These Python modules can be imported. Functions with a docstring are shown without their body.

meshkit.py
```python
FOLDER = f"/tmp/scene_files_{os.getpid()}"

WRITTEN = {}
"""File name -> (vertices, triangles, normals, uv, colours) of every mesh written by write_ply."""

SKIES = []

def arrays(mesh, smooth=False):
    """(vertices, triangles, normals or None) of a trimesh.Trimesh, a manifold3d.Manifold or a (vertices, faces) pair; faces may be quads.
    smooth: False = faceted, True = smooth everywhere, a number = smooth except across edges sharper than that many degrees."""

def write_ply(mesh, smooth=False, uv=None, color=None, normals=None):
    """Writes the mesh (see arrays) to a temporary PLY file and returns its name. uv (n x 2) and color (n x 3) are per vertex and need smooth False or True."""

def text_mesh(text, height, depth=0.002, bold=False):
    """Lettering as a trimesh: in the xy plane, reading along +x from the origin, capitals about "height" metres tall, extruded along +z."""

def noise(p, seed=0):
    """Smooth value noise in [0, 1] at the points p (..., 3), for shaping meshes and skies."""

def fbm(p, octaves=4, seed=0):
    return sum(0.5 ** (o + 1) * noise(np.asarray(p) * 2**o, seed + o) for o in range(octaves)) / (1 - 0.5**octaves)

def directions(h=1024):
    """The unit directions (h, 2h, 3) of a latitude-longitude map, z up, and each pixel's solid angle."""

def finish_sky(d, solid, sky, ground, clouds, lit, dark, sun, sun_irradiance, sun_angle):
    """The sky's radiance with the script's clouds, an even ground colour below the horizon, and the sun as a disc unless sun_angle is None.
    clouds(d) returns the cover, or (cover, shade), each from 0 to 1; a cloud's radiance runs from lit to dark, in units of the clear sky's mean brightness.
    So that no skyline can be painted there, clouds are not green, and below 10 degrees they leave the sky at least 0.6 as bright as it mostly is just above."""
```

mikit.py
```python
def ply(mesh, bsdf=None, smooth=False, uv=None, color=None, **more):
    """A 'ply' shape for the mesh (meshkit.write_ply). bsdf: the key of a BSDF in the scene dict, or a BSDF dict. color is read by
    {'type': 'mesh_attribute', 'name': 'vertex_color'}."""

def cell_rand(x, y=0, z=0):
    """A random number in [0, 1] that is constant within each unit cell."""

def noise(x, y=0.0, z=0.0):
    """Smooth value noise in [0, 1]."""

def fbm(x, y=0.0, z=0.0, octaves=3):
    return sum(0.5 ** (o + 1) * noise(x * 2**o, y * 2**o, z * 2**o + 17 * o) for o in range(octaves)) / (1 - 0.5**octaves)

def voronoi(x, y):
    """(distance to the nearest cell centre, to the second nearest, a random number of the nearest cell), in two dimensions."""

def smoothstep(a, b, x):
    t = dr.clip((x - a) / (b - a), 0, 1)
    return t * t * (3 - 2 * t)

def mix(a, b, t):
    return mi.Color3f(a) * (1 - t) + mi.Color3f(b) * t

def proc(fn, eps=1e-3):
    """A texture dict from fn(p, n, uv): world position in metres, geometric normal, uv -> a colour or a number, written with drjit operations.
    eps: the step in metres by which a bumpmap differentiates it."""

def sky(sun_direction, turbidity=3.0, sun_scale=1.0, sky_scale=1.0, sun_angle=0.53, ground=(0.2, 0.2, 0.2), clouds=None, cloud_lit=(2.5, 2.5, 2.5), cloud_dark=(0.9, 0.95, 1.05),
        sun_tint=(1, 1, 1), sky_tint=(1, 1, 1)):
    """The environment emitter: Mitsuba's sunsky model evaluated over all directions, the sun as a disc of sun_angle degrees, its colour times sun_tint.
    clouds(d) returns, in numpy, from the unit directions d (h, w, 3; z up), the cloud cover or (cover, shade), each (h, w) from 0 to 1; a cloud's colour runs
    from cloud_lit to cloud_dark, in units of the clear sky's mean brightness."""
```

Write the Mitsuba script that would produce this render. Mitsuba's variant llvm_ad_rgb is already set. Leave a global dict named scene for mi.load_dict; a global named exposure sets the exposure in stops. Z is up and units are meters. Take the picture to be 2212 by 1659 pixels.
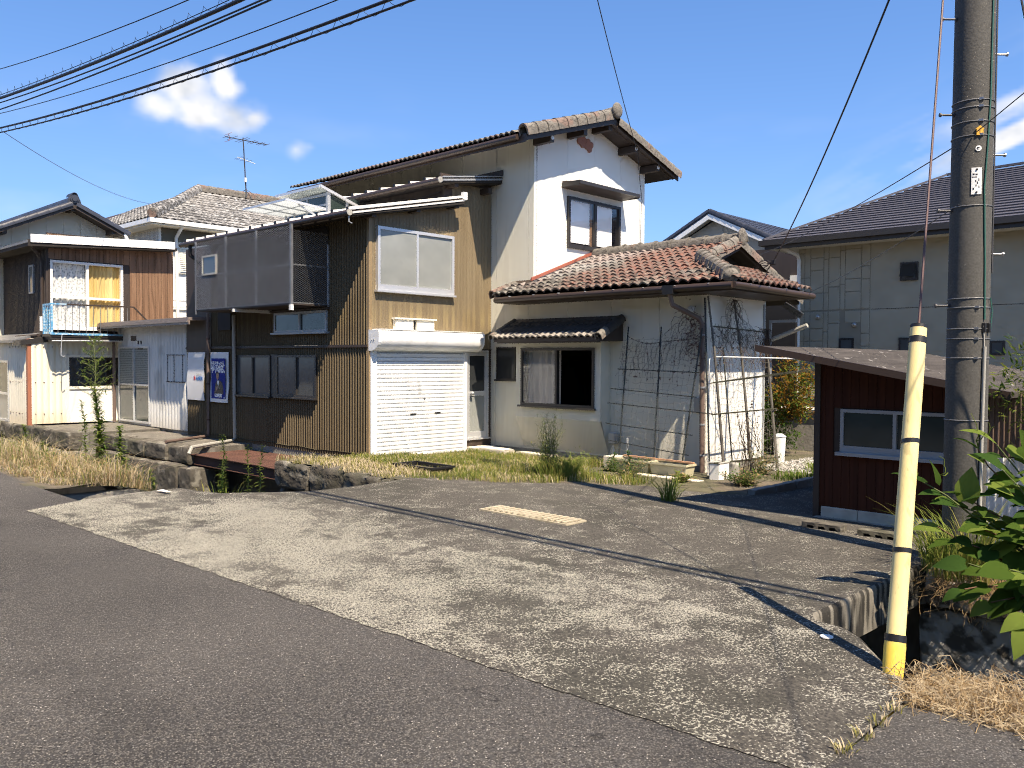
import math, random
import numpy as np, trimesh, mitsuba as mi, drjit as dr
import mikit, meshkit
from mikit import proc, noise, fbm, voronoi, cell_rand, smoothstep, mix
from shapely.geometry import Polygon, box as sbox, LineString
from shapely.ops import unary_union
T = mi.ScalarTransform4f
rng = np.random.default_rng(7)
random.seed(7)
scene, labels = {}, {}

# ------------------------------------------------------------------ camera, light, exposure
TH, PI_, RO = math.radians(43.66), math.radians(1.658), math.radians(0.323)
FWH = np.array([-math.sin(TH), math.cos(TH), 0.0]); RT = np.array([math.cos(TH), math.sin(TH), 0.0]); ZZ = np.array([0, 0, 1.0])
FW = FWH * math.cos(PI_) - ZZ * math.sin(PI_)
UP0 = FWH * math.sin(PI_) + ZZ * math.cos(PI_)
UP = -RT * math.sin(RO) + UP0 * math.cos(RO)
EYE = np.array([0.0, 0.0, 1.6])
scene['camera'] = {'type': 'perspective', 'fov': 62.07, 'fov_axis': 'x', 'near_clip': 0.05, 'far_clip': 2000.0,
                   'to_world': T().look_at(origin=EYE.tolist(), target=(EYE + FW).tolist(), up=UP.tolist())}
exposure = 2.62
SUN = np.array([1.0, -0.33, 1.42]); SUN /= np.linalg.norm(SUN)

def img_dir(u, v):            # direction seen at a place of the photograph (2212 x 1659 frame); used for where the clouds stand
    f = 2519.4 / 3032 * 2212
    rt = RT * math.cos(RO) + UP0 * math.sin(RO)
    d = rt * (u - 1106) + UP * (829.5 - v) + FW * f
    return d / np.linalg.norm(d)

def clouds(d):
    cover = np.zeros(d.shape[:2])
    def blob(u, v, ru, rv, rot=0.0, soft=0.45, amp=1.0, seed=0, freq=24):
        c = img_dir(u, v); a = np.cross(c, [0, 0, 1.0]); a /= np.linalg.norm(a); b = np.cross(a, c)
        x, y, z = d @ a, d @ b, d @ c
        x, y = x * math.cos(rot) + y * math.sin(rot), -x * math.sin(rot) + y * math.cos(rot)
        r = np.sqrt((x / ru) ** 2 + (y / rv) ** 2); near = (z > .5) & (r < 2.2); out = np.zeros(r.shape)
        val = np.clip((1 - r[near] + 1.5 * (meshkit.fbm(d[near] * freq + 3, 5, seed) - .5)) / soft, 0, 1)
        out[near] = val * val * (3 - 2 * val) * amp; return out
    for a in ((420, 235, .050, .034), (392, 195, .032, .030), (360, 240, .045, .024), (485, 190, .018, .032), (505, 245, .050, .026), (440, 258, .065, .016), (545, 255, .024, .016), (500, 200, .02, .02)):
        cover = np.maximum(cover, blob(*a, soft=1.0, seed=3, freq=26))
    cover = np.maximum(cover, blob(640, 322, .018, .016, .6, 1.1, .75, seed=5, freq=30))
    cover = np.maximum(cover, blob(430, 245, .085, .036, .0, 2.2, .40, seed=9, freq=22))
    c0 = img_dir(2190, 300); a0 = np.cross(c0, [0, 0, 1.0]); a0 /= np.linalg.norm(a0); b0 = np.cross(a0, c0); X, Y, Zc = d @ a0, d @ b0, d @ c0
    U, W = X * .93 + Y * .36, -X * .36 + Y * .93; near = (Zc > .5) & (np.abs(U) < .6) & (np.abs(W) < .16)
    st = np.zeros(cover.shape); q = np.column_stack([U[near] * 9, W[near] * 60, 0 * U[near]])
    st[near] = np.clip((meshkit.fbm(q, 5, 31) - .40) * 3.6, 0, 1) * np.exp(-((U[near] - .08) / .17) ** 2 - (W[near] / .050) ** 2) * 1.25
    cover = np.maximum(cover, np.clip(st, 0, .95))
    el = d[..., 2]
    wisps = np.clip((meshkit.fbm(d * np.array([5, 5, 16.0]), 5, 11) - .56) * 3.2, 0, 1) * .30 * np.exp(-((el - .12) / .12) ** 2)
    cover = np.maximum(cover, wisps)
    shade = np.clip((meshkit.fbm(d * 34, 5, 21) - .42) * 2.4, 0, .75)
    return cover, shade

scene['daylight'] = mikit.sky(SUN.tolist(), turbidity=2.6, sun_scale=1.0, sky_scale=0.74, clouds=clouds, cloud_lit=(2.55, 2.5, 2.45), cloud_dark=(1.25, 1.4, 1.65), sky_tint=(0.84, 0.99, 1.20), sun_tint=(0.985, 1.0, 1.03))

# ------------------------------------------------------------------ helpers
class M:
    def __init__(s): s.v, s.f, s.n = [], [], 0
    def add(s, v, f):
        v = np.asarray(v, float); f = np.asarray(f, int)
        if len(f) and f.shape[1] == 4: f = np.vstack([f[:, [0, 1, 2]], f[:, [0, 2, 3]]])
        s.v.append(v); s.f.append(f + s.n); s.n += len(v); return s
    def mesh(s, m): return s.add(m.vertices, m.faces)
    def quad(s, a, b, c, d): return s.add([a, b, c, d], [[0, 1, 2], [0, 2, 3]])
    def box(s, x0, x1, y0, y1, z0, z1, bev=0.0):
        if bev:
            P = [(x, y, z) for sx, x in ((1, x0), (-1, x1)) for sy, y in ((1, y0), (-1, y1)) for sz, z in ((1, z0), (-1, z1))]
            S = [(sx, sy, sz) for sx in (1, -1) for sy in (1, -1) for sz in (1, -1)]
            pts = []
            for p, q in zip(P, S):
                for k in range(3):
                    w = [p[i] + q[i] * bev * (i != k) for i in range(3)]; pts.append(w)
            return s.mesh(trimesh.convex.convex_hull(np.array(pts)))
        v = [(x, y, z) for z in (z0, z1) for y in (y0, y1) for x in (x0, x1)]
        return s.add(v, [[0, 2, 3, 1], [4, 5, 7, 6], [0, 1, 5, 4], [2, 6, 7, 3], [0, 4, 6, 2], [1, 3, 7, 5]])
    def bar(s, p0, p1, w, h, up=(0, 0, 1)):
        p0, p1 = np.array(p0, float), np.array(p1, float); d = p1 - p0; d /= np.linalg.norm(d); up = (0, 1, 0) if abs(d[2]) > .999 else up
        a = np.cross(d, up); a /= np.linalg.norm(a); b = np.cross(a, d)
        v = [p + a * i * w / 2 + b * j * h / 2 for p in (p0, p1) for j in (-1, 1) for i in (-1, 1)]
        return s.add(v, [[0, 2, 3, 1], [4, 5, 7, 6], [0, 1, 5, 4], [2, 6, 7, 3], [0, 4, 6, 2], [1, 3, 7, 5]])
    def tube(s, pts, r, n=6, caps=True):
        P = np.asarray(pts, float); k = len(P); r = np.broadcast_to(np.asarray(r, float), (k,))
        t = np.gradient(P, axis=0); t /= np.linalg.norm(t, axis=1, keepdims=True) + 1e-12
        u = np.cross(t[0], [0, 0, 1.0] if abs(t[0][2]) < .9 else [1.0, 0, 0]); u /= np.linalg.norm(u)
        rings = []; a = np.arange(n) * 2 * math.pi / n
        for i in range(k):
            u = u - t[i] * (u @ t[i]); u /= np.linalg.norm(u) + 1e-12; w = np.cross(t[i], u)
            rings.append(P[i] + r[i] * (np.cos(a)[:, None] * u + np.sin(a)[:, None] * w))
        v = np.vstack(rings); f = []
        for i in range(k - 1):
            for j in range(n):
                q = (j + 1) % n; f.append((i * n + j, i * n + q, (i + 1) * n + q, (i + 1) * n + j))
        s.add(v, f)
        if caps:
            for i, o in ((0, 1), (k - 1, -1)):
                s.add(np.vstack([rings[i], P[i][None]]), [((j, n, (j + 1) % n)[::o]) for j in range(n)])
        return s
    def prism(s, poly, axis, a0, a1):     # poly in the two other axes (x<y<z order), extruded along axis
        if not isinstance(poly, Polygon) and not hasattr(poly, 'geoms'): poly = Polygon(poly)
        for g in getattr(poly, 'geoms', [poly]):
            if g.is_empty or g.area < 1e-9: continue
            m = trimesh.creation.extrude_polygon(g, abs(a1 - a0), engine='earcut'); v = np.array(m.vertices); v[:, 2] += min(a0, a1)
            o = {'z': [0, 1, 2], 'y': [0, 2, 1], 'x': [2, 0, 1]}[axis]
            f = m.faces if axis != 'y' else m.faces[:, ::-1]
            s.add(v[:, o], f)
        return s
    def get(s): return trimesh.Trimesh(np.vstack(s.v), np.vstack(s.f), process=False)

def numbered(name):
    if name not in scene and name not in taken: taken.add(name); return name
    k = 1
    while f'{name}_{k:03d}' in taken or f'{name}_{k:03d}' in scene: k += 1
    taken.add(f'{name}_{k:03d}'); return f'{name}_{k:03d}'
taken = set(); counter = {}
def newkey(name):
    k = counter.get(name, 0); counter[name] = k + 1
    return name if k == 0 else f'{name}_{k:03d}'
def put(name, mesh, mat, parent=None, smooth=False, label=None, kind=None, uv=None):
    key = newkey(f'{parent}__{name}' if parent else name)
    if isinstance(mesh, M): mesh = mesh.get()
    scene[key] = mikit.ply(mesh, 'mat_' + mat, smooth=smooth) if not isinstance(mesh, dict) else mesh
    if label or kind:
        labels[key] = {}
        if label: labels[key]['label'] = label
        if kind: labels[key]['kind'] = kind
    return key
def thing(name, label, cat, group=None, kind=None):
    key = newkey(name); labels[key] = {'label': label, 'category': cat}
    if group: labels[key]['group'] = group
    if kind: labels[key]['kind'] = kind
    return key
def single(name, mesh, mat, label, cat, group=None, smooth=False, kind=None):
    key = put(name, mesh, mat, smooth=smooth); labels[key] = {'label': label, 'category': cat}
    if group: labels[key]['group'] = group
    if kind: labels[key]['kind'] = kind
    return key
def struct(name, mesh, mat, label, cat='ground', smooth=False):
    return single(name, mesh, mat, label, cat, smooth=smooth, kind='structure')

def B(f, *a, **k):     # a fresh mesh from one method call: B('box', ...)
    m = M(); getattr(m, f)(*a, **k); return m

# ------------------------------------------------------------------ materials
def mat(name, color, rough=.6, metal=0.0, spec=.5, bump=None, bscale=.003, eps=2e-3, clear=0.0):
    col = proc(color) if callable(color) else {'type': 'rgb', 'value': list(color)}
    b = {'type': 'principled', 'base_color': col, 'roughness': rough, 'metallic': metal, 'specular': spec}
    if clear: b['clearcoat'] = clear
    if bump is not None: b = {'type': 'bumpmap', 'arbitrary': proc(bump, eps), 'scale': bscale, 'nested': b}
    scene['mat_' + name] = {'type': 'twosided', 'nested': b}
    return name
def C(r, g, b): return mi.Color3f(r, g, b)
def leafmat(name, c, trans=.9, rough=.55):
    scene['mat_' + name] = {'type': 'principledthin', 'base_color': {'type': 'rgb', 'value': list(c)}, 'roughness': rough, 'diff_trans': trans, 'spec_trans': 0.0, 'eta': 1.35}
    return name

def f_asphalt(p, n, uv):
    f1, f2, w = voronoi(p.x * 105, p.y * 105)
    g1, g2, w2 = voronoi(p.x * 47 + 5, p.y * 47)
    big = fbm(p.x * .9, p.y * .9, 0, 3)
    ins = smoothstep(.62, .25, f1)
    g = .036 + .116 * w * w * ins + .035 * smoothstep(.6, 1, w2) * smoothstep(.5, .2, g1) + .03 * (big - .5)
    g = g + .26 * smoothstep(.978, .992, w) * smoothstep(.5, .25, f1) * (.3 + .7 * smoothstep(.4, .6, big))
    g = g * (1 - .60 * smoothstep(.84, .92, cell_rand(dr.floor(w2 * 977), 3, 1)) * smoothstep(.42, .2, g1))
    crack = fbm(p.x * 1.6 + 7, p.y * 1.6, 2.0, 4)
    g = g * (1 - .55 * smoothstep(.008, .0, dr.abs(crack - .5)) * smoothstep(.50, .58, noise(p.x * .5, p.y * .5, 9)))
    dk = smoothstep(.58, .75, fbm(p.x * 1.3 + 20, p.y * 1.3, 7, 4)); g = g * (1 - .22 * dk)
    t = noise(p.x * 60, p.y * 60, 4)
    return C(g * (1.04 + .05 * t), g * 1.0, g * (.88 + .08 * (1 - t)))
def h_grain(p, n, uv):
    f1, f2, w = voronoi(p.x * 105, p.y * 105)
    return w * smoothstep(.6, .2, f1)
mat('asphalt', f_asphalt, .85, bump=h_grain, bscale=.005)
def f_apron(p, n, uv):
    f1, f2, w = voronoi(p.x * 68, p.y * 68)
    h1, h2, w3 = voronoi(p.x * 31 + 9, p.y * 31)
    wear = fbm(p.x * .55 + 2.3, p.y * .9, 0, 3)
    fine = fbm(p.x * 7, p.y * 7, 3, 4); grit = noise(p.x * 120, p.y * 120, 5)
    zone = smoothstep(6.2, 4.0, p.y + .25 * (fine - .5)) * smoothstep(-1.5, -3.4, p.x) * (.75 + .25 * smoothstep(-4.5, -6.0, p.x)) + 1.15 * smoothstep(4.9, 3.2, p.y)
    ridge = smoothstep(.13, .0, dr.abs(p.y - 4.80 - .22 * (fbm(p.x * .9, 1.0, 2.0, 2) - .5))) * smoothstep(-6.2, -4.5, p.x) * smoothstep(-1.8, -2.6, p.x)
    streak = fbm(p.x * 1.1 + 3, p.y * 3.4, 8, 4)
    amt = dr.clip(.42 * dr.minimum(zone, 1) * (.16 + .92 * smoothstep(.34, .66, .62 * wear + .38 * streak + .22 * (fine - .5))) + .24 * ridge * fine * 2, 0, 1)
    stone = smoothstep(.50, .22, f1) * smoothstep(.04, .12, f2 - f1)
    stone2 = smoothstep(.34, .24, h1) * smoothstep(.45, .55, w3)
    q = .50 * fine + .50 * grit + .62 * (1 - stone) - .45 * stone2 - .18
    pale = smoothstep(.0, .16, q - 1.0 + amt * .98)
    moss = smoothstep(.50, .72, fbm(p.x * 1.5 + 11, p.y * 1.5, 5, 4)) * .45
    dark = mix(mix((.026, .024, .020), (.100, .092, .077), w * .65 + grit * .35), (.026, .026, .018), moss)
    dark = dark * (1 - .25 * stone2)
    col = mix(dark, mix((.20, .192, .158), (.39, .374, .31), grit), pale * .92)
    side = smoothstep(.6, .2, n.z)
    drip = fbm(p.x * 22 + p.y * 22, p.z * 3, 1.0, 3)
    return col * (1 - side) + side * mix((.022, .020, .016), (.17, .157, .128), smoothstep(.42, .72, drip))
def h_apron(p, n, uv):
    f1, f2, w = voronoi(p.x * 68, p.y * 68); return smoothstep(.5, .2, f1) * (.5 + .5 * w)
mat('apron', f_apron, .85, bump=h_apron, bscale=.005)
def f_stone(p, n, uv):
    b = fbm(p.x * 2.2, p.y * 2.2, p.z * 2.2, 4)
    s = fbm(p.x * 11, p.y * 11, p.z * 4, 4)
    pale = smoothstep(.55, .72, fbm(p.x * 6 + 3, p.y * 6, p.z * 6, 4))
    c = mix((.032, .028, .022), (.135, .122, .098), s)
    c = mix(c, (.30, .285, .24), pale * .5)
    return mix(c, (.05, .05, .028), smoothstep(.5, .7, b) * .6)
mat('stone', f_stone, .9, bump=lambda p, n, uv: fbm(p.x * 14, p.y * 14, p.z * 14, 4), bscale=.03)
def f_conc(p, n, uv):
    b = fbm(p.x * 3, p.y * 3, p.z * 3, 4); s = fbm(p.x * 25, p.y * 25, p.z * 8, 3)
    return mix((.10, .095, .08), (.34, .32, .28), b * .6 + s * .45)
mat('stone_pale', lambda p, n, uv: mix(f_stone(p, n, uv), (.55, .54, .49), smoothstep(.38, .58, fbm(p.x * 9, p.y * 9, p.z * 9, 4)) * .75), .9, bump=lambda p, n, uv: fbm(p.x * 16, p.y * 16, p.z * 16, 4), bscale=.03)
mat('concrete', f_conc, .85, bump=lambda p, n, uv: fbm(p.x * 30, p.y * 30, p.z * 30, 3), bscale=.006)
mat('pale_block', lambda p, n, uv: mix((.34, .31, .25), (.62, .58, .48), fbm(p.x * 8, p.y * 8, p.z * 8, 4)), .85, bump=lambda p, n, uv: fbm(p.x * 60, p.y * 60, p.z * 60, 2), bscale=.004)
def f_pole(p, n, uv):
    s = fbm(p.x * 6, p.y * 6, p.z * 1.2, 4); g = noise(p.x * 90, p.y * 90, p.z * 90)
    c = .072 + .035 * (s - .5) + .035 * (g - .5)
    sp = smoothstep(.93, .97, noise(p.x * 45, p.y * 45, p.z * 45)) * .12
    c = c + sp
    return C(c * 1.03, c, c * .90)
mat('pole_concrete', f_pole, .8, bump=lambda p, n, uv: fbm(p.x * 60, p.y * 60, p.z * 60, 3), bscale=.002)
def f_soil(p, n, uv):
    s = fbm(p.x * 7, p.y * 7, 0, 4); g = fbm(p.x * .7, p.y * .7, 4, 3)
    return mix(mix((.038, .032, .023), (.125, .105, .075), s), (.055, .06, .025), smoothstep(.45, .6, g) * .45)
mat('soil', f_soil, .95)
mat('gravel', lambda p, n, uv: mix((.12, .115, .10), (.48, .46, .42), voronoi(p.x * 28, p.y * 28)[2]), .9)
mat('dark_asphalt', lambda p, n, uv: mix((.016, .0155, .014), (.055, .052, .045), noise(p.x * 90, p.y * 90, 1) * .6 + .5 * fbm(p.x * 2, p.y * 2, 0, 3)), .85)
scene['mat_water'] = {'type': 'principled', 'base_color': {'type': 'rgb', 'value': [.02, .022, .015]}, 'roughness': .08, 'specular': .5}

def f_brown(p, n, uv):
    u = p.x + p.y * .9
    st = fbm(u * 16, p.z * .45, 2, 3); b = fbm(u * 1.1, p.z * .9, 5, 3)
    base = mix((.165, .127, .075), (.235, .188, .118), st)
    low = smoothstep(2.05, 2.35, p.z) * smoothstep(2.75, 2.3, p.z) * smoothstep(.4, .65, st)
    base = mix(base, (.34, .265, .12), low * .4)
    return mix(base, (.12, .085, .045), smoothstep(.55, .75, b) * .35)
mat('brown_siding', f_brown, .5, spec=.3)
mat('brown_siding_shade', lambda p, n, uv: f_brown(p, n, uv) * .66, .6, spec=.2)  # same siding paint, darkened to carry the shade of the road wall
mat('brown_trim', lambda p, n, uv: mix((.20, .145, .075), (.30, .22, .12), fbm(p.x * 9, p.y * 9, p.z * 1.2, 3)), .45)
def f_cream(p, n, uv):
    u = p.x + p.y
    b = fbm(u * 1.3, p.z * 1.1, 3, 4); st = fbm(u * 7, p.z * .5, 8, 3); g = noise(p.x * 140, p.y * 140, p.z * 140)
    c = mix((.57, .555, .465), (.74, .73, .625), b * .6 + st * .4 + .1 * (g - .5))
    shady = smoothstep(-11.7, -14.2, p.x + 1.1 * (fbm(u * .9, p.z * .7, 6, 3) - .5)) * smoothstep(4.2, 4.5, p.z)  # upper wall darkens to the left: shade put into the colour
    c = mix(c, (.15, .138, .10), shady)
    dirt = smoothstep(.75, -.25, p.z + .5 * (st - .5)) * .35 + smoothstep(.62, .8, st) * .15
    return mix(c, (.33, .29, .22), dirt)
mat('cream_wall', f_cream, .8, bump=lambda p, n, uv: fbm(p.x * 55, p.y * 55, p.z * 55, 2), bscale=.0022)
mat('white_wall', lambda p, n, uv: mix((.77, .755, .69), (.85, .84, .78), fbm(p.x * 1.5, p.y * 1.5, p.z * 1.5, 3)), .8, bump=lambda p, n, uv: fbm(p.x * 55, p.y * 55, p.z * 55, 2), bscale=.0015)
def f_redtile(p, n, uv):
    a = fbm(p.x * 1.0 + 4, p.y * 1.0, 1, 3); s = fbm(p.x * 24, p.y * 24, p.z * 24, 4)
    t = cell_rand(dr.floor(p.x / .3), dr.floor(p.y / .236), 2)
    red = smoothstep(.30, .70, smoothstep(-11.3, -9.2, p.x) * .45 + (a - .5) * 1.1 + (t - .5) * .16 + .24)
    c = mix(mix((.075, .069, .060), (.20, .185, .16), s), mix((.085, .045, .032), (.235, .095, .064), s * .75 + t * .25), red * smoothstep(.1, .8, .55 + (s - .5) * 1.2))
    c = mix(c, (.36, .35, .33), smoothstep(-10.2, -11.2, p.x - .8 * (p.y - 12.2)) * smoothstep(.3, .55, s) * .55)
    eave = smoothstep(12.6, 11.6, p.y + .9 * (fbm(p.x * 2.6, p.y * 2.6, 3, 3) - .5))
    lich = smoothstep(.50, .62, fbm(p.x * 17 + 5, p.y * 17, p.z * 17, 4))
    c = mix(c, (.26, .235, .18), lich * (.12 + .40 * eave))
    moss = smoothstep(.44, .58, fbm(p.x * 13, p.y * 13, p.z * 13, 4))
    return mix(c, (.022, .019, .015), moss * (.14 + .74 * eave))
mat('red_tile', f_redtile, .8, bump=lambda p, n, uv: fbm(p.x * 50, p.y * 50, p.z * 50, 3), bscale=.006)
def f_greytile(p, n, uv):
    s = fbm(p.x * 15, p.y * 15, p.z * 15, 4); r = fbm(p.x * 3.1, p.y * 3.1, p.z * 3.1, 3)
    c = mix((.075, .068, .058), (.25, .23, .195), s)
    c = mix(c, (.24, .13, .095), smoothstep(.52, .68, r) * .5)
    k = smoothstep(.55, .66, fbm(p.x * 30 + 2, p.y * 30, p.z * 30, 3))
    return mix(c, (.035, .032, .027), k * .6)
mat('grey_tile', f_greytile, .85, bump=lambda p, n, uv: fbm(p.x * 50, p.y * 50, p.z * 50, 3), bscale=.006)
mat('black_tile', lambda p, n, uv: mix(mix((.030, .030, .031), (.07, .068, .066), fbm(p.x * 9, p.y * 9, p.z * 9, 3)), (.30, .27, .235), smoothstep(11.66, 11.55, p.y) * smoothstep(.35, .55, fbm(p.x * 14, p.y * 14, p.z * 14, 3))), .5)
def f_whitetile(p, n, uv):
    s = fbm(p.x * 14, p.y * 14, p.z * 14, 4); b = fbm(p.x * .9, p.y * .9, 2, 3)
    c = mix((.075, .073, .069), (.36, .355, .34), smoothstep(.36, .72, s + .25 * (b - .5)))
    return mix(c, (.10, .088, .072), smoothstep(.55, .75, b) * .35)
mat('white_tile', f_whitetile, .85)
mat('navy_tile', lambda p, n, uv: mix((.018, .022, .034), (.05, .056, .075), fbm(p.x * 5, p.y * 5, p.z * 5, 3)), .45)
mat('slate', lambda p, n, uv: mix((.066, .064, .076), (.082, .080, .092), fbm(p.x * 3, p.y * 3, p.z * 3, 3)), .5)
mat('joint', (.25, .225, .17), .9)
mat('eave_shade_tone', lambda p, n, uv: mix((.10, .092, .066), (.17, .155, .115), fbm(p.x * 1.5, p.z * 3, 2, 4)), .8)  # tone of the shade painted under the hip house eave
mat('shed_roof', lambda p, n, uv: mix(mix((.030, .027, .025), (.075, .068, .062), fbm(p.x * 14, p.y * 2, 1, 4)), (.20, .19, .18), smoothstep(.90, .95, noise(p.x * 16, p.y * 12, 3))), .85, spec=.15)
mat('terrace', lambda p, n, uv: mix((.045, .041, .033), (.175, .162, .135), fbm(p.x * 3, p.y * 3, p.z * 3, 4) * .6 + .4 * noise(p.x * 40, p.y * 40, 2)), .85)
def f_beige(p, n, uv):
    s = fbm(p.x * 3, p.y * 3, p.z * 3, 3)
    return mix((.33, .30, .22), (.40, .37, .28), s)
mat('beige_render', f_beige, .75, bump=lambda p, n, uv: noise(p.x * 11 + 2.0 * noise(p.x * 6, p.z * 18, 0), p.z * 38, 1.0), bscale=.016, eps=5e-3)
mat('grey_wall', lambda p, n, uv: mix((.40, .40, .37), (.46, .46, .43), fbm(p.x, p.y, p.z, 3)), .8)
mat('beige_wall', lambda p, n, uv: mix(mix((.62, .56, .42), (.74, .68, .54), fbm(p.y * 2, p.z * 1.2, 1, 3)), (.36, .26, .13), smoothstep(.50, .72, fbm(p.y * 16, p.z * 2.2, 3, 4)) * smoothstep(4.1, 2.6, p.z) * smoothstep(.45, .1, dr.abs(p.y - 7.75)) * .8), .8)
def f_wcorr(p, n, uv):
    u = p.x + p.y; st = fbm(u * 11, p.z * .6, 1, 4); b = fbm(u * 1.4, p.z * 1.4, 4, 4)
    c = mix((.60, .60, .56), (.78, .78, .74), st)
    c = mix(c, (.20, .20, .18), smoothstep(.56, .74, b) * .42 + smoothstep(.62, .78, st) * .25)
    return mix(c, (.35, .26, .14), smoothstep(.25, -.15, p.z) * .3)
mat('white_corrugated', f_wcorr, .5)
mat('ivory_corrugated', lambda p, n, uv: mix(mix((.70, .66, .53), (.80, .76, .63), fbm(p.x * 8 + p.y * 8, p.z * .7, 1, 3)), (.45, .33, .17), smoothstep(.35, -.1, p.z) * .4), .5)
def f_board(p, n, uv):
    k = dr.floor(p.y / .172); r = cell_rand(k, 3, 5)
    y = p.y * 24 + r * 31; g = noise(y + 2.5 * noise(p.y * 7 + r * 9, p.z * 1.1, 2), p.z * 1.4, r * 7)
    return mix((.125, .068, .036), (.25, .15, .088), smoothstep(.15, .85, g) * .75 + .25 * r)
mat('wood_board', f_board, .6)
mat('dark_board', lambda p, n, uv: mix((.030, .022, .018), (.055, .042, .035), fbm(p.x * 12, p.y * 12, p.z, 3)), .6)
def f_redwood(p, n, uv):
    g = fbm(p.x * 34, p.z * .8, p.y * 34, 4); b = noise(dr.floor(p.x / .09) * 3.1, 2.0, dr.floor(p.y / .09))
    return mix((.024, .0065, .0035), (.085, .025, .011), g * .8 + .2 * b)
mat('red_wood', f_redwood, .7, spec=.2)
def f_rust(p, n, uv):
    s = fbm(p.x * 4, p.y * 4, p.z * 4, 4)
    return mix((.036, .018, .013), (.105, .050, .034), s)
mat('rust', f_rust, .75)
mat('white_paint', (.80, .80, .77), .4)
def f_shutter(p, n, uv):
    s = fbm(p.y * 5, p.z * 3, 1, 4); d = smoothstep(.55, .75, fbm(p.y * 9, p.z * 4, 6, 4))
    mk = smoothstep(.07, .0, dr.abs(p.y - 10.28 + .1 * (p.z - 1.05))) * smoothstep(.22, .05, dr.abs(p.z - 1.05))
    return mix(mix((.70, .715, .72), (.80, .81, .80), s), (.42, .43, .43), d * .25 + mk * .8)
mat('shutter_white', f_shutter, .45)
mat('cream_paint', (.76, .73, .63), .5)
mat('alu', (.66, .67, .68), .38, metal=.55)
mat('grey_alu', (.36, .38, .40), .45, metal=.3)
mat('dark_alu', (.030, .027, .025), .42)
mat('galv', lambda p, n, uv: mix((.13, .133, .138), (.28, .285, .29), fbm(p.x * 14, p.y * 14, p.z * 14, 3)), .45, metal=.4)
mat('sheet_white', lambda p, n, uv: mix((.62, .61, .57), (.76, .75, .71), fbm(p.x * 3, p.y * 3, p.z * 3, 3)), .5)
mat('roof_under', (.022, .018, .015), .8)
mat('dark_brown', (.045, .032, .025), .55)
mat('gutter_brown', (.048, .033, .026), .42)
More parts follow.
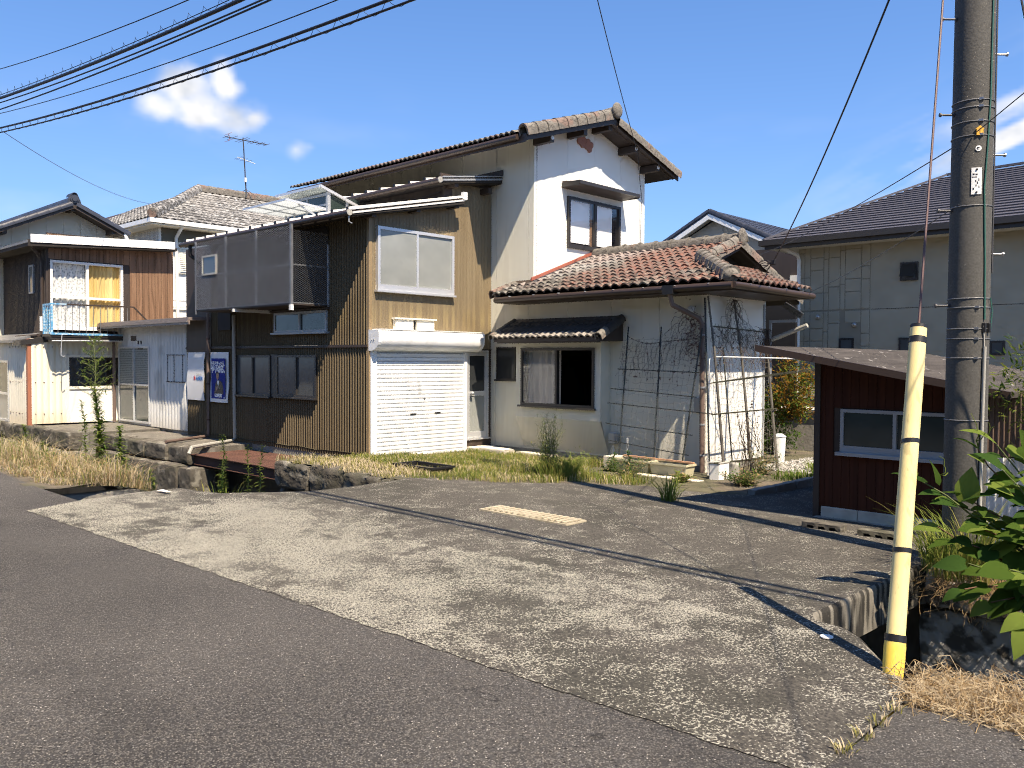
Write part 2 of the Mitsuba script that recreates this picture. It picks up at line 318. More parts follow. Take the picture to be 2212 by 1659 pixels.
mat('fascia_brown', (.20, .165, .150), .42)
mat('pipe_brown', lambda p, n, uv: mix((.11, .078, .063), (.18, .128, .105), fbm(p.x * 9, p.y * 9, p.z * 2, 3)), .5)
mat('pipe_grey', (.36, .35, .31), .5)
mat('pipe_white', (.74, .74, .71), .45)
mat('black', (.012, .012, .013), .5)
mat('black_rubber', (.016, .016, .018), .35)
mat('interior', (.018, .017, .016), .9)
mat('dark_glass', (.030, .033, .035), .07, spec=.6)
mat('grey_glass', lambda p, n, uv: mix((.20, .215, .205), (.30, .315, .30), fbm(p.x * 3, p.y * 3, p.z * 3, 4)), .16, spec=.6)
mat('dim_glass', lambda p, n, uv: mix((.060, .068, .072), (.10, .108, .110), fbm(p.x * 2, p.y * 2, p.z * 2, 3)), .12, spec=.55)
mat('green_glass', lambda p, n, uv: mix((.020, .032, .030), (.045, .060, .055), fbm(p.x * 4, p.y * 4, p.z * 4, 3)), .10, spec=.6)
scene['mat_pane'] = {'type': 'thindielectric', 'int_ior': 1.5}
mat('curtain_white', (.82, .82, .80), .9)
def f_lace(p, n, uv):
    f1, f2, w = voronoi(p.y * 16, p.z * 11)
    return mix((.34, .36, .38), (.72, .73, .71), smoothstep(.18, .34, f1))
mat('lace', f_lace, .9)
mat('curtain_yellow', lambda p, n, uv: mix((.55, .40, .14), (.72, .60, .30), noise(p.y * 9, p.z * .6, 1)), .9)
mat('curtain_grey', (.26, .25, .235), .9)
def f_yellow(p, n, uv):
    s = fbm(p.x * 16, p.y * 16, p.z * 5, 4); sc = smoothstep(.60, .70, fbm(p.x * 40, p.y * 40, p.z * 7, 4))
    c = mix((.72, .59, .25), (.80, .69, .35), s)
    c = mix(c, (.82, .60, .10), smoothstep(.22, .13, p.z))
    return mix(c, (.40, .33, .16), sc * .5)
mat('yellow_plastic', f_yellow, .42)
mat('blue_paint', lambda p, n, uv: mix((.10, .32, .55), (.45, .58, .66), smoothstep(.45, .65, fbm(p.x * 25, p.y * 25, p.z * 25, 3))), .5)
mat('brown_post', (.33, .13, .075), .55)
mat('bamboo', lambda p, n, uv: mix((.035, .032, .026), (.15, .135, .11), fbm(p.x * 9, p.y * 9, p.z * 5, 3)), .6)
mat('dark_stick', (.020, .024, .022), .5)
mat('green_stick', (.045, .045, .026), .55)
mat('vine_dead', (.055, .035, .025), .9)
mat('vine_red', (.10, .038, .030), .9)
mat('net', (.13, .13, .11), .8)
mat('planter', lambda p, n, uv: mix((.44, .41, .27), (.58, .55, .39), fbm(p.x * 8, p.y * 8, p.z * 8, 3)), .5)
mat('terracotta', (.50, .28, .16), .7)
mat('grate', lambda p, n, uv: mix((.34, .29, .19), (.50, .45, .34), fbm(p.x * 12, p.y * 12, 1, 3)), .6)
mat('poster_white', lambda p, n, uv: mix((.60, .62, .64), (.74, .75, .76), fbm(p.x * 3, p.y * 3, p.z * 3, 3)), .35)
mat('poster_blue', (.012, .030, .24), .7, spec=.2)
mat('ink_white', (.80, .80, .80), .5)
mat('ink_red', (.55, .03, .05), .5)
mat('ink_blue', (.05, .17, .45), .5)
mat('ink_black', (.012, .012, .018), .5)
mat('ink_skin', (.42, .26, .18), .6)
mat('wire', (.012, .011, .012), .5)
mat('wire_grey', (.05, .05, .055), .5)
mat('wire_red', (.10, .045, .04), .5)
mat('wire_green', (.03, .12, .09), .5)
mat('steel', (.42, .42, .42), .35, metal=.8)
mat('tag_orange', (.62, .33, .03), .5)
mat('flash_red', lambda p, n, uv: mix((.26, .075, .045), (.36, .13, .09), fbm(p.x * 8, p.y * 8, p.z * 8, 3)), .5)
mat('blind', lambda p, n, uv: mix((.10, .12, .115), (.26, .29, .28), smoothstep(.25, .6, dr.abs(p.z * 22 - dr.floor(p.z * 22) - .5) * 2)), .6)
scene['mat_bulb_glass'] = {'type': 'twosided', 'nested': {'type': 'principled', 'base_color': {'type': 'rgb', 'value': [.6, .6, .56]}, 'roughness': .15}}
mat('fiberglass', (.42, .47, .47), .35)
scene['mat_fiberglass_thin'] = {'type': 'principledthin', 'base_color': {'type': 'rgb', 'value': [.60, .64, .63]}, 'roughness': .4, 'diff_trans': 1.0, 'spec_trans': 0.0, 'eta': 1.4}
leafmat('leaf_big', (.08, .135, .025), 1.0, .55); leafmat('leaf_big_b', (.185, .25, .05), 1.0, .55); leafmat('leaf_big_c', (.05, .10, .024), .9, .42)
leafmat('leaf_weed', (.10, .165, .035)); leafmat('leaf_weed_b', (.20, .25, .055))
leafmat('grass_green', (.165, .215, .045)); leafmat('grass_yellow', (.34, .32, .095)); leafmat('grass_dry', (.60, .50, .34), .6); leafmat('grass_tan', (.42, .30, .16), .6)
leafmat('leaf_bush', (.075, .13, .025)); leafmat('leaf_bush_b', (.19, .22, .04)); leafmat('leaf_orange', (.30, .16, .03))
leafmat('leaf_airy', (.30, .36, .085))
mat('stem_green', (.10, .12, .04), .7); mat('stem_brown', (.13, .065, .04), .7); mat('bark', (.07, .055, .04), .9)
# ------------------------------------------------------------------ building helpers
def holes_poly(poly, holes):
    P = poly if hasattr(poly, 'area') else Polygon(poly)
    for h in holes: P = P.difference(sbox(h[0], h[2], h[1], h[3]))
    return P
def wall(axis, c0, c1, poly, holes=()):
    """A wall slab between c0 and c1 along axis, its outline and holes (u0, u1, z0, z1) in the other horizontal axis and z."""
    return B('prism', holes_poly(poly, holes), axis, c0, c1)
def corr(axis, c, sgn, u0, u1, z0, z1, pitch, prof, holes=()):
    """Ribbed sheet in the plane axis = c, bulging to sgn. prof: (fraction of pitch, height). z0, z1: number or function of u."""
    m = M(); Z0 = z0 if callable(z0) else (lambda u: z0); Z1 = z1 if callable(z1) else (lambda u: z1)
    us = []; k = 0
    while u0 + k * pitch < u1 - 1e-6:
        for fr, h in prof:
            u = u0 + (k + fr) * pitch
            if u < u1 - 1e-6: us.append((u, h))
        k += 1
    us.append((u1, prof[0][1]))
    for h in holes:
        for e in (h[0], h[1]):
            if u0 < e < u1: us.append((e, None))
    us.sort(key=lambda t: t[0])
    hs = [0.0 if h is None else h for _, h in us]
    for i, (u, h) in enumerate(us):
        if h is None: hs[i] = hs[i - 1] if i else 0
    P = lambda u, h, z: (c + sgn * h, u, z) if axis == 'x' else (u, c + sgn * h, z)
    for i in range(len(us) - 1):
        a, b = us[i][0], us[i + 1][0]
        if b - a < 1e-7: continue
        mid = (a + b) / 2; spans = [(None, None)]
        cuts = sorted((h[2], h[3]) for h in holes if h[0] < mid < h[1])
        lo = 'z0'; segs = []; cur = None
        for c0_, c1_ in cuts: segs.append((cur, c0_)); cur = c1_
        segs.append((cur, None))
        for s0, s1 in segs:
            za0, zb0 = (Z0(a), Z0(b)) if s0 is None else (s0, s0)
            za1, zb1 = (Z1(a), Z1(b)) if s1 is None else (s1, s1)
            if za1 - za0 < 1e-4 and zb1 - zb0 < 1e-4: continue
            q = [P(a, hs[i], za0), P(b, hs[i + 1], zb0), P(b, hs[i + 1], zb1), P(a, hs[i], za1)]
            if (axis == 'y') == (sgn > 0): q = q[::-1]
            m.quad(*q)
    return m
RIB = [(0, 0), (.70, 0), (.76, .013), (.94, .013), (1 - 1e-6, 0)]
WAVE = [(i / 8, .009 * (1 - math.cos(2 * math.pi * i / 8))) for i in range(8)]
BIGWAVE = [(0, 0), (.16, .012), (.36, .024), (.5, .026), (.64, .024), (.84, .012)]

def frame_mesh(axis, c0, c1, u0, u1, z0, z1, w, mull=(), rails=(), mw=None, wb=None):
    wb = wb or w; mw = mw or w; m = M()
    X = (lambda a, b, z, y: m.box(c0, c1, a, b, z, y)) if axis == 'x' else (lambda a, b, z, y: m.box(a, b, c0, c1, z, y))
    X(u0, u0 + w, z0, z1); X(u1 - w, u1, z0, z1); X(u0 + w, u1 - w, z1 - w, z1); X(u0 + w, u1 - w, z0, z0 + wb)
    for u in mull: X(u - mw / 2, u + mw / 2, z0 + wb, z1 - w)
    ed = [u0 + w] + [v for u in mull for v in (u - mw / 2, u + mw / 2)] + [u1 - w]
    for z in rails:
        for a, b in zip(ed[::2], ed[1::2]): X(a, b, z - mw / 2, z + mw / 2)
    return m
def window(parent, axis, face, out, u0, u1, z0, z1, fm, gm, w=.045, d=.06, mull=None, rails=(), name='window', pane_in=.02, sill=None, wb=None, mw=None):
    """Frame standing d out of the wall face (out = +1 or -1), one pane per light; returns its key. Panes are sub-parts."""
    a, b = sorted((face + out * d, face - out * .05))
    mull = [(u0 + u1) / 2] if mull is None else mull
    k = put(name, frame_mesh(axis, a, b, u0, u1, z0, z1, w, mull, rails, mw, wb), fm, parent)
    mw = mw or w; wb = wb or w
    ed = [u0 + w] + [v for u in mull for v in (u - mw / 2, u + mw / 2)] + [u1 - w]
    zs = [z0 + wb] + [v for z in rails for v in (z - mw / 2, z + mw / 2)] + [z1 - w]
    gl = gm if isinstance(gm, (list, tuple)) else [gm] * 99
    i = 0
    for j, (p, q) in enumerate(zip(ed[::2], ed[1::2])):
        c = face + out * (d - pane_in - .018 * (j % 2))
        for r, t in zip(zs[::2], zs[1::2]):
            g = gl[i]; i += 1
            if g is None: continue
            if g == 'pane':
                m = M(); e = .002
                v = [(c, p, r), (c, q, r), (c, q, t), (c, p, t)] if axis == 'x' else [(p, c, r), (q, c, r), (q, c, t), (p, c, t)]
                if (out > 0) == (axis == 'y'): v = v[::-1]
                m.quad(*v)
            else:
                m = B('box', c - .003, c + .003, p, q, r, t) if axis == 'x' else B('box', p, q, c - .003, c + .003, r, t)
            put('pane', m, g, k)
    if sill:
        e = sorted((face + out * (d + sill), face + out * .001))
        m = B('box', e[0], e[1], u0 - .03, u1 + .03, z0 - .035, z0) if axis == 'x' else B('box', u0 - .03, u1 + .03, e[0], e[1], z0 - .035, z0)
        put('sill', m, fm, k)
    return k
def room(parent, x0, x1, y0, y1, z0, z1, open_side, m='interior'):
    """A dark room behind an opening: five faces."""
    g = M(); P = lambda *a: g.quad(*a)
    if open_side != '-x': P((x0, y0, z0), (x0, y1, z0), (x0, y1, z1), (x0, y0, z1))
    if open_side != '+x': P((x1, y0, z0), (x1, y0, z1), (x1, y1, z1), (x1, y1, z0))
    if open_side != '-y': P((x0, y0, z0), (x0, y0, z1), (x1, y0, z1), (x1, y0, z0))
    if open_side != '+y': P((x0, y1, z0), (x1, y1, z0), (x1, y1, z1), (x0, y1, z1))
    P((x0, y0, z0), (x1, y0, z0), (x1, y1, z0), (x0, y1, z0)); P((x0, y0, z1), (x0, y1, z1), (x1, y1, z1), (x1, y0, z1))
    return put('interior', g, m, parent)
def curtain(axis, c, u0, u1, z0, z1, pitch=.11, amp=.018, n=None):
    m = M(); n = n or int((u1 - u0) / pitch * 8) + 2
    us = np.linspace(u0, u1, n); o = c + amp * np.sin(us / pitch * 2 * math.pi) + amp * .5 * np.sin(us / pitch * 2.7 + 1)
    for i in range(n - 1):
        q = [(us[i], o[i]), (us[i + 1], o[i + 1])]
        v = [((b, a, z) if axis == 'x' else (a, b, z)) for (a, b), z in ((q[0], z0), (q[1], z0), (q[1], z1), (q[0], z1))]
        m.quad(*v)
    return m

# roof tiles: u along the eave, v up the slope, both unit vectors; h height over the roof plane
PAN = [0.0, .020, .034, .036, .026, .010, .0]
def tile_mesh(o, U, V, w, l, waves=2, rise=.026, th=.018, jit=0.0, amp=1.0, lap=.05):
    N = np.cross(U, V); N = N / np.linalg.norm(N)
    if N[2] < 0: N = -N
    pr = []
    for k in range(waves):
        for i, h in enumerate(PAN[:-1] if k < waves - 1 else PAN): pr.append(((k + i / 6) / waves, h * amp))
    n = len(pr); v = []
    for (fr, h), (vv, add) in [(a, b) for b in ((0.0, rise + jit), (l + lap, .004 + jit * .3)) for a in pr]:
        v.append(o + U * fr * w + V * vv + N * (h + add))
    for fr, h in pr: v.append(o + U * fr * w + V * .004 + N * (h + rise + jit - th - .012))
    f = []
    for i in range(n - 1):
        f.append((i, i + 1, n + i + 1, n + i)); f.append((i + 1, i, 2 * n + i, 2 * n + i + 1))
    return v, f
def half_tube(m, p0, p1, r0, r1, up, n=7, drop=.0, lip=.02):
    """A half round tile from p0 to p1, open below, its sides drawn down by drop."""
    p0, p1, up = (np.array(a, float) for a in (p0, p1, up)); d = p1 - p0; d /= np.linalg.norm(d)
    s = np.cross(d, up); s /= np.linalg.norm(s); up = np.cross(s, d)
    v, f = [], []
    A = np.linspace(0, math.pi, n)
    for p, r in ((p0, r0), (p1, r1)):
        pts = [(r, -drop)] + [(r * math.cos(a), r * math.sin(a)) for a in A] + [(-r, -drop)]
        v += [p + s * x + up * y for x, y in pts]
    k = n + 2
    for i in range(k - 1): f.append((i, i + 1, k + i + 1, k + i))
    v += [p0 + s * x * .82 + up * y * .82 for x, y in pts]
    for i in range(k - 1): f.append((i + 1, i, 2 * k + i, 2 * k + i + 1))
    m.add(v, f); return m

# ------------------------------------------------------------------ plants
def blade(m, p, h, lean, w, bend=.5, ang=None):
    a = rng.uniform(0, 6.283) if ang is None else ang
    d = np.array([math.cos(a), math.sin(a), 0]); s = np.array([-d[1], d[0], 0]) * w / 2
    q = np.asarray(p, float); t1 = q + d * lean * .35 + ZZ * h * .6; t2 = q + d * lean + ZZ * h * (1 - bend * .3)
    m.add([q - s, q + s, t1 + s * .75, t1 - s * .75, t2], [[0, 1, 2], [0, 2, 3], [3, 2, 4]])
def leaf(m, p, d, nrm, L, W, droop=.25, fold=.18, heart=False):
    d = np.asarray(d, float); d /= np.linalg.norm(d); s = np.cross(nrm, d); s /= np.linalg.norm(s) + 1e-9; up = np.cross(d, s)
    prof = [(0, .0), (.06, .55), (.2, .95), (.42, 1.0), (.65, .72), (.85, .33), (1, 0)] if heart else [(0, .05), (.25, .8), (.5, 1.0), (.75, .7), (1, 0)]
    v, f = [], []
    for t, w in prof:
        c = p + d * L * t - up * droop * L * t * t
        v += [c - s * W / 2 * w + up * fold * W * w * .5, c, c + s * W / 2 * w + up * fold * W * w * .5]
    if heart:
        for j in (0, 2): v[3 + j] = v[3 + j] - d * L * .10
    for i in range(len(prof) - 1):
        f += [(3 * i, 3 * i + 1, 3 * i + 4, 3 * i + 3), (3 * i + 1, 3 * i + 2, 3 * i + 5, 3 * i + 4)]
    m.add(v, f)
def wiggle(p0, p1, n, amp, drop=0.0):
    t = np.linspace(0, 1, n)[:, None]; P = np.array(p0) * (1 - t) + np.array(p1) * t
    w = rng.normal(0, 1, (n, 3)).cumsum(0); w -= w[0] + (w[-1] - w[0]) * t
    P = P + w * amp / math.sqrt(n); P[:, 2] -= drop * (4 * t[:, 0] * (1 - t[:, 0])); return P
# ------------------------------------------------------------------ ground, road, canal
def gz(x, y):
    x, y = np.asarray(x, float), np.asarray(y, float)
    return np.interp(y, [7.1, 9.0, 11.0, 12.5, 30], [0, -.10, -.20, -.23, -.25])
def sheet(poly, zf, step=.5, noise_amp=0.0, seed=0, skirt=0.0):
    """A triangulated sheet over a polygon, z from zf(x, y)."""
    v, f = trimesh.creation.triangulate_polygon(poly, engine='earcut')
    m = trimesh.Trimesh(np.column_stack([v, np.zeros(len(v))]), f, process=False)
    if step:
        vv, ff = trimesh.remesh.subdivide_to_size(m.vertices, m.faces, step, max_iter=14); m = trimesh.Trimesh(vv, ff); m.merge_vertices()
    V = np.array(m.vertices); V[:, 2] = zf(V[:, 0], V[:, 1])
    if noise_amp: V[:, 2] += noise_amp * (meshkit.fbm(np.column_stack([V[:, :2] * 2.3, V[:, :1] * 0]), 3, seed) - .5)
    g = M().add(V, m.faces)
    if skirt:
        for ring in [poly.exterior] + list(poly.interiors):
            xy = np.array(ring.segmentize(max(step, .2)).coords)
            z = zf(xy[:, 0], xy[:, 1])
            for i in range(len(xy) - 1):
                a, b = xy[i], xy[i + 1]
                g.quad((a[0], a[1], z[i] - skirt), (b[0], b[1], z[i + 1] - skirt), (b[0], b[1], z[i + 1]), (a[0], a[1], z[i]))
    return g
JOINT = lambda x: 3.185 + .0308 * x
road_poly = Polygon([(-120, -60), (70, -60), (70, 4.25), (6, 4.25), (-.3, 4.17), (-1.38, 4.1), (-1.38, 3.45), (-9.95, 3.45), (-10.0, 3.5), (-11.25, 3.5), (-13.2, 3.6), (-120, 3.7)])
struct('road', sheet(road_poly, lambda x, y: np.zeros_like(x), 0, skirt=.06), 'asphalt', 'grey asphalt road with a cracked seam in the foreground', 'road')
jit_ = lambda x: .008 * math.sin(x * 11.3) * math.sin(x * 3.1 + 1) + .006 * math.sin(x * 29.7 + 2) + .004 * math.sin(x * 61.0)
ap = Polygon([(x, JOINT(x) + jit_(x)) for x in np.linspace(-9.7, -1.38, 170)] + [ (-1.39, 4.12), (-1.52, 4.43), (-1.66, 4.58), (-1.94, 4.95), (-2.05, 5.04), (-2.24, 5.06), (-2.31, 5.19), (-2.28, 6.98), (-2.2, 7.15), (-2.2, 7.3), (-8.85, 7.3),
              (-8.80, 7.0), (-8.72, 6.2), (-8.78, 5.67), (-9.07, 5.26), (-9.38, 4.86), (-9.75, 4.74), (-10.09, 4.72), (-10.12, 4.2), (-9.98, 3.52)])
apz = lambda x, y: .005 + .003 * np.sin(x * .7) * np.clip((y - 3.4) / 1.5, 0, 1) + .02 * np.exp(-((y - 4.8) / .25) ** 2) * 0
g = sheet(ap, apz, .35)
def edge_strip(g, pts, depth, rnd=.03, seg=.12, amp=.012):
    xy = np.array(LineString(pts).segmentize(seg).coords); z = apz(xy[:, 0], xy[:, 1])
    t = np.gradient(xy, axis=0); t /= np.linalg.norm(t, axis=1, keepdims=True); nn = np.column_stack([t[:, 1], -t[:, 0]])
    rings = [(0, 0)] + [(rnd * .7, -rnd * .3), (rnd, -rnd)] + [(rnd, -d) for d in np.linspace(.08, depth, 6)]
    R = []
    for k, (o, d) in enumerate(rings):
        j = amp * (meshkit.fbm(np.column_stack([xy * 6, np.full(len(xy), d * 9)]), 3, 4) - .5) * 2 * (k > 1)
        R.append(np.column_stack([xy + nn * (o + j)[:, None] if np.ndim(j) else xy + nn * o, z + d]))
    k = len(xy); f = [(a * k + i, a * k + i + 1, (a + 1) * k + i + 1, (a + 1) * k + i) for a in range(len(rings) - 1) for i in range(k - 1)]
    g.add(np.vstack(R), f)
edge_strip(g, [(-1.39, 4.12), (-1.52, 4.43), (-1.66, 4.58), (-1.94, 4.95), (-2.05, 5.04), (-2.24, 5.06), (-2.31, 5.19), (-2.28, 6.98), (-2.2, 7.15)], .30)
edge_strip(g, [(-8.85, 7.3), (-8.80, 7.0), (-8.72, 6.2), (-8.78, 5.67), (-9.07, 5.26), (-9.38, 4.86), (-9.75, 4.74), (-10.09, 4.72), (-10.12, 4.2)], .26)
g.box(-8.7, -2.36, 4.95, 7.2, -.30, -.26)
struct('concrete_apron', g, 'apron', 'worn exposed aggregate concrete apron bridging the ditch', 'pavement', smooth=40)
back = Polygon([(-9.0, 7.25), (-2.0, 7.25), (-2.0, 9.0), (-3.9, 9.0), (-3.9, 16.5), (-5.2, 16.5), (-5.36, 12.2), (-5.36, 10.3), (-5.7, 9.85), (-6.7, 9.75), (-7.2, 9.35), (-7.6, 8.75), (-8.0, 8.1), (-8.7, 7.75)])
struct('back_pavement', sheet(back, lambda x, y: gz(x, y) + .001, .5), 'apron', 'dark aged asphalt path leading behind the shed', 'pavement')
# the wide ground, cut by the canal
F0 = Polygon([(-120, 7.02), (-27.1, 7.02), (-27.1, 9.1), (-12.2, 9.1), (-12.2, 8.9), (-11.95, 8.9), (-11.95, 7.12), (-8.8, 7.12), (-8.8, 7.25), (-2.25, 7.25), (-2.25, 7.02), (70, 7.02), (70, 160), (-160, 160), (-160, 7.02)])
far = F0.difference(back.buffer(-.06))
near_f = far.intersection(sbox(-40, 0, 12, 26)); rest = far.difference(sbox(-40, 0, 12, 26))
gy = lambda x, y: gz(x, y) - .006 + np.where(x < -12, -.14 * np.clip((9.2 - y) / 2, 0, 1), 0)
gm = sheet(near_f, gy, .6, .05, 3); gm.mesh(sheet(rest, gy, 0).get())
struct('ground', gm, 'soil', 'bare soil ground of the yards behind the ditch', 'ground', smooth=True)
# near verges beside the road
vl = Polygon([(-120, 3.6), (-13.2, 3.5), (-11.25, 3.4), (-11.2, 3.7), (-11.5, 4.8), (-120, 4.85)])
struct('verge', sheet(vl, lambda x, y: -.012 - .16 * np.clip((y - 4.1) / .7, 0, 1) ** 2, .4, .07, 8), 'soil', 'dry earth verge between road and ditch on the left', 'ground', smooth=True)
vr = Polygon([(-1.40, 4.05), (70, 4.15), (70, 4.75), (-.6, 4.75), (-1.35, 4.62), (-1.52, 4.45)])
struct('verge', sheet(vr, lambda x, y: -.012 - .10 * np.clip((y - 4.25) / .5, 0, 1) ** 2, .3, .05, 9), 'soil', 'dry earth verge by the yellow guard', 'ground', smooth=True)
cb = M().quad((-120, 3.3, -1.22), (70, 3.3, -1.22), (70, 9, -1.22), (-120, 9, -1.22))
struct('canal_bed', cb, 'stone', 'muddy bed of the ditch', 'ground')
struct('water', M().quad((-60, 3.3, -1.12), (40, 3.3, -1.12), (40, 9, -1.12), (-60, 9, -1.12)), 'water', 'still dark water in the ditch', 'water')
# canal walls: rough stones, each its own piece
def rough_block(x0, x1, y0, y1, z0, z1, amp=.03, seed=0, n=None):
    m = trimesh.creation.box(extents=(x1 - x0, y1 - y0, z1 - z0)); m.apply_translation(((x0 + x1) / 2, (y0 + y1) / 2, (z0 + z1) / 2))
    e = max((x1 - x0), (z1 - z0), (y1 - y0)) / 4.5
    v, f = trimesh.remesh.subdivide_to_size(m.vertices, m.faces, e, max_iter=8); m = trimesh.Trimesh(v, f); m.merge_vertices()
    V = np.array(m.vertices); c = V.mean(0); h = np.array([x1 - x0, y1 - y0, z1 - z0]) / 2
    q = (V - c) / h; edge = (np.abs(q) > .97).sum(1); V = c + (V - c) * (1 - .045 * np.maximum(edge - 1, 0))[:, None]
    for k in range(3): V[:, k] += amp * (meshkit.fbm(V * 5 + 7 * k, 3, seed + k) - .5) * 2
    m.vertices = V; return m
key = thing('canal_wall', 'dark stone far bank of the ditch below the houses', 'wall')
core = M(); core.box(-60, -20.62, 7.14, 7.6, -1.25, -.16); core.box(-20.62, -16.25, 7.88, 8.3, -1.25, -.23); core.box(-16.25, -11.9, 8.6, 9.0, -1.25, -.4)
core.box(-11.9, -8.7, 7.32, 7.6, -1.25, -.03); core.box(-8.7, 30, 7.3, 7.6, -1.25, -.04)
core.box(-27, -16.22, 8.2, 9.12, -1.25, -.32).box(-16.3, -11.9, 8.95, 9.2, -1.25, -.40)
put('core', core, 'concrete', key)
sd = 1
def course(x0, x1, yf, yb, z0, z1, wmin, wmax, amp=.03, mt_='stone'):
    global sd
    x = x0
    while x < x1 - .05:
        w = min(rng.uniform(wmin, wmax), x1 - x); w = w if x1 - x - w > .15 else x1 - x
        o = rng.uniform(-.03, .03); sd += 3
        put('stone', rough_block(x + .006, x + w - .006, yf + o, yb, z0 + .004, z1 + rng.uniform(-.012, .012), amp, sd), mt_, key, smooth=50)
        x += w
course(-27, -20.55, 6.98, 7.3, -.52, -.13, .45, 1.0); course(-26, -20.0, 6.62, 7.3, -1.2, -.55, .8, 1.6, .035)
course(-20.5, -16.2, 7.68, 8.1, -.52, -.19, .8, 1.5, .03); course(-20.4, -15.7, 7.50, 8.1, -1.2, -.54, 1.0, 2.0, .02)
course(-11.85, -8.95, 7.02, 7.45, -.42, .0, .55, 1.0, .045); course(-11.9, -8.9, 7.12, 7.45, -1.2, -.44, .9, 1.5, .03)
course(-2.22, 2.2, 6.97, 7.4, -.30, .0, .5, .9, .04, 'stone_pale'); course(-2.3, 2.2, 7.02, 7.4, -1.2, -.32, 1.6, 2.4, .06, 'stone_pale')
w2 = thing('canal_wall', 'rough concrete near bank of the ditch under the road edge', 'wall')
put('face', M().mesh(rough_block(-40, -11.5, 4.72, 4.9, -1.25, -.18, .03, 50)).mesh(rough_block(-11.55, -9.9, 3.44, 3.54, -1.25, -.055, .02, 51)).mesh(rough_block(-11.62, -11.42, 3.6, 4.8, -1.25, -.15, .04, 52)).mesh(rough_block(-1.45, 14, 4.60, 4.80, -1.25, -.10, .03, 55)).box(-9.95, -1.5, 3.54, 3.6, -1.25, -.28).box(-9.9, -9.8, 3.54, 4.8, -1.25, -.28), 'concrete', w2, smooth=50)
put('stone', rough_block(-11.3, -8.9, 5.0, 5.35, -1.2, -.62, .08, 77), 'stone', w2, smooth=50)
# ledge of rusty steel plates over the ditch, on a beam
k = thing('steel_deck', 'rusty brown steel plates laid on a beam over the ditch beside the corrugated wall', 'steel plates')
for a, b, dz in ((-16.25, -15.0, 0), (-14.99, -13.35, .006), (-13.34, -11.86, 0)):
    put('plate', B('box', a, b, 7.78, 9.05, -.325 + dz, -.312 + dz), 'rust', k)
bm = M(); bm.box(-16.2, -11.85, 7.80, 7.92, -.34, -.328).box(-16.2, -11.85, 7.85, 7.862, -.50, -.34).box(-16.2, -11.85, 7.80, 7.92, -.512, -.50)
put('beam', bm, 'rust', k)
put('beam', B('box', -16.2, -11.85, 8.45, 8.52, -.5, -.328), 'rust', k)
tr = M(); tr.box(-20.62, -16.25, 7.9, 9.15, -.5, -.205).box(-27, -20.62, 7.15, 9.15, -.5, -.145).box(-16.25, -11.9, 8.6, 9.15, -.6, -.34)
struct('terrace', tr, 'terrace', 'worn grey concrete terrace between the ditch and the ribbed walls', 'pavement')
# kerb and planting bed by the path
kb = M()
for i, y in enumerate(np.arange(10.2, 14.0, .62)): kb.mesh(rough_block(-5.46 + .02 * (i % 2), -5.34, y, y + .6, -.3, -.09 - .02 * (y - 10) / 4, .012, 90 + i))
single('kerb', kb, 'concrete', 'low concrete kerb between the planting bed and the dark path', 'kerb', smooth=40)
gv = []
for i in range(5200):
    x, y = rng.uniform(-7.0, -4.1), rng.uniform(13.2, 17.2)
    if x > -5.3 and y < 15: continue
    gv.append((x, y, rng.uniform(.018, .045)))
gm = M()
O8 = trimesh.creation.icosphere(0).vertices[[0, 1, 2, 3, 4, 5]]; octv = np.array([[1, 0, 0], [-1, 0, 0], [0, 1, 0], [0, -1, 0], [0, 0, .7], [0, 0, -.7]]); octf = [[0, 2, 4], [2, 1, 4], [1, 3, 4], [3, 0, 4], [2, 0, 5], [1, 2, 5], [3, 1, 5], [0, 3, 5]]
GA = np.array(gv); R8 = rng.uniform(.6, 1.2, (len(GA), 6, 1))
Vg = GA[:, None, :2]
vv = octv[None] * R8 * GA[:, 2][:, None, None]; vv[..., 0] += GA[:, 0][:, None]; vv[..., 1] += GA[:, 1][:, None]; vv[..., 2] += gz(GA[:, 0], GA[:, 1])[:, None] + .01
gm.add(vv.reshape(-1, 3), (np.array(octf)[None] + 6 * np.arange(len(GA))[:, None, None]).reshape(-1, 3))
single('gravel', gm, 'gravel', 'pale gravel in front of the garden wall behind the house', 'gravel', kind='stuff')
# drain grate set in the apron
k = thing('drain_grate', 'yellowish steel drain grate in the middle of the apron', 'drain grate')
put('frame', frame_mesh('z', 0, 0, 0, 1, 0, 1, .1) if False else M().box(-6.42, -5.22, 6.235, 6.255, .0, .022).box(-6.42, -5.22, 6.525, 6.545, .0, .022).box(-6.42, -6.40, 6.255, 6.525, .0, .022).box(-5.24, -5.22, 6.255, 6.525, .0, .022), 'grate', k)
put('backing', B('box', -6.40, -5.24, 6.255, 6.525, .008, .0125), 'black', k)
for i in range(4): put('long_bar', B('box', -6.40, -5.24, 6.300 + i * .056, 6.308 + i * .056, .016, .030), 'grate', k)
for i in range(14): put('bar', B('box', -6.36 + i * .082, -6.332 + i * .082, 6.255, 6.525, .017, .034), 'grate', k)
FRIB = [(0, 0), (.84, 0), (.88, .006), (.96, .006), (1 - 1e-6, 0)]
DRIB = [(0, 0), (.70, 0), (.735, .028), (.89, .028), (1 - 1e-6, 0)]
# ------------------------------------------------------------------ the house
X0, Y0, Y1 = -12.214, 9.136, 12.18
XK, XW = -11.07, -7.265
H = thing('house', 'weathered two storey house with brown ribbed siding, cream walls and tiled roofs', 'house')
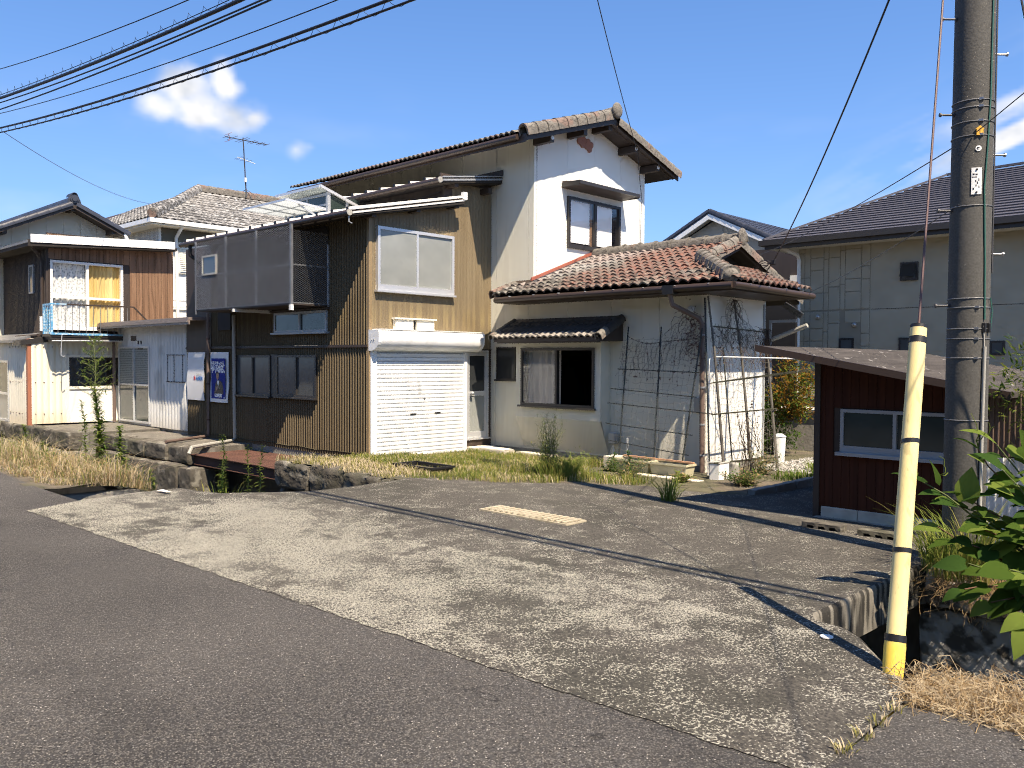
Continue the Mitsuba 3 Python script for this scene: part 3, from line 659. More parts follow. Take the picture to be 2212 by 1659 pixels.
# brown block: long shaded wall (faces the road) and shutter wall (faces right)
lowz = lambda u: -.196
holesA = [(-16.86, -15.47, .83, 1.645), (-15.21, -13.82, .85, 1.65), (-15.29, -13.46, 2.10, 2.49)]
put('siding', corr('y', Y0, -1, -18.0, X0 - .045, -.196, 1.815, .080, DRIB, holesA[:2]), 'brown_siding_shade', H)
put('siding', corr('y', Y0, -1, -18.0, X0 - .045, 1.85, 4.12, .080, DRIB, holesA[2:]), 'brown_siding_shade', H)
put('siding', corr('y', Y0, -1, -19.19, -18.0, -.196, 1.70, .080, DRIB), 'brown_siding_shade', H)
put('dark_board', B('box', -19.19, -18.0, Y0 - .02, Y0 + .03, 1.72, 4.1), 'dark_board', H)
put('trim', M().box(-19.19, X0 - .02, Y0 - .035, Y0 + .0, 1.817, 1.848).box(-19.19, X0, Y0 - .05, Y0 + .0, 1.80, 1.817), 'dark_brown', H)
put('corner_trim', M().box(X0 - .05, X0 + .018, Y0 - .018, Y0 + .05, -.2, 4.15), 'brown_trim', H)
put('base', M().box(-19.3, X0 - .02, Y0 + .01, Y0 + .16, -.5, -.197), 'concrete', H)
for i in range(11): put('base_block', B('box', -16.6 + i * .40, -16.606 + (i + 1) * .40, Y0 - .005, Y0 + .02, -.42, -.20, .006), 'concrete', H)
vz = lambda y: np.interp(y, [8.5, 12.3], [4.03, 4.83])
shz1 = lambda u: 2.5 + 2.35 if u > 11.2 else float(vz(u)) - .02
holesB = [(9.30, 11.08, 2.86, 3.92)]
put('siding', corr('x', X0, 1, Y0 + .05, Y1 - .01, lambda u: 1.80 if u > 11.46 else 1.76, lambda u: 5.0 if u > 11.1 else float(vz(u)) + .02, .080, FRIB, holesB), 'brown_siding', H)
put('siding', B('box', X0 - .01, X0 + .012, Y0 + .05, Y0 + .10, -.2, 1.76), 'brown_trim', H)
put('upper_panel', B('box', X0 - .25, X0 - .22, 11.0, Y1, 4.6, 5.2), 'dark_brown', H)
# side panel between lower and mid roof
put('mid_wall', wall('x', X0 - .03, X0 - .003, [(10.9, 4.5), (12.17, 4.5), (12.17, 5.2), (10.9, 4.95)]), 'dark_brown', H)
put('backing', M().box(-19.1, X0 - .06, Y0 + .05, Y0 + .08, -.2, 4.1), 'interior', H) if False else None
# windows on the shaded wall
w1 = window(H, 'y', Y0, -1, -16.88, -15.46, .82, 1.655, 'dark_alu', 'dim_glass', .045, .05, sill=.05)
w2_ = window(H, 'y', Y0, -1, -15.22, -13.81, .84, 1.66, 'dark_alu', 'dim_glass', .045, .05, sill=.05)
put('mullion_post', B('box', -15.46, -15.22, Y0 - .03, Y0 + .02, .80, 1.67), 'dark_alu', H)
window(H, 'y', Y0, -1, -15.29, -13.45, 2.10, 2.50, 'grey_alu', 'green_glass', .045, .06, sill=.06)
put('window_hood', B('box', -15.4, -13.38, Y0 - .09, Y0 - .01, 2.51, 2.545), 'dark_brown', H)
# big window on the sunlit wall
window(H, 'x', X0, 1, 9.275, 11.10, 2.82, 3.95, 'alu', 'grey_glass', .055, .075, sill=.03, mw=.05, wb=.10)
# shutter, its box and the door beside it
S = put('shutter', M().box(X0 + .0, X0 + .05, 9.145, 9.275, -.20, 1.735).box(X0 + .0, X0 + .05, 11.40, 11.47, -.24, 1.735).box(X0 - .05, X0 + .0, 9.2, 11.44, -.2, 1.8), 'shutter_white', H)
zs = np.arange(-.21, 1.70, .0765)
for z in zs:
    prof = [(X0 + .004, z), (X0 + .014, z + .004), (X0 + .020, z + .018), (X0 + .020, z + .052), (X0 + .014, z + .066), (X0 + .004, z + .068)]
    sm = M()
    for a, b in zip(prof[:-1], prof[1:]): sm.quad((a[0], 9.275, a[1]), (a[0], 11.40, a[1]), (b[0], 11.40, b[1]), (b[0], 9.275, b[1]))
    put('slat', sm, 'shutter_white', S, smooth=60)
put('backing', B('box', X0 - .001, X0 + .003, 9.276, 11.399, -.21, 1.72), 'grey_alu', S)
put('handle', M().box(X0 + .024, X0 + .030, 10.06, 10.20, .565, .59), 'black', S); put('handle', M().box(X0 + .024, X0 + .030, 10.66, 10.80, .565, .59), 'black', S)
put('lock', B('tube', [(X0 + .02, 10.40, .86), (X0 + .034, 10.40, .86)], .022, 10), 'steel', S)
bp = [(X0, 1.745), (X0 + .06, 1.742)] + [(X0 + .06 + .23 * math.sin(a), 1.742 + .20 * (1 - math.cos(a))) for a in np.linspace(.1, math.pi / 2, 7)] + [(X0 + .29, 2.055), (X0 + .27, 2.095), (X0, 2.105)]
put('shutter_box', B('prism', Polygon([(x, z) for x, z in bp]), 'y', 9.18, 11.68), 'shutter_white', H, smooth=30)
bp2 = [(X0 + (x - X0) * 1.05, z + (.006 if z > 1.9 else -.006)) for x, z in bp]
capk = put('box_end', B('prism', Polygon(bp2), 'y', 9.118, 9.18), 'shutter_white', H)
put('box_end', B('prism', Polygon(bp2), 'y', 11.68, 11.705), 'shutter_white', H)
put('box_lid', B('box', X0, X0 + .275, 9.19, 11.69, 2.107, 2.125), 'sheet_white', H)
put('bolt', B('tube', [(X0 + .10, 9.105, 1.93), (X0 + .10, 9.119, 1.93)], .012, 8), 'grey_alu', capk); put('bolt', B('tube', [(X0 + .17, 9.105, 1.935), (X0 + .17, 9.119, 1.935)], .012, 8), 'grey_alu', capk)
sb = put('sign_mount', M().box(X0 + .01, X0 + .12, 9.63, 10.62, 2.315, 2.345).box(X0 + .01, X0 + .03, 9.66, 10.60, 2.127, 2.315), 'cream_paint', H)
put('panel', B('box', X0 + .03, X0 + .085, 9.67, 10.085, 2.128, 2.31, .008), 'cream_paint', sb); put('panel', B('box', X0 + .03, X0 + .085, 10.165, 10.59, 2.128, 2.31, .008), 'cream_paint', sb)
put('gap', B('box', X0 + .031, X0 + .04, 10.086, 10.164, 2.128, 2.31), 'black', sb)
D = put('door', M().box(X0 - .05, X0 + .03, 11.475, 11.515, .03, 1.775).box(X0 - .05, X0 + .03, 12.05, 12.085, .03, 1.775).box(X0 - .05, X0 + .03, 11.515, 12.05, 1.735, 1.775).box(X0 - .05, X0 + .045, 11.475, 12.13, .0, .03), 'alu', H)
put('leaf', M().box(X0 - .03, X0 + .012, 11.52, 11.575, .035, 1.73).box(X0 - .03, X0 + .012, 11.99, 12.045, .035, 1.73).box(X0 - .03, X0 + .012, 11.575, 11.99, 1.665, 1.73).box(X0 - .03, X0 + .012, 11.575, 11.99, .035, .16).box(X0 - .03, X0 + .012, 11.575, 11.99, .87, .965), 'alu', D)
put('pane', B('box', X0 - .012, X0 - .004, 11.575, 11.99, .965, 1.665), 'dark_glass', D); put('pane', B('box', X0 - .012, X0 - .004, 11.575, 11.99, .16, .87), 'grey_glass', D)
put('handle', M().tube([(X0 + .012, 11.60, .92), (X0 + .06, 11.60, .92)], .022, 8).mesh(trimesh.creation.icosphere(2, .034, ).apply_translation((X0 + .075, 11.60, .92))), 'steel', D, smooth=40)
put('jamb', M().box(X0 - .06, X0 + .004, 12.086, 12.17, -.0, 1.80).box(X0 - .06, X0 + .02, 11.45, 12.17, 1.776, 1.80), 'dark_brown', H)
put('doorstep', M().box(X0 - .05, X0 + .30, 11.50, 12.08, -.33, -.13, .012), 'pale_block', H)
put('base', M().box(X0 - .05, X0 + .005, 11.45, Y1, -.4, -.002), 'dark_brown', H)
# cream wall along the yard, in sheets with open joints
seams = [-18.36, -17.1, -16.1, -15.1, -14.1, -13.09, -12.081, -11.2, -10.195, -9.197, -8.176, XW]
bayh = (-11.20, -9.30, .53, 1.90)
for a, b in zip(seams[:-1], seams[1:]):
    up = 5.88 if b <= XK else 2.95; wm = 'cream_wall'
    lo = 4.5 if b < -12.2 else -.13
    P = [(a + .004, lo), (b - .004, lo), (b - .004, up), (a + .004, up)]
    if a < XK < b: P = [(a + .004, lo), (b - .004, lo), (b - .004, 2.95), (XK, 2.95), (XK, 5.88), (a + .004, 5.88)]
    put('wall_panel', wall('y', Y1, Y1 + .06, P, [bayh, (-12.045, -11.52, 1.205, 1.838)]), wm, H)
put('wall_core', wall('y', Y1 + .062, Y1 + .10, [(-18.36, 3.9), (-12.2, 3.9), (-12.2, -.3), (XW, -.3), (XW, 2.9), (XK, 2.9), (XK, 5.85), (-18.36, 5.85)], [bayh, (-12.045, -11.52, 1.205, 1.838)]), 'dark_brown', H)
put('base', M().box(-12.2, XW + .0, Y1 + .012, Y1 + .1, -.5, -.131), 'concrete', H)
wk = window(H, 'y', Y1, -1, -12.05, -11.515, 1.20, 1.84, 'dark_alu', 'dark_glass', .03, .02, mull=[], sill=.03)
# bay window
b0, b1, yb = -11.28, -9.225, 11.93
put('bay', M().prism(holes_poly([(b0, .51), (b1, .51), (b1, 1.97), (b0, 1.97)], [(-11.13, -9.365, .745, 1.81)]), 'y', yb, yb + .035)
    .add([(b0, yb, .51), (b1, yb, .51), (b1, Y1 - .002, -.10), (b0, Y1 - .002, -.10)], [(0, 1, 2, 3)])
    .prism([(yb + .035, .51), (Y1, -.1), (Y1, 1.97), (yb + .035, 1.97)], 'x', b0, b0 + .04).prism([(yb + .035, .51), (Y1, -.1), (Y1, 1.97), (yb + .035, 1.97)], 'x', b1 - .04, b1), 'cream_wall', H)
bw = window(H, 'y', yb, -1, -11.135, -9.36, .735, 1.815, 'dark_alu', ['pane', None], .045, .03, sill=.05)
put('curtain', curtain('y', yb + .16, -11.12, -10.26, .75, 1.80, .16), 'curtain_grey', bw)
room(H, -11.24, -9.27, yb + .04, 14.0, .53, 1.9, '-y')
put('cushion', trimesh.creation.icosphere(2, 1).apply_transform(np.diag([.2, .12, .12, 1])).apply_translation((-9.62, 12.45, .86)), 'curtain_grey', bw, smooth=True)
# bay roof: black tiles
BR = put('bay_roof', M().prism([(11.50, 1.99), (11.50, 1.925), (Y1, 1.93), (Y1, 2.30)], 'x', -11.47, -8.93).box(-11.40, -8.98, 11.52, 11.60, 1.90, 1.95), 'dark_brown', H)
U = np.array([1.0, 0, 0]); V = np.array([0, .66, .33]); V /= np.linalg.norm(V)
for r in range(3):
    for c in range(9):
        o = np.array([-11.47 + c * .282, 11.47, 1.985]) + V * (.245 * r)
        put('tile', M().add(*tile_mesh(o, U, V, .282, .245, 2)), 'black_tile', BR, smooth=50)
for x in (-8.92, -11.49):
    for r in range(3):
        p = np.array([x, 11.45, 2.0]) + V * .245 * r
        put('verge_tile', half_tube(M(), p, p + V * .27, .075, .068, (0, -.33, .66), drop=.06), 'grey_tile' if r == 0 else 'black_tile', BR, smooth=50)
put('ridge_tile', half_tube(M(), (-11.5, 12.14, 2.32), (-8.90, 12.14, 2.32), .06, .06, (0, 0, 1), drop=.03), 'black_tile', BR, smooth=50)
# upper gable
yR = 14.0
rz = lambda y: 6.44 - .315 * abs(y - yR)
gs = [Y1, 13.17, 14.05, 14.955, 15.80]
gwin = (13.18, 14.90, 3.86, 4.88)
for a, b in zip(gs[:-1], gs[1:]):
    ys = sorted({a + .003, b - .003} | ({yR} if a < yR < b else set()))
    P = [(a + .003, 2.7), (b - .003, 2.7)] + [(y, rz(y) - .02) for y in ys[::-1]]
    put('wall_panel', wall('x', XK - .06, XK, P, [gwin]), 'white_wall', H)
put('wall_core', wall('x', XK - .10, XK - .062, [(Y1 + .1, 2.7), (15.8, 2.7), (15.8, 5.85), (yR, 6.4), (Y1 + .1, 5.85)], [gwin]), 'dark_brown', H)
put('wall_side', M().box(-18.36, XK - .004, 15.80, 15.86, -.2, 5.84), 'white_wall', H)
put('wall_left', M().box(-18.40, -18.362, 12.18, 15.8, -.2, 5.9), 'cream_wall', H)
gw = window(H, 'x', XK, 1, 13.165, 14.90, 3.85, 4.88, 'dark_alu', ['pane', 'pane'], .055, .06, mw=.07, wb=.085)
put('curtain', M().box(XK - .05, XK - .045, 13.23, 13.95, 3.98, 4.86), 'curtain_white', gw); put('curtain', M().box(XK - .05, XK - .045, 14.08, 14.72, 3.98, 4.86), 'curtain_white', gw)
put('curtain_post', B('box', XK - .045, XK - .02, 13.955, 14.0, 3.9, 4.86), 'wood_board', gw)
room(H, XK - 1.8, XK - .1, 13.1, 14.98, 3.7, 4.95, '+x')
hd = put('window_hood', M().prism([(XK, 5.16), (XK + .46, 5.105), (XK + .46, 5.06), (XK, 5.02)], 'y', 13.02, 15.00), 'dark_brown', H)
put('rim', M().box(XK + .44, XK + .475, 13.0, 15.02, 5.05, 5.115).box(XK + .0, XK + .44, 13.0, 13.02, 5.03, 5.12).box(XK + .0, XK + .44, 15.0, 15.02, 5.03, 5.12), 'dark_alu', hd)
# flower-shaped vent on the gable
vt = put('gable_vent', M().box(XK, XK + .012, 13.62, 13.64, 5.98, 6.0), 'dark_brown', H)
for (cy, cz) in ((13.60, 6.06), (13.83, 6.0)):
    for k in range(4):
        a = .3 + k * math.pi / 2; m_ = trimesh.creation.cylinder(.068, .03, sections=12); m_.apply_transform(trimesh.transformations.rotation_matrix(math.pi / 2, (0, 1, 0))); m_.apply_translation((XK + .016, cy + .075 * math.cos(a), cz + .075 * math.sin(a))); put('petal', m_, 'brown_post', vt, smooth=40)
# main roof
xv, xl = XK + .50, -18.36
ye, ze = 11.40, 5.72
slope = .315
R = put('main_roof', M().prism([(ye, ze - .02), (yR, 6.54 - .02), (16.42, ze - .0), (16.42, ze - .05), (yR, 6.45), (ye, ze - .10)], 'x', xl, xv), 'roof_under', H)
put('barge_board', M().prism([(ye, ze - .03), (yR, 6.50), (16.40, ze - .0), (16.40, ze - .12), (yR, 6.38), (ye, ze - .15)], 'x', xv, xv + .025), 'dark_brown', R)
put('soffit', M().prism([(Y1 - .02, rz(Y1) - .005), (yR, rz(yR) - .005), (15.82, rz(15.82) - .005), (15.82, rz(15.82) - .02), (yR, rz(yR) - .02), (Y1 - .02, rz(Y1) - .02)], 'x', XK + .003, xv - .001), 'dark_brown', R)
for y in (Y1 + .02, 13.2, 14.9, 15.72, yR): put('purlin', B('box', XK - .0, xv - .06, y - .055, y + .055, rz(y) - .17, rz(y) - .03), 'dark_brown', R)
for y in (Y1 + .02, 14.9, 15.72): put('purlin_cap', B('tube', [(xv - .062, y, rz(y) - .09), (xv - .045, y, rz(y) - .09)], .045, 8), 'pipe_white', R)
put('gutter', B('tube', [(xl - .05, ye - .06, ze - .10), (xv - .15, ye - .06, ze - .07)], .055, 8), 'gutter_brown', R, smooth=True)
put('fascia', B('box', xl, xv - .0, ye + .0, ye + .02, ze - .17, ze - .02), 'gutter_brown', R)
U = np.array([1.0, 0, 0]); V = np.array([0, 1, slope]); V /= np.linalg.norm(V); Vb = np.array([0, -1, slope]); Vb /= np.linalg.norm(Vb)
nt = int((xv - .1 - xl) / .28)
for c in range(nt):
    o = np.array([xl + .02 + c * .28, ye - .05, ze + .0])
    put('tile', M().add(*tile_mesh(o, U, V, .28, .25, 2, rise=.03, amp=1.2)), 'grey_tile', R, smooth=50)
fm_ = M()
for r in range(1, 11):
    for c in range(nt): fm_.add(*tile_mesh(np.array([xl + .02 + c * .28, ye - .05, ze]) + V * .25 * r, U, V, .28, .25, 1, rise=.03, amp=1.2))
put('tile_field', fm_, 'grey_tile', R, kind='stuff')
fb = M()
for r in range(0, 10):
    for c in range(nt): fb.add(*tile_mesh(np.array([xv - c * .28 - .1, 16.46, ze + .03]) + Vb * .25 * r, -U, Vb, .28, .25, 1, rise=.03))
put('tile_field', fb, 'grey_tile', R, kind='stuff')
for r in range(9):
    p = np.array([xv - .02, ye - .05, ze + .035]) + V * .298 * r
    put('verge_tile', half_tube(M(), p - V * .0, p + V * .33, .115, .098, (0, -slope, 1), drop=.11), 'grey_tile', R, smooth=50)
for r in range(8):
    p = np.array([xv - .02, 16.44, ze + .035]) + Vb * .298 * r
    put('verge_tile', half_tube(M(), p, p + Vb * .33, .115, .098, (0, slope, 1), drop=.11), 'grey_tile', R, smooth=50)
for i in range(20):
    a = xv + .10 - i * .40
    put('ridge_tile', half_tube(M(), (a, yR, 6.60), (a - .43, yR, 6.60), .13, .115, (0, 0, 1), drop=.06), 'grey_tile', R, smooth=50)
put('ridge_end', M().mesh(trimesh.creation.icosphere(2, 1).apply_transform(np.diag([.07, .15, .16, 1])).apply_translation((xv + .11, yR, 6.64))), 'grey_tile', R, smooth=True)
# mid roof and lower roof: pale sheet roofs with battens
def sheet_roof(x0, x1, y0, z0, y1, z1, name, step, verge):
    k = put(name, M().prism([(y0, z0), (y1, z1), (y1, z1 - .14), (y0, z0 - .10)], 'x', x0, x1 - .02), 'roof_under', H)
    put('roof_sheet', M().prism([(y0 - .02, z0 + .018), (y1, z1 + .018), (y1, z1 + .002), (y0 - .02, z0 + .002)], 'x', x0, x1), 'sheet_white', k)
    sl = (z1 - z0) / (y1 - y0)
    for i, x in enumerate(np.arange(x0 + .1, x1 - .1, step)):
        put('batten', M().prism([(y0 - .03, z0 + .02), (y1, z1 + .02), (y1, z1 + .055), (y0 - .03, z0 + .06)], 'x', x, x + .045), 'sheet_white', k)
        put('batten_cap', B('box', x - .006, x + .051, y0 - .045, y0 - .031, z0 + .0, z0 + .066), 'black', k)
    put('gutter', B('tube', [(x0 - .02, y0 - .07, z0 - .055), (x1 - .02, y0 - .07, z0 - .045)], .05, 8), 'gutter_brown', k, smooth=True)
    put('gutter_end', B('tube', [(x1 - .02, y0 - .07, z0 - .045), (x1 + .0, y0 - .07, z0 - .045)], .056, 8), 'pipe_grey', k)
    put('verge', M().prism([(y0 - .02, z0 + .026), (y1, z1 + .026), (y1, z1 + .002), (y0 - .02, z0 + .002)], 'x', x1, x1 + .018), verge, k); put('verge', M().prism([(y0 - .02, z0 - .030), (y1, z1 - .030), (y1, z1 - .062), (y0 - .02, z0 - .062)], 'x', x1, x1 + .022), verge, k)
    put('verge_shadow_gap', M().prism([(y0 - .02, z0 + .002), (y1, z1 + .002), (y1, z1 - .12), (y0 - .02, z0 - .09)], 'x', x1 - .02, x1 + .006), 'roof_under', k)
    return k
LR = sheet_roof(-18.1, X0 + .33, 8.56, 4.10, 11.12, 4.66, 'lower_roof', .46, 'sheet_white')
put('verge_end', B('box', X0 + .30, X0 + .37, 11.06, 11.16, 4.62, 4.76), 'white_paint', LR)
for y in (9.05, 10.05, 11.0): put('purlin', B('box', X0 + .0, X0 + .26, y - .045, y + .045, 3.95 + (y - 8.56) * .21, 4.06 + (y - 8.56) * .21), 'dark_brown', LR)
put('gutter_hook', B('tube', [(X0 + .29, 8.50, 4.0), (X0 + .29, 8.50, 3.90), (X0 + .29, 8.56, 3.88)], .012, 5), 'grey_alu', LR)
MR = sheet_roof(-15.3, X0 + .29, 10.62, 4.97, Y1 + .0, 5.22, 'mid_roof', .46, 'grey_alu')
put('flashing', M().add([(-12.95, Y1 - .01, 5.36), (X0 + .33, Y1 - .01, 5.36), (X0 + .33, Y1 - .01, 5.24), (X0 + .33, Y1 - .45, 5.17), (-12.95, Y1 - .45, 5.19)], [[0, 1, 2], [0, 2, 3], [0, 3, 4]]), 'dark_brown', MR)
put('mid_front', M().box(-15.2, X0 - .02, 11.0, 11.03, 4.5, 4.95), 'dark_board', H)
for y in (11.0, 11.9): put('purlin', B('box', X0, X0 + .24, y - .05, y + .05, 4.86, 4.97), 'dark_brown', MR)
put('roof_cable', B('tube', wiggle((-15, 10.95, 4.75), (-12.4, 10.95, 4.82), 12, .05, .05), .008, 4), 'wire_grey', H)
# rooftop drying room with clear panels, left of the mid roof
G = put('rooftop_sunroom', M().box(-14.53, -14.465, 9.80, 9.87, 4.25, 4.93).box(-15.95, -15.89, 9.80, 9.86, 4.25, 4.93).box(-15.25, -15.20, 9.81, 9.85, 4.25, 4.86).box(-15.95, -14.47, 9.805, 9.85, 4.86, 4.91).box(-15.95, -14.53, 9.81, 9.85, 4.66, 4.70)
    .box(-14.52, -14.48, 9.87, 10.6, 4.44, 4.49).box(-14.52, -14.47, 10.25, 10.30, 4.3, 4.8), 'grey_alu', H)
put('roof_panel', M().prism([(9.62, 5.005), (9.62, 5.03), (10.62, 4.70), (10.62, 4.675)], 'x', -16.1, -14.46), 'fiberglass', G)
put('edge', M().prism([(9.61, 4.985), (9.61, 5.04), (10.62, 4.715), (10.62, 4.66)], 'x', -14.46, -14.42).box(-16.1, -14.46, 9.60, 9.625, 4.985, 5.035), 'alu', G)
put('pane', B('box', -15.89, -14.53, 9.825, 9.83, 4.3, 4.86), 'green_glass', G); put('pane', B('box', -14.50, -14.495, 9.88, 10.6, 4.3, 4.86), 'green_glass', G)
A1, A2, A3, A4 = np.array([-15.80, 8.70, 4.58]), np.array([-14.27, 8.74, 4.60]), np.array([-14.27, 9.62, 4.53]), np.array([-15.78, 9.62, 4.545])
AW = put('awning_panel', M().quad(A1, A2, A3, A4), 'fiberglass_thin', G)
put('frame', M().bar(A2, A3, .022, .045).bar(A1, A2, .022, .04).bar(A1, A4, .022, .035).bar(A4, A3, .022, .035), 'alu', AW)
for t in (.33, .66): put('rib', M().bar(A1 * (1 - t) + A2 * t - ZZ * .016, A4 * (1 - t) + A3 * t - ZZ * .016, .022, .022), 'grey_alu', AW)
put('rib', M().bar((A1 + A4) / 2 - ZZ * .012, (A2 + A3) / 2 - ZZ * .012, .012, .012), 'grey_alu', AW)
for a_, b_ in (((-14.35, 9.05, 4.56), (-14.2, 9.5, 4.30)), ((-15.2, 9.5, 4.54), (-15.2, 9.5, 4.2)), ((-14.75, 9.5, 4.54), (-14.75, 9.5, 4.2)), ((-15.6, 9.55, 4.54), (-15.6, 9.55, 4.1))): put('strut', M().bar(a_, b_, .03, .03), 'grey_alu', G)
# expanded metal screen round the balcony
xm0, xm1, ym = -17.07, -13.39, 8.297
zt = lambda x: 4.0
SC = put('screen', M().box(xm1 - .045, xm1 + .0, ym - .0, ym + .045, 2.50, 4.0).box(xm0, xm0 + .03, ym, ym + .03, 2.50, 4.0).box(-14.66, -14.62, ym + .012, ym + .04, 2.6, 4.0).box(-15.83, -15.79, ym + .012, ym + .04, 2.6, 4.0)
    .box(xm0, xm1, ym + .012, ym + .035, 3.27, 3.295).box(xm0, xm1, ym + .012, ym + .035, 2.59, 2.61).box(xm1 - .03, xm1 - .012, ym, Y0, 3.27, 3.295).box(xm1 - .03, xm1 - .012, ym, Y0, 2.59, 2.61), 'galv', H)
def lattice(P0, Uv, Vv, w, h, pw, ph, th, dep, skip=None):
    m = M(); N = np.cross(Uv, Vv)
    nu, nv = int(w / pw), int(h / ph)
    vs, fs, n = [], [], 0
    for j in range(nv * 2):
        for i in range(nu * 2):
            u0, u1 = i * pw / 2, (i + 1) * pw / 2; vA, vB = j * ph / 2, (j + 1) * ph / 2
            if (i + j) % 2: vA, vB = vB, vA
            if skip and skip[0] < u0 < skip[1] and skip[2] < min(vA, vB) < skip[3]: continue
            a, b = P0 + Uv * u0 + Vv * vA, P0 + Uv * u1 + Vv * vB
            o = Vv * th + N * dep
            vs += [a, b, b + o, a + o]; fs.append((n, n + 1, n + 2, n + 3)); n += 4
    return m.add(vs, fs)
ex, ez, ey = np.array([1.0, 0, 0]), ZZ, np.array([0, 1.0, 0])
sk = (-16.73 - xm0, -16.15 - xm0, 3.29 - 2.6, 3.67 - 2.6)
put('mesh_panel', lattice(np.array([xm0, ym, 2.6]), ex, ez, xm1 - xm0, 1.39, .072, .036, .0060, -.003, sk), 'galv', SC, label='expanded metal mesh along the balcony front')
put('mesh_panel', lattice(np.array([xm1, ym, 2.6]), ey, ez, Y0 - ym, 1.30, .072, .036, .0060, .003), 'galv', SC, label='expanded metal mesh closing the balcony end')
put('hatch', frame_mesh('y', ym - .015, ym + .03, -16.74, -16.14, 3.28, 3.68, .035), 'pipe_grey', SC); put('hatch_pane', B('box', -16.705, -16.175, ym + .0, ym + .004, 3.315, 3.645), 'dim_glass', SC)
put('bracket', M().box(-15.5, -15.44, ym - .01, Y0, 2.50, 2.56), 'pipe_white', SC); put('bracket', M().box(xm1 - .05, xm1 + .01, ym - .012, ym + .05, 2.46, 2.56), 'pipe_white', SC)
put('floor', B('box', xm0, xm1, ym + .03, Y0 - .02, 2.56, 2.585), 'dark_board', SC); put('cover_strip', B('box', xm1 - .03, xm1 + .0, Y0 - .06, Y0 - .03, 2.55, 3.7), 'grey_alu', SC)
put('balcony_shade_board', M().box(-17.6, xm0 + .02, Y0 - .06, Y0 - .03, 2.2, 4.05).box(xm0 + .02, xm1 - .03, Y0 - .045, Y0 - .03, 2.58, 4.05), 'roof_under', H)  # near-black board added over the siding to darken the balcony inside
put('elbow_pipe', B('tube', [(-17.7, 8.50, 4.0), (-17.7, 8.5, 3.8), (-17.6, 8.7, 3.62), (-17.3, 8.95, 3.55)], .04, 8), 'black', H, smooth=True)
# downpipes
put('downpipe', B('tube', [(-18.02, Y0 - .08, 2.6), (-18.02, Y0 - .08, -.12), (-18.0, Y0 - .14, -.15), (-17.2, 7.72, -.135)], .034, 8), 'pipe_brown', H, smooth=40)
put('downpipe', B('tube', [(-16.85, Y0 - .09, 2.5), (-16.82, Y0 - .09, -.12), (-16.80, Y0 - .15, -.16), (-15.85, 7.62, -.14), (-15.82, 7.55, -.26)], .036, 8), 'pipe_grey', H, smooth=40)
for z in (2.0, 1.0, .2): put('pipe_clip', B('tube', [(-18.02, Y0 - .08, z), (-18.02, Y0 - .08, z + .03)], .043, 8), 'rust', H)
# wing (single storey, tiled hip-and-gable roof)
put('wall_panel', wall('x', XW - .06, XW, [(Y1 + .0, -.12), (14.13, -.12), (14.13, 2.72), (Y1 + .0, 2.72)]), 'white_wall', H)
put('corner_post', M().box(XW - .09, XW + .012, Y1 - .012, Y1 + .09, -.35, 2.7), 'cream_paint', H)
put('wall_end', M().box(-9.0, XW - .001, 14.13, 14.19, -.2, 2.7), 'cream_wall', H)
put('base', M().box(XW - .07, XW - .0, Y1 + .09, 14.1, -.45, -.13), 'concrete', H)
put('trim', M().box(XW, XW + .02, 14.09, 14.14, -.15, 2.6), 'grey_alu', H)
xe, yeW, zeW, sW = -6.46, 11.53, 2.80, .367
WR = put('wing_roof', M().prism([(yeW + .02, zeW - .03), (14.03, 3.70), (16.5, 2.8), (16.5, 2.74), (14.03, 3.62), (yeW + .02, zeW - .10)], 'x', -11.05, -7.72).prism([(yeW + .02, zeW - .03), (Y1 - .01, 3.02), (Y1 - .01, zeW - .10), (yeW + .02, zeW - .10)], 'x', -11.5, -11.05), 'roof_under', H)
hip = [(-7.73, 12.80, 3.27), (xe + .02, yeW + .02, zeW - .03), (xe + .02, 14.2, zeW - .03), (-7.73, 14.2, 3.27)]
lowv = [(x, y, z - .08) for x, y, z in hip]
put('hip_deck', M().add(hip + lowv, [(0, 1, 2, 3), (7, 6, 5, 4), (1, 5, 6, 2), (2, 6, 7, 3)]).add([(-7.73, yeW + .02, zeW - .03), (xe + .02, yeW + .02, zeW - .03), (-7.73, 12.80, 3.27), (-7.73, yeW + .02, zeW - .11), (xe + .02, yeW + .02, zeW - .11)], [[0, 1, 2], [0, 3, 4], [0, 4, 1]]), 'roof_under', WR)
put('soffit', M().box(-11.45, xe - .02, yeW + .05, Y1 - .01, zeW - .135, zeW - .115).box(XW + .01, xe - .02, Y1, 14.2, zeW - .135, zeW - .115), 'dark_brown', WR)
U = np.array([1.0, 0, 0]); V = np.array([0, 1, sW]); V /= np.linalg.norm(V)
L, Wt = .251, .375
def hip_x(y): return xe - (y - yeW)      # the hip line in plan
rows = 11
for r in range(rows):
    y = yeW - .03 + r * L * V[1]
    for c in range(15):
        x0 = -11.50 + c * Wt
        if x0 + Wt * .5 < XK and y > Y1 - .15: continue
        if x0 < XK < x0 + Wt and y > Y1 - .2: x0 = XK + .01
        xr = hip_x(y) if y < 12.85 else -7.72
        if x0 > xr - .02: continue
        w = min(Wt, xr + .10 - x0)
        if w < .05: continue
        o = np.array([x0, y, zeW + .0]) + np.array([0, 0, (y - yeW + .03) * sW])
        put('tile', M().add(*tile_mesh(o, U, V, w, L, 2 if w > .25 else 1, rise=.034, amp=1.35, jit=rng.uniform(-.004, .008))), 'red_tile', WR, smooth=50)
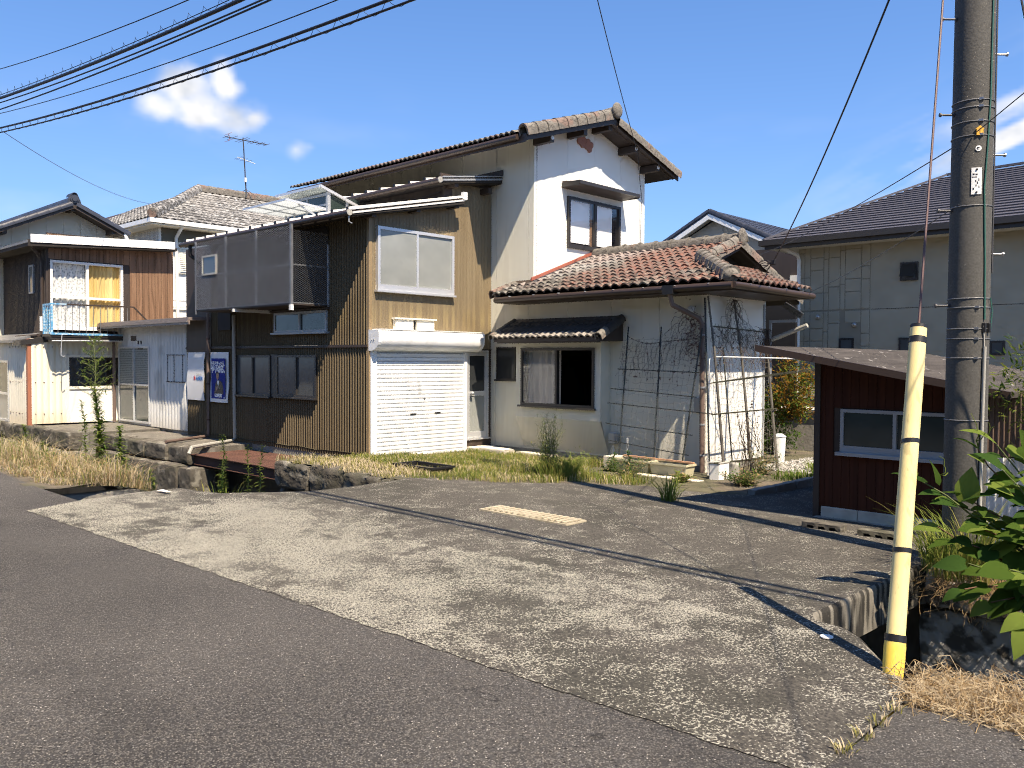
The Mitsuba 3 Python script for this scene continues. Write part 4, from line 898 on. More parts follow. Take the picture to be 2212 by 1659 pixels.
# hip side: faces right
U2 = np.array([0, 1.0, 0]); V2 = np.array([-1, 0, sW]); V2 /= np.linalg.norm(V2)
for r in range(5):
    x = xe + .03 - r * L * abs(V2[0])
    ys = yeW + (xe - x) * 1.0 + .05
    c = 0
    y = 14.2 - Wt
    while y + Wt > ys + .03:
        y0 = max(y, ys); w = y + Wt - y0
        if w > .05:
            o = np.array([x, y0, zeW + (xe + .03 - x) * sW])
            put('tile', M().add(*tile_mesh(o, U2, V2, w, L, 2 if w > .25 else 1, rise=.034, amp=1.35, jit=rng.uniform(-.004, .008))), 'red_tile', WR, smooth=50)
        y -= Wt
# back slope, barely seen
fb = M(); Vb = np.array([0, -1, sW]); Vb /= np.linalg.norm(Vb)
for r in range(10):
    for c in range(11): fb.add(*tile_mesh(np.array([-7.75 - c * Wt, 16.5, 2.83]) + Vb * L * r, -U, Vb, Wt, L, 1, rise=.03))
put('tile_field', fb, 'red_tile', WR, kind='stuff')
# hip ridge: a mossy row of half-round tiles
pa, pb = np.array([xe - .02, yeW + .02, zeW + .09]), np.array([-7.78, 12.86, 3.40])
nh = 8
for i in range(nh):
    a, b = pa + (pb - pa) * i / nh, pa + (pb - pa) * (i + 1.12) / nh
    put('hip_tile', half_tube(M(), a, b, .135 + .012 * (i == 0), .115, (0, 0, 1), drop=.07), 'grey_tile', WR, smooth=50)
put('hip_end', M().mesh(trimesh.creation.icosphere(2, 1).apply_transform(np.diag([.13, .13, .12, 1])).apply_translation(pa + np.array([-.03, .03, .0]))), 'grey_tile', WR, smooth=True)
# gablet
put('gablet_wall', M().prism([(12.9, 3.26), (14.03, 3.66), (15.2, 3.24)], 'x', -8.1, -8.05), 'roof_under', WR)
put('gablet_board', M().prism([(12.86, 3.27), (14.03, 3.70), (15.4, 3.20), (15.4, 3.10), (14.03, 3.60), (12.86, 3.17)], 'x', -7.72, -7.70), 'dark_brown', WR)
for i in range(4):
    p = np.array([-7.74, 12.84, 3.34]) + V * .31 * i
    put('verge_tile', half_tube(M(), p, p + V * .34, .11, .095, (0, -sW, 1), drop=.10), 'grey_tile', WR, smooth=50)
for i in range(9):
    p = np.array([-7.74, 16.5, 2.83]) + Vb * .305 * i
    put('verge_tile', half_tube(M(), p, p + Vb * .34, .11, .095, (0, sW, 1), drop=.10), 'grey_tile', WR, smooth=50)
for i in range(9):
    a = XK + .03 + i * .375
    put('ridge_tile', half_tube(M(), (a + .40, 14.03, 3.80), (a, 14.03, 3.80), .12, .105, (0, 0, 1), drop=.05), 'grey_tile', WR, smooth=50)
    put('ridge_collar', half_tube(M(), (a + .425, 14.03, 3.80), (a + .385, 14.03, 3.80), .135, .135, (0, 0, 1), drop=.05), 'grey_tile', WR, smooth=50)
put('ridge_base', M().box(XK + .01, -7.74, 13.93, 14.13, 3.64, 3.79), 'grey_tile', WR)
put('ridge_end', M().mesh(trimesh.creation.icosphere(2, 1).apply_transform(np.diag([.06, .13, .17, 1])).apply_translation((-7.66, 14.03, 3.83))), 'grey_tile', WR, smooth=True)
# flashing against the gable wall
put('flashing', M().prism([(Y1 - .05, 3.10), (14.0, 3.78), (14.0, 3.72), (Y1 - .05, 3.02)], 'x', XK, XK + .10), 'galv', WR)
put('flashing', M().prism([(Y1 - .08, 3.17), (14.0, 3.85), (14.0, 3.79), (Y1 - .08, 3.11)], 'x', XK, XK + .035), 'flash_red', WR, label='faded red metal flashing along the gable wall')
put('flashing', M().prism([(Y1 - .12, 3.0), (Y1, 3.06), (Y1, 3.14), (Y1 - .12, 3.06)], 'x', -11.55, XK + .02), 'dark_brown', WR)
vl_ = np.array([-11.52, yeW - .03, zeW + .03])
for i in range(3): put('verge_tile', half_tube(M(), vl_ + V * .22 * i, vl_ + V * (.22 * i + .25), .085, .075, (0, -sW, 1), drop=.09), 'grey_tile', WR, smooth=50)
# gutters and downpipe
put('gutter', B('tube', [(-11.40, yeW - .06, zeW - .085), (xe + .05, yeW - .06, zeW - .065)], .055, 8), 'gutter_brown', WR, smooth=True)
put('gutter', B('tube', [(xe + .06, yeW - .06, zeW - .065), (xe + .06, 14.2, zeW - .085)], .055, 8), 'gutter_brown', WR, smooth=True)
for x in np.arange(-11.0, -6.6, .6): put('gutter_hook', B('box', x, x + .012, yeW - .118, yeW - .05, zeW - .035, zeW - .022), 'grey_alu', WR)
for y in np.arange(11.9, 14.2, .6): put('gutter_hook', B('box', xe + .05, xe + .118, y, y + .012, zeW - .035, zeW - .022), 'grey_alu', WR)
put('fascia', M().box(-11.45, xe, yeW + .02, yeW + .04, zeW - .14, zeW - .02).box(xe - .02, xe, yeW + .04, 14.2, zeW - .14, zeW - .02), 'dark_brown', WR)
put('rainhead', M().box(-7.62, -7.42, yeW - .12, yeW + .02, zeW - .16, zeW - .02), 'black', H)
put('downpipe', B('tube', [(-7.52, yeW - .05, zeW - .14), (-7.50, yeW + .0, zeW - .32), (-7.34, Y1 - .12, zeW - .52), (-7.30, Y1 - .08, zeW - .62), (-7.27, Y1 - .08, -.32)], .042, 8), 'pipe_brown', H, smooth=40)
for z in (2.0, 1.15, .55, .05): put('pipe_clip', B('tube', [(-7.275, Y1 - .08, z), (-7.275, Y1 - .08, z + .025)], .05, 8), 'grey_alu', H)
put('lamp', M().mesh(trimesh.creation.icosphere(2, .078).apply_translation((-7.50, Y1 - .10, 2.42))), 'bulb_glass', H, smooth=True)
put('lamp_base', B('tube', [(-7.50, Y1, 2.46), (-7.50, Y1 - .07, 2.45)], .03, 8), 'grey_alu', H)
put('meter_box', M().box(-7.46, -7.34, Y1 - .05, Y1 - .001, .75, .99, .008), 'pipe_grey', H)
mt = put('gas_meter', M().box(-9.12, -8.98, Y1 - .16, Y1 - .03, .12, .32, .015), 'grey_alu', H); put('pipe', B('tube', [(-9.05, Y1 - .09, .12), (-9.05, Y1 - .09, -.3)], .016, 6), 'pipe_white', mt)
# black side window and pipe at the right end of the wing
window(H, 'y', 14.19, -1, -7.2, -7.16, 1.0, 1.1, 'dark_alu', None, .01, .01, mull=[]) if False else None
put('rear_window_trim', M().box(XW + .02, -6.74, 14.28, 14.32, 2.28, 2.33).box(XW + .02, XW + .06, 14.28, 14.32, 1.2, 2.28), 'grey_alu', H)
put('vent_pipe', B('tube', [(XW + .10, 14.25, 1.98), (XW + .75, 14.25, 2.22)], .04, 8), 'pipe_grey', H, smooth=40)
put('rear_brace', M().bar((-6.95, 14.26, 2.60), (-6.62, 14.26, 2.38), .05, .10), 'grey_tile', H)
# ------------------------------------------------------------------ neighbours on the left
# white corrugated lean-to in front of the brown building
LT = thing('shed_annex', 'low white corrugated annex with an aluminium sliding door, left of the brown ribbed wall', 'annex')
hA = [(-23.05, -21.19, -.06, 1.87)]
put('siding', corr('y', Y0, -1, -23.18, -19.195, -.13, 2.42, .165, BIGWAVE, hA), 'white_corrugated', LT, smooth=35)
put('side_wall', M().box(-23.2, -23.16, Y0, 12, -.3, 2.4).box(-19.22, -19.196, Y0 + .02, 12, -.3, 2.4), 'white_corrugated', LT)
put('base', M().box(-23.2, -19.19, Y0 + .005, Y0 + .12, -.5, -.132), 'concrete', LT)
for x in (-22.1, -20.4):
    for i in range(7): put('vent_bar', B('box', x + i * .07, x + i * .07 + .022, Y0 - .006, Y0 + .004, -.42, -.16), 'dark_alu', LT)
aw = window(LT, 'y', Y0, -1, -23.06, -21.18, -.07, 1.88, 'alu', ['green_glass', 'blind', 'green_glass', 'blind'], .05, .05, rails=(.90,), mw=.045)
aw2 = put('roof', M().prism([(8.72, 2.50), (12.5, 2.62), (12.5, 2.55), (8.72, 2.43)], 'x', -23.4, -18.25), 'fascia_brown', LT)
for i, z in enumerate((2.36, 2.41, 2.46)): put('fascia', B('box', -23.42, -18.22, 8.70 - .02 * (i % 2), 8.74, z - .022, z + .024), 'fascia_brown', aw2)
put('wall_plate', M().box(-22.30, -21.95, Y0 - .03, Y0, 2.02, 2.15), 'dark_brown', LT); put('sign_mark', M().box(-21.90, -21.58, Y0 - .02, Y0, 1.93, 2.02).box(-21.90, -21.58, Y0 - .021, Y0, 1.80, 1.87), 'black', LT)
put('wire_frame', M().tube([(-20.2, Y0 - .04, 1.66), (-19.25, Y0 - .04, 1.66)], .008, 4).tube([(-20.15, Y0 - .04, 1.66), (-20.15, Y0 - .04, 1.02)], .008, 4).tube([(-19.8, Y0 - .04, 1.66), (-19.8, Y0 - .04, 1.02)], .008, 4).tube([(-19.35, Y0 - .04, 1.66), (-19.35, Y0 - .04, 1.02)], .008, 4).tube([(-20.2, Y0 - .04, 1.02), (-19.25, Y0 - .04, 1.02)], .011, 4), 'wire_grey', LT)
put('downpipe', B('tube', [(-23.28, 8.66, 2.36), (-23.28, 8.75, 2.18), (-23.27, Y0 - .08, 2.05), (-23.25, Y0 - .08, -.12)], .04, 8), 'pipe_brown', LT, smooth=40)
# brown boarded building with balcony
XL = -23.46
BB = thing('boarded_building', 'small two storey building clad in brown boards over ivory corrugated sheet', 'building')
hR = [(7.62, 9.40, 2.26, 4.07)]
put('wall', wall('x', XL - .06, XL - .012, [(7.5, 2.1), (10.75, 2.1), (10.75, 4.75), (7.5, 4.75)], hR), 'dark_board', BB)
yb_ = 7.50; i = 0
while yb_ < 10.7:
    a, b = yb_ + .006, yb_ + .166
    segs = [(2.1, 4.72)]
    if b > 7.60 and a < 9.42: segs = [(4.09, 4.72)]
    for z0, z1 in segs: put('board', B('box', XL - .012, XL + .006, a, b, z0, z1), 'wood_board', BB)
    yb_ += .172
put('side_wall', corr('y', 7.5, -1, -27.0, XL - .02, 2.1, 4.7, .10, RIB), 'dark_board', BB)
put('corner_trim', M().box(XL - .05, XL + .02, 7.47, 7.53, 2.05, 4.7), 'dark_board', BB)
put('side_window', frame_mesh('y', 7.46, 7.5, -24.75, -24.40, 3.25, 4.0, .05), 'grey_alu', BB); put('side_window_pane', B('box', -24.70, -24.45, 7.475, 7.48, 3.30, 3.95), 'dim_glass', BB)
lw = window(BB, 'x', XL, 1, 7.56, 9.37, 2.29, 4.06, 'white_paint', ['pane', 'pane', 'pane', 'pane'], .06, .05, rails=(3.13,), mw=.06, wb=.10)
put('curtain', curtain('x', XL - .10, 7.64, 8.44, 2.38, 4.0, .13, .02), 'lace', lw); put('curtain', curtain('x', XL - .10, 8.48, 9.33, 2.38, 4.0, .10, .02), 'curtain_yellow', lw)
room(BB, XL - 1.2, XL - .07, 7.55, 9.45, 2.2, 4.1, '+x')
put('window_trim', M().box(XL, XL + .04, 7.52, 7.56, 2.25, 4.1), 'dark_brown', BB)
rb = put('roof', M().prism([(6.95, 4.42), (10.70, 4.62), (10.70, 4.54), (6.95, 4.32)], 'x', -27.0, XL + .42), 'roof_under', BB)
put('fascia', M().prism([(7.0, 4.41), (10.62, 4.58), (10.62, 4.78), (7.0, 4.61)], 'x', XL + .42, XL + .45), 'white_paint', rb)
put('roof_sheet', corr('y', 6.95, -1, -27.0, XL + .40, 4.40, 4.46, .12, BIGWAVE), 'galv', rb)
put('downpipe', B('tube', [(XL + .1, 7.08, 4.38), (XL - .05, 7.3, 4.2), (XL - .12, 7.42, 4.0), (XL - .12, 7.42, 2.2), (XL - .12, 7.32, 2.14), (XL - 1.6, 7.25, 2.12)], .038, 8), 'dark_brown', BB, smooth=40)
put('drain_stub', B('tube', [(XL - .12, 7.40, 2.25), (XL - .12, 7.40, 2.62)], .042, 8), 'pipe_white', BB)
# balcony
bal = put('balcony', M().box(XL + .01, XL + .62, 7.36, 9.3, 2.10, 2.17).box(XL + .01, XL + .60, 7.40, 9.2, 2.03, 2.10), 'dark_alu', BB)
blu = M()
for y in (7.38,): blu.box(XL + .56, XL + .62, y, y + .05, 2.17, 2.93).box(XL + .02, XL + .07, y, y + .05, 2.17, 2.93).box(XL + .02, XL + .62, y, y + .04, 2.88, 2.93)
blu.box(XL + .57, XL + .62, 7.36, 7.75, 2.90, 2.935)
for k_ in range(4): blu.box(XL + .12 + k_ * .12, XL + .14 + k_ * .12, 7.38, 7.40, 2.17, 2.9)
put('railing', blu, 'blue_paint', bal, label='flaking blue painted end of the balcony railing')
rl = M().bar((XL + .6, 7.75, 2.915), (XL + .6, 9.42, 2.925), .035, .035).bar((XL + .6, 9.42, 2.925), (XL + .6, 9.80, 2.55), .035, .035)
put('rail', rl, 'dark_brown', bal)
for j in range(11): put('baluster', B('tube', [(XL + .6, 7.55 + j * .17, 2.17), (XL + .6, 7.55 + j * .17, 2.9)], .008, 5), 'galv', bal)
put('edge_rail', M().box(XL + .62, XL + .64, 7.36, 9.25, 2.15, 2.20), 'blue_paint', bal); put('lower_rail', B('tube', [(XL + .62, 7.4, 2.0), (XL + .62, 9.25, 2.02)], .018, 6), 'alu', bal)
put('hook', B('tube', [(XL + .65, 7.62, 2.15), (XL + .65, 7.60, 1.72), (XL + .65, 7.60, 1.64), (XL + .65, 7.64, 1.60), (XL + .65, 7.69, 1.63)], .012, 6), 'alu', bal)
# ground floor
hG = [(7.93, 9.3, -.10, 1.65)]
put('siding', corr('x', XL, 1, 7.09, 9.4, -.10, 2.06, .15, BIGWAVE, hG), 'ivory_corrugated', BB, smooth=35)
put('siding', corr('y', 7.07, -1, -27.0, XL - .12, -.13, 2.02, .15, BIGWAVE, [(-27.0, -25.05, -.13, 1.5)]), 'ivory_corrugated', BB, smooth=35)
for z in (.15, .95, 1.85):
    for j in range(4): put('sheet_bolt', B('tube', [(XL + .0, 7.2 + j * .2, z), (XL + .035, 7.2 + j * .2, z)], .014, 6), 'rust', BB)
    for j in range(5): put('sheet_bolt', B('tube', [(-24.9 + j * .24, 7.07, z), (-24.9 + j * .24, 7.035, z)], .014, 6), 'rust', BB)
put('corner_post', M().box(XL - .11, XL + .012, 7.03, 7.13, -.13, 2.05), 'brown_post', BB, label='reddish brown corner post')
gd = put('shopfront', frame_mesh('x', XL - .02, XL + .05, 7.93, 9.32, -.10, 1.65, .06, (), (.80,), .07), 'cream_paint', BB)
put('opening', B('box', XL - .6, XL - .58, 7.9, 9.4, .7, 1.7), 'interior', gd); put('pane', M().quad((XL, 7.99, .83), (XL, 9.26, .83), (XL, 9.26, 1.59), (XL, 7.99, 1.59)), 'pane', gd)
put('panel', B('box', XL - .0, XL + .012, 7.99, 9.26, -.05, .77), 'white_wall', gd)
room(BB, XL - 1.5, XL - .04, 7.9, 9.36, .74, 1.68, '+x')
gw2 = window(BB, 'y', 7.07, -1, -27.0, -25.06, -.12, 1.5, 'alu', ['grey_glass', 'green_glass', 'grey_glass', 'green_glass'], .06, .03, rails=(.62,))
lr2 = put('lean_roof', M().prism([(6.88, 2.02), (7.5, 2.22), (7.5, 2.16), (6.88, 1.95)], 'x', -27.5, -24.0), 'galv', BB)
put('eave_beam', M().prism([(6.86, 2.0), (7.5, 2.12), (7.5, 1.98), (6.86, 1.88)], 'x', -24.0, XL + .05), 'dark_alu', BB)
put('core', M().box(-27.0, XL - .1, 7.6, 10.7, 2.1, 4.4) if False else M().box(-27, -24.8, 9.6, 10.7, -.1, 4.4), 'dark_board', BB)
# beige gable house behind
BG = thing('gable_house', 'beige panelled house with a dark brown gable roof, far left behind the boarded building', 'house')
sea = [5.0, 6.3, 7.25, 7.714, 8.164, 8.626, 9.09, 9.557, 10.03, 10.515]
ry, rzz = 9.2, 6.02
gzf = lambda y: rzz - .47 * abs(y - ry) - .03
for a, b in zip(sea[:-1], sea[1:]):
    P = [(a + .004, -.2), (b - .004, -.2), (b - .004, gzf(b))] + ([(ry, gzf(ry))] if a < ry < b else []) + [(a + .004, gzf(a))]
    put('wall_panel', wall('x', -27.06, -27.0, P), 'beige_wall', BG)
put('wall', M().box(-36, -27.07, 10.4, 10.46, -.2, 5.4).box(-27.3, -27.07, 6.5, 10.4, -.2, 4.7), 'beige_wall', BG)
br = put('roof', M().prism([(5.6, rzz - .47 * 3.6 + .02), (ry, rzz + .02), (10.62, rzz - .47 * 1.42 + .02), (10.62, rzz - .47 * 1.42 - .06), (ry, rzz - .06), (5.6, rzz - .47 * 3.6 - .06)], 'x', -36, -26.46), 'dark_brown', BG)
put('barge_board', M().prism([(5.6, rzz - .47 * 3.6 + .03), (ry, rzz + .03), (10.62, rzz - .47 * 1.42 + .03), (10.62, rzz - .47 * 1.42 - .10), (ry, rzz - .10), (5.6, rzz - .47 * 3.6 - .10)], 'x', -26.46, -26.42), 'dark_brown', br)
for sgn, n_ in ((-1, 11), (1, 5)):
    for i in range(n_):
        p = np.array([-26.46, ry + sgn * (.05 + .30 * i), rzz + .05 - .47 * (.05 + .30 * i)]); q_ = p + np.array([0, sgn * .33, -.155])
        put('verge_tile', half_tube(M(), q_, p, .10, .09, (0, sgn * .47, 1), drop=.05), 'navy_tile', br, smooth=50)
for y in (7.4, ry, 10.35): put('purlin', M().box(-27, -26.5, y - .06, y + .06, gzf(y) - .14, gzf(y)), 'dark_brown', br)
on = put('ridge_end', M().tube([(-26.38, ry, rzz + .17), (-26.5, ry, rzz + .17)], .12, 14).prism([(ry - .22, rzz - .02), (ry + .22, rzz - .02), (ry + .17, rzz + .14), (ry + .10, rzz + .30), (ry - .10, rzz + .30), (ry - .17, rzz + .14)], 'x', -26.5, -26.42).tube([(-26.35, ry, rzz + .17), (-26.38, ry, rzz + .17)], .075, 12), 'navy_tile', br, smooth=40)
put('ridge_tile', half_tube(M(), (-26.5, ry, rzz + .12), (-36, ry, rzz + .12), .13, .13, (0, 0, 1), drop=.06), 'navy_tile', br, smooth=50)
put('ridge_cap', half_tube(M(), (-26.38, ry, rzz + .27), (-26.8, ry, rzz + .27), .09, .09, (0, 0, 1), drop=.03), 'navy_tile', br, smooth=50)
put('gutter_end', B('tube', [(-26.5, 10.62, 5.36), (-26.44, 10.66, 5.30), (-26.44, 10.72, 5.12)], .06, 8), 'pipe_white', br)
# hip-roofed white house behind
HH = thing('hip_roof_house', 'white house with a pale lichened tile hip roof and white gutters, behind the boarded building', 'house')
XH, YH, ZH = -27.5, 11.94, 6.12
hw = put('wall', M().box(-28.16, -28.1, 12.42, 24, -.2, 6.0).box(-40, -28.16, 12.42, 12.48, -.2, 6.0), 'white_wall', HH)
put('eave_shade_strip', M().box(-28.1, -28.09, 12.5, 24, 5.46, 5.98), 'eave_shade_tone', HH)  # dark strip painted in for the shade below the eave
put('gable_boards', corr('y', 12.42, -1, -34, -28.12, 4.6, 5.98, .10, RIB), 'grey_wall', HH)
sh = put('shutter', M().box(-28.1, -28.02, 13.05, 14.6, 4.44, 5.48), 'cream_paint', HH)
for i in range(15): put('slat', M().prism([(-28.02, 4.50 + i * .064), (-27.985, 4.50 + i * .064), (-28.02, 4.55 + i * .064)], 'y', 13.08, 14.57), 'cream_paint', sh)
put('belt', M().box(-28.1, -28.03, 12.45, 24, 3.52, 3.62).box(-28.1, -28.05, 12.45, 24, 3.30, 3.50).box(-28.1, -28.03, 12.45, 24, 3.22, 3.28), 'white_paint', HH)
put('downpipe', B('tube', [(-27.62, 12.98, 6.02), (-27.62, 12.98, 5.92), (-27.98, 12.96, 5.62), (-28.0, 12.97, 5.4), (-28.0, 13.02, 2.0)], .055, 8), 'pipe_white', HH, smooth=40)
put('rainhead', M().box(-27.70, -27.55, 12.9, 13.06, 5.98, 6.12), 'pipe_white', HH)
hr = put('roof', M().add([(XH, YH, ZH), (XH, 26, ZH), (-30.6, 23, 7.80), (-30.6, 15.03, 7.80), (-40, YH, ZH), (-40, 15.03, 7.8)], [[0, 1, 2], [0, 2, 3], [0, 3, 5], [0, 5, 4]]).box(-40, XH, YH, 26, ZH - .14, ZH - .12), 'dark_brown', HH)
put('gutter', M().box(XH - .02, XH + .09, YH - .07, 24, ZH - .15, ZH - .01).box(-40, XH + .09, YH - .09, YH + .02, ZH - .15, ZH - .01), 'white_paint', hr)
put('soffit', M().box(XH - .58, XH - .02, YH + .0, 24, ZH - .20, ZH - .16).box(-40, XH - .02, YH + .0, YH + .5, ZH - .20, ZH - .16), 'cream_paint', hr)
U2 = np.array([0, 1.0, 0]); V2 = np.array([-3.1, 0, 1.68]); V2 /= np.linalg.norm(V2); k_ = 0
tf = M(); Lh, Wh = .262, .275
for r in range(13):
    base = np.array([XH + .04, 0, ZH + .0]) + V2 * Lh * r; ys = YH + (XH - base[0]) * 1.0 + .1; y = YH + .05
    for c in range(40):
        yy = YH + .02 + c * Wh
        if yy + Wh < ys: continue
        y0 = max(yy, ys); o = base.copy(); o[1] = y0
        v_, f_ = tile_mesh(o, U2, V2, yy + Wh - y0, Lh, 1, rise=.030, amp=.8)
        if c < 22 and k_ < 240: put('tile', M().add(v_, f_), 'white_tile', hr, smooth=50); k_ += 1
        else: tf.add(v_, f_)
put('tile_field', tf, 'white_tile', hr, kind='stuff')
U3 = np.array([-1.0, 0, 0]); V3 = np.array([0, 3.1, 1.68]); V3 /= np.linalg.norm(V3); tl = M()
for r in range(13):
    base = np.array([0, YH - .04, ZH]) + V3 * Lh * r; xs = XH - (base[1] - YH) - .1
    for c in range(30):
        xx = XH - .02 - c * Wh
        if xx - Wh > xs: continue
        x0 = min(xx, xs); o = base.copy(); o[0] = x0; tl.add(*tile_mesh(o, U3, V3, x0 - xx + Wh, Lh, 1, rise=.03, amp=1.2))
put('tile_field', tl, 'white_tile', hr, kind='stuff')
pa, pb = np.array([XH + .02, YH + .02, ZH + .10]), np.array([-30.6, 15.03, 7.92])
for i in range(15):
    a, b = pa + (pb - pa) * i / 15, pa + (pb - pa) * (i + 1.1) / 15
    put('hip_tile', half_tube(M(), a, b, .16, .14, (0, 0, 1), drop=.12), 'white_tile', hr, smooth=50)
put('hip_end', B('tube', [pa + np.array([.06, -.06, .04]), pa + np.array([-.05, .05, .07])], .16, 12), 'grey_tile', hr)
for i in range(20): put('ridge_tile', half_tube(M(), (-30.6, 15.0 + i * .40, 7.94), (-30.6, 15.44 + i * .40, 7.94), .14, .125, (0, 0, 1), drop=.14), 'grey_tile', hr, smooth=50)
# aerial on that roof
AN = thing('tv_antenna', 'rooftop television aerial on a thin mast with four stay legs', 'antenna')
az = -30.5
put('mast', B('tube', [(az, 16.92, 8.05), (az, 16.80, 10.12)], [.030, .024], 6), 'wire_grey', AN)
for dx, dy in ((.45, .35), (.45, -.25), (-.4, .3), (-.4, -.3)): put('leg', B('tube', [(az, 16.92, 8.15), (az + dx, 16.95 + dy, 7.88 - .12 * (dx > 0))], .014, 5), 'wire_grey', AN)
put('boom', B('tube', [(az, 16.05, 10.02), (az, 17.82, 10.04)], .019, 5), 'wire_grey', AN)
for y, l in ((16.1, .26), (16.35, .42), (16.72, .5), (16.85, .45), (17.15, .32), (17.28, .30), (17.5, .28), (17.6, .26), (17.8, .26)): put('element', B('tube', [(az - l, y, 10.03), (az + l, y, 10.03)], .010, 4), 'galv', AN)
put('reflector', M().tube([(az - .3, 16.18, 10.15), (az + .3, 16.18, 10.15)], .008, 4).tube([(az - .3, 16.2, 9.9), (az + .3, 16.2, 9.9)], .008, 4).tube([(az, 16.2, 9.88), (az, 16.24, 10.02), (az, 16.18, 10.16)], .012, 4), 'brown_post', AN)
put('boom', B('tube', [(az, 16.55, 9.33), (az, 17.32, 9.20)], .014, 5), 'pipe_white', AN)
for y in (16.6, 16.68, 16.82, 17.0): put('element', B('tube', [(az - .3, y, 9.32 - (y - 16.55) * .17), (az + .3, y, 9.32 - (y - 16.55) * .17)], .008, 4), 'galv', AN)
put('junction_box', B('box', az + .02, az + .08, 16.83, 16.90, 8.42, 8.58), 'pipe_white', AN)

# ------------------------------------------------------------------ neighbours on the right
YRH, XRH = 20.0, -9.39
RH = thing('modern_house', 'beige textured two storey house with a dark slate hip roof, behind the shed', 'house')
wins = [(-6.97, -6.59, 3.42, 3.83), (-8.335, -8.0, 1.78, 2.145), (-6.975, -6.67, 1.78, 2.14), (-5.12, -4.84, 1.75, 2.05)]
put('wall', wall('y', YRH, YRH + .1, [(XRH, .66), (3.0, .66), (3.0, 4.50), (XRH, 4.50)], wins), 'beige_render', RH)
put('wall_side', M().box(XRH - .0, XRH + .1, YRH + .1, 34, .66, 4.45), 'beige_render', RH)
put('base', M().box(XRH + .02, 3, YRH + .02, YRH + .2, -.4, .66), 'concrete', RH)
cols = [-9.36, -9.224, -9.078, -8.748, -8.627, -8.347, -8.228, -7.848, -7.646]
for ci, (a, b) in enumerate(zip(cols[:-1], cols[1:])):
    for lo, hi in ((.68, 2.795), (2.815, 4.40)):
        z = lo
        while z < hi - .05:
            h = rng.choice([.30, .42, .55, .70]) if b - a > .2 else rng.choice([.42, .6, .8])
            h = min(h, hi - z); h = h if hi - z - h > .14 else hi - z
            blocked = any(a < w[1] and b > w[0] and z < w[3] and z + h > w[2] for w in wins)
            if not blocked: put('panel', B('box', a + .011, b - .011, YRH - .018, YRH + .0, z + .011, z + h - .011, .004), 'beige_render', RH)
            z += h
put('joint_backing', B('box', -9.37, -7.64, YRH - .004, YRH, .66, 4.42), 'joint', RH)
put('joint_strip', M().box(-7.63, 3.0, YRH - .003, YRH, 2.80, 2.815), 'dark_brown', RH)
for w in wins:
    wn = window(RH, 'y', YRH, -1, w[0], w[1], w[2], w[3], 'dark_alu', 'dim_glass', .04, .05, mull=[])
    room(RH, w[0], w[1], YRH + .0, YRH + .3, w[2], w[3], '-y')
put('open_sash', M().add([(-6.93, YRH - .05, 3.80), (-6.63, YRH - .05, 3.80), (-6.63, YRH - .22, 3.50), (-6.93, YRH - .22, 3.50)], [(0, 1, 2, 3)]), 'dark_glass', RH)
for x, z in ((-8.858, 2.66), (-7.978, 2.455)): put('vent_hood', M().mesh(trimesh.creation.icosphere(2, .058).apply_translation((x, YRH - .045, z))), 'steel', RH, smooth=True)
put('downpipe', B('tube', [(-9.62, YRH - .62, 4.42), (-9.60, YRH - .60, 4.36), (-9.37, YRH - .10, 4.18), (-9.35, YRH - .06, 4.05), (-9.35, YRH - .06, .60)], .045, 8), 'pipe_white', RH, smooth=40)
ev, zev = YRH - .7, 4.50
xl_ = -9.97
rr = put('roof', M().add([(xl_, ev, zev), (6, ev, zev), (6, 26, zev), (xl_, 31, zev)] + [(-7.0, ev + 3.9, 6.20), (4.0, ev + 3.9, 6.36), (-7.0, 27, 6.20)], [[0, 1, 5], [0, 5, 4], [0, 4, 6], [0, 6, 3]]), 'slate', RH)
put('gutter', M().box(xl_ - .04, 6, ev - .09, ev + .02, zev - .11, zev + .02).box(xl_ - .09, xl_ + .02, ev - .09, 30, zev - .11, zev + .02), 'dark_alu', rr)
put('fascia', M().box(xl_ + .02, 6, ev + .02, ev + .05, zev - .20, zev), 'dark_alu', rr)
put('soffit', M().box(xl_ + .02, 6, ev + .05, YRH, zev - .17, zev - .15).box(xl_ + .02, XRH, ev + .05, 30, zev - .17, zev - .15), 'grey_wall', rr)
for i in range(21):
    t0, t1 = i / 21, (i + 1) / 21
    L0, R0 = np.array([xl_, ev, zev]), np.array([6, ev, zev]); L1, R1 = np.array([-7.0, ev + 3.85, 6.25]), np.array([4.0, ev + 3.85, 6.45])
    N = np.array([0, -.42, .9]); a, b, c_, d_ = L0 + (L1 - L0) * t0 + N * .042, R0 + (R1 - R0) * t0 + N * .042, R0 + (R1 - R0) * t1 + N * .010, L0 + (L1 - L0) * t1 + N * .010
    put('shingle_course', M().quad(a, b, c_, d_).quad(a - N * .035, b - N * .035, b, a), 'slate', rr)
put('hip_cap', M().bar((xl_, ev, zev + .05), (-7.0, ev + 3.85, 6.31), .10, .05).bar((-7.0, ev + 3.85, 6.31), (4.0, ev + 3.85, 6.51), .10, .05), 'slate', rr)
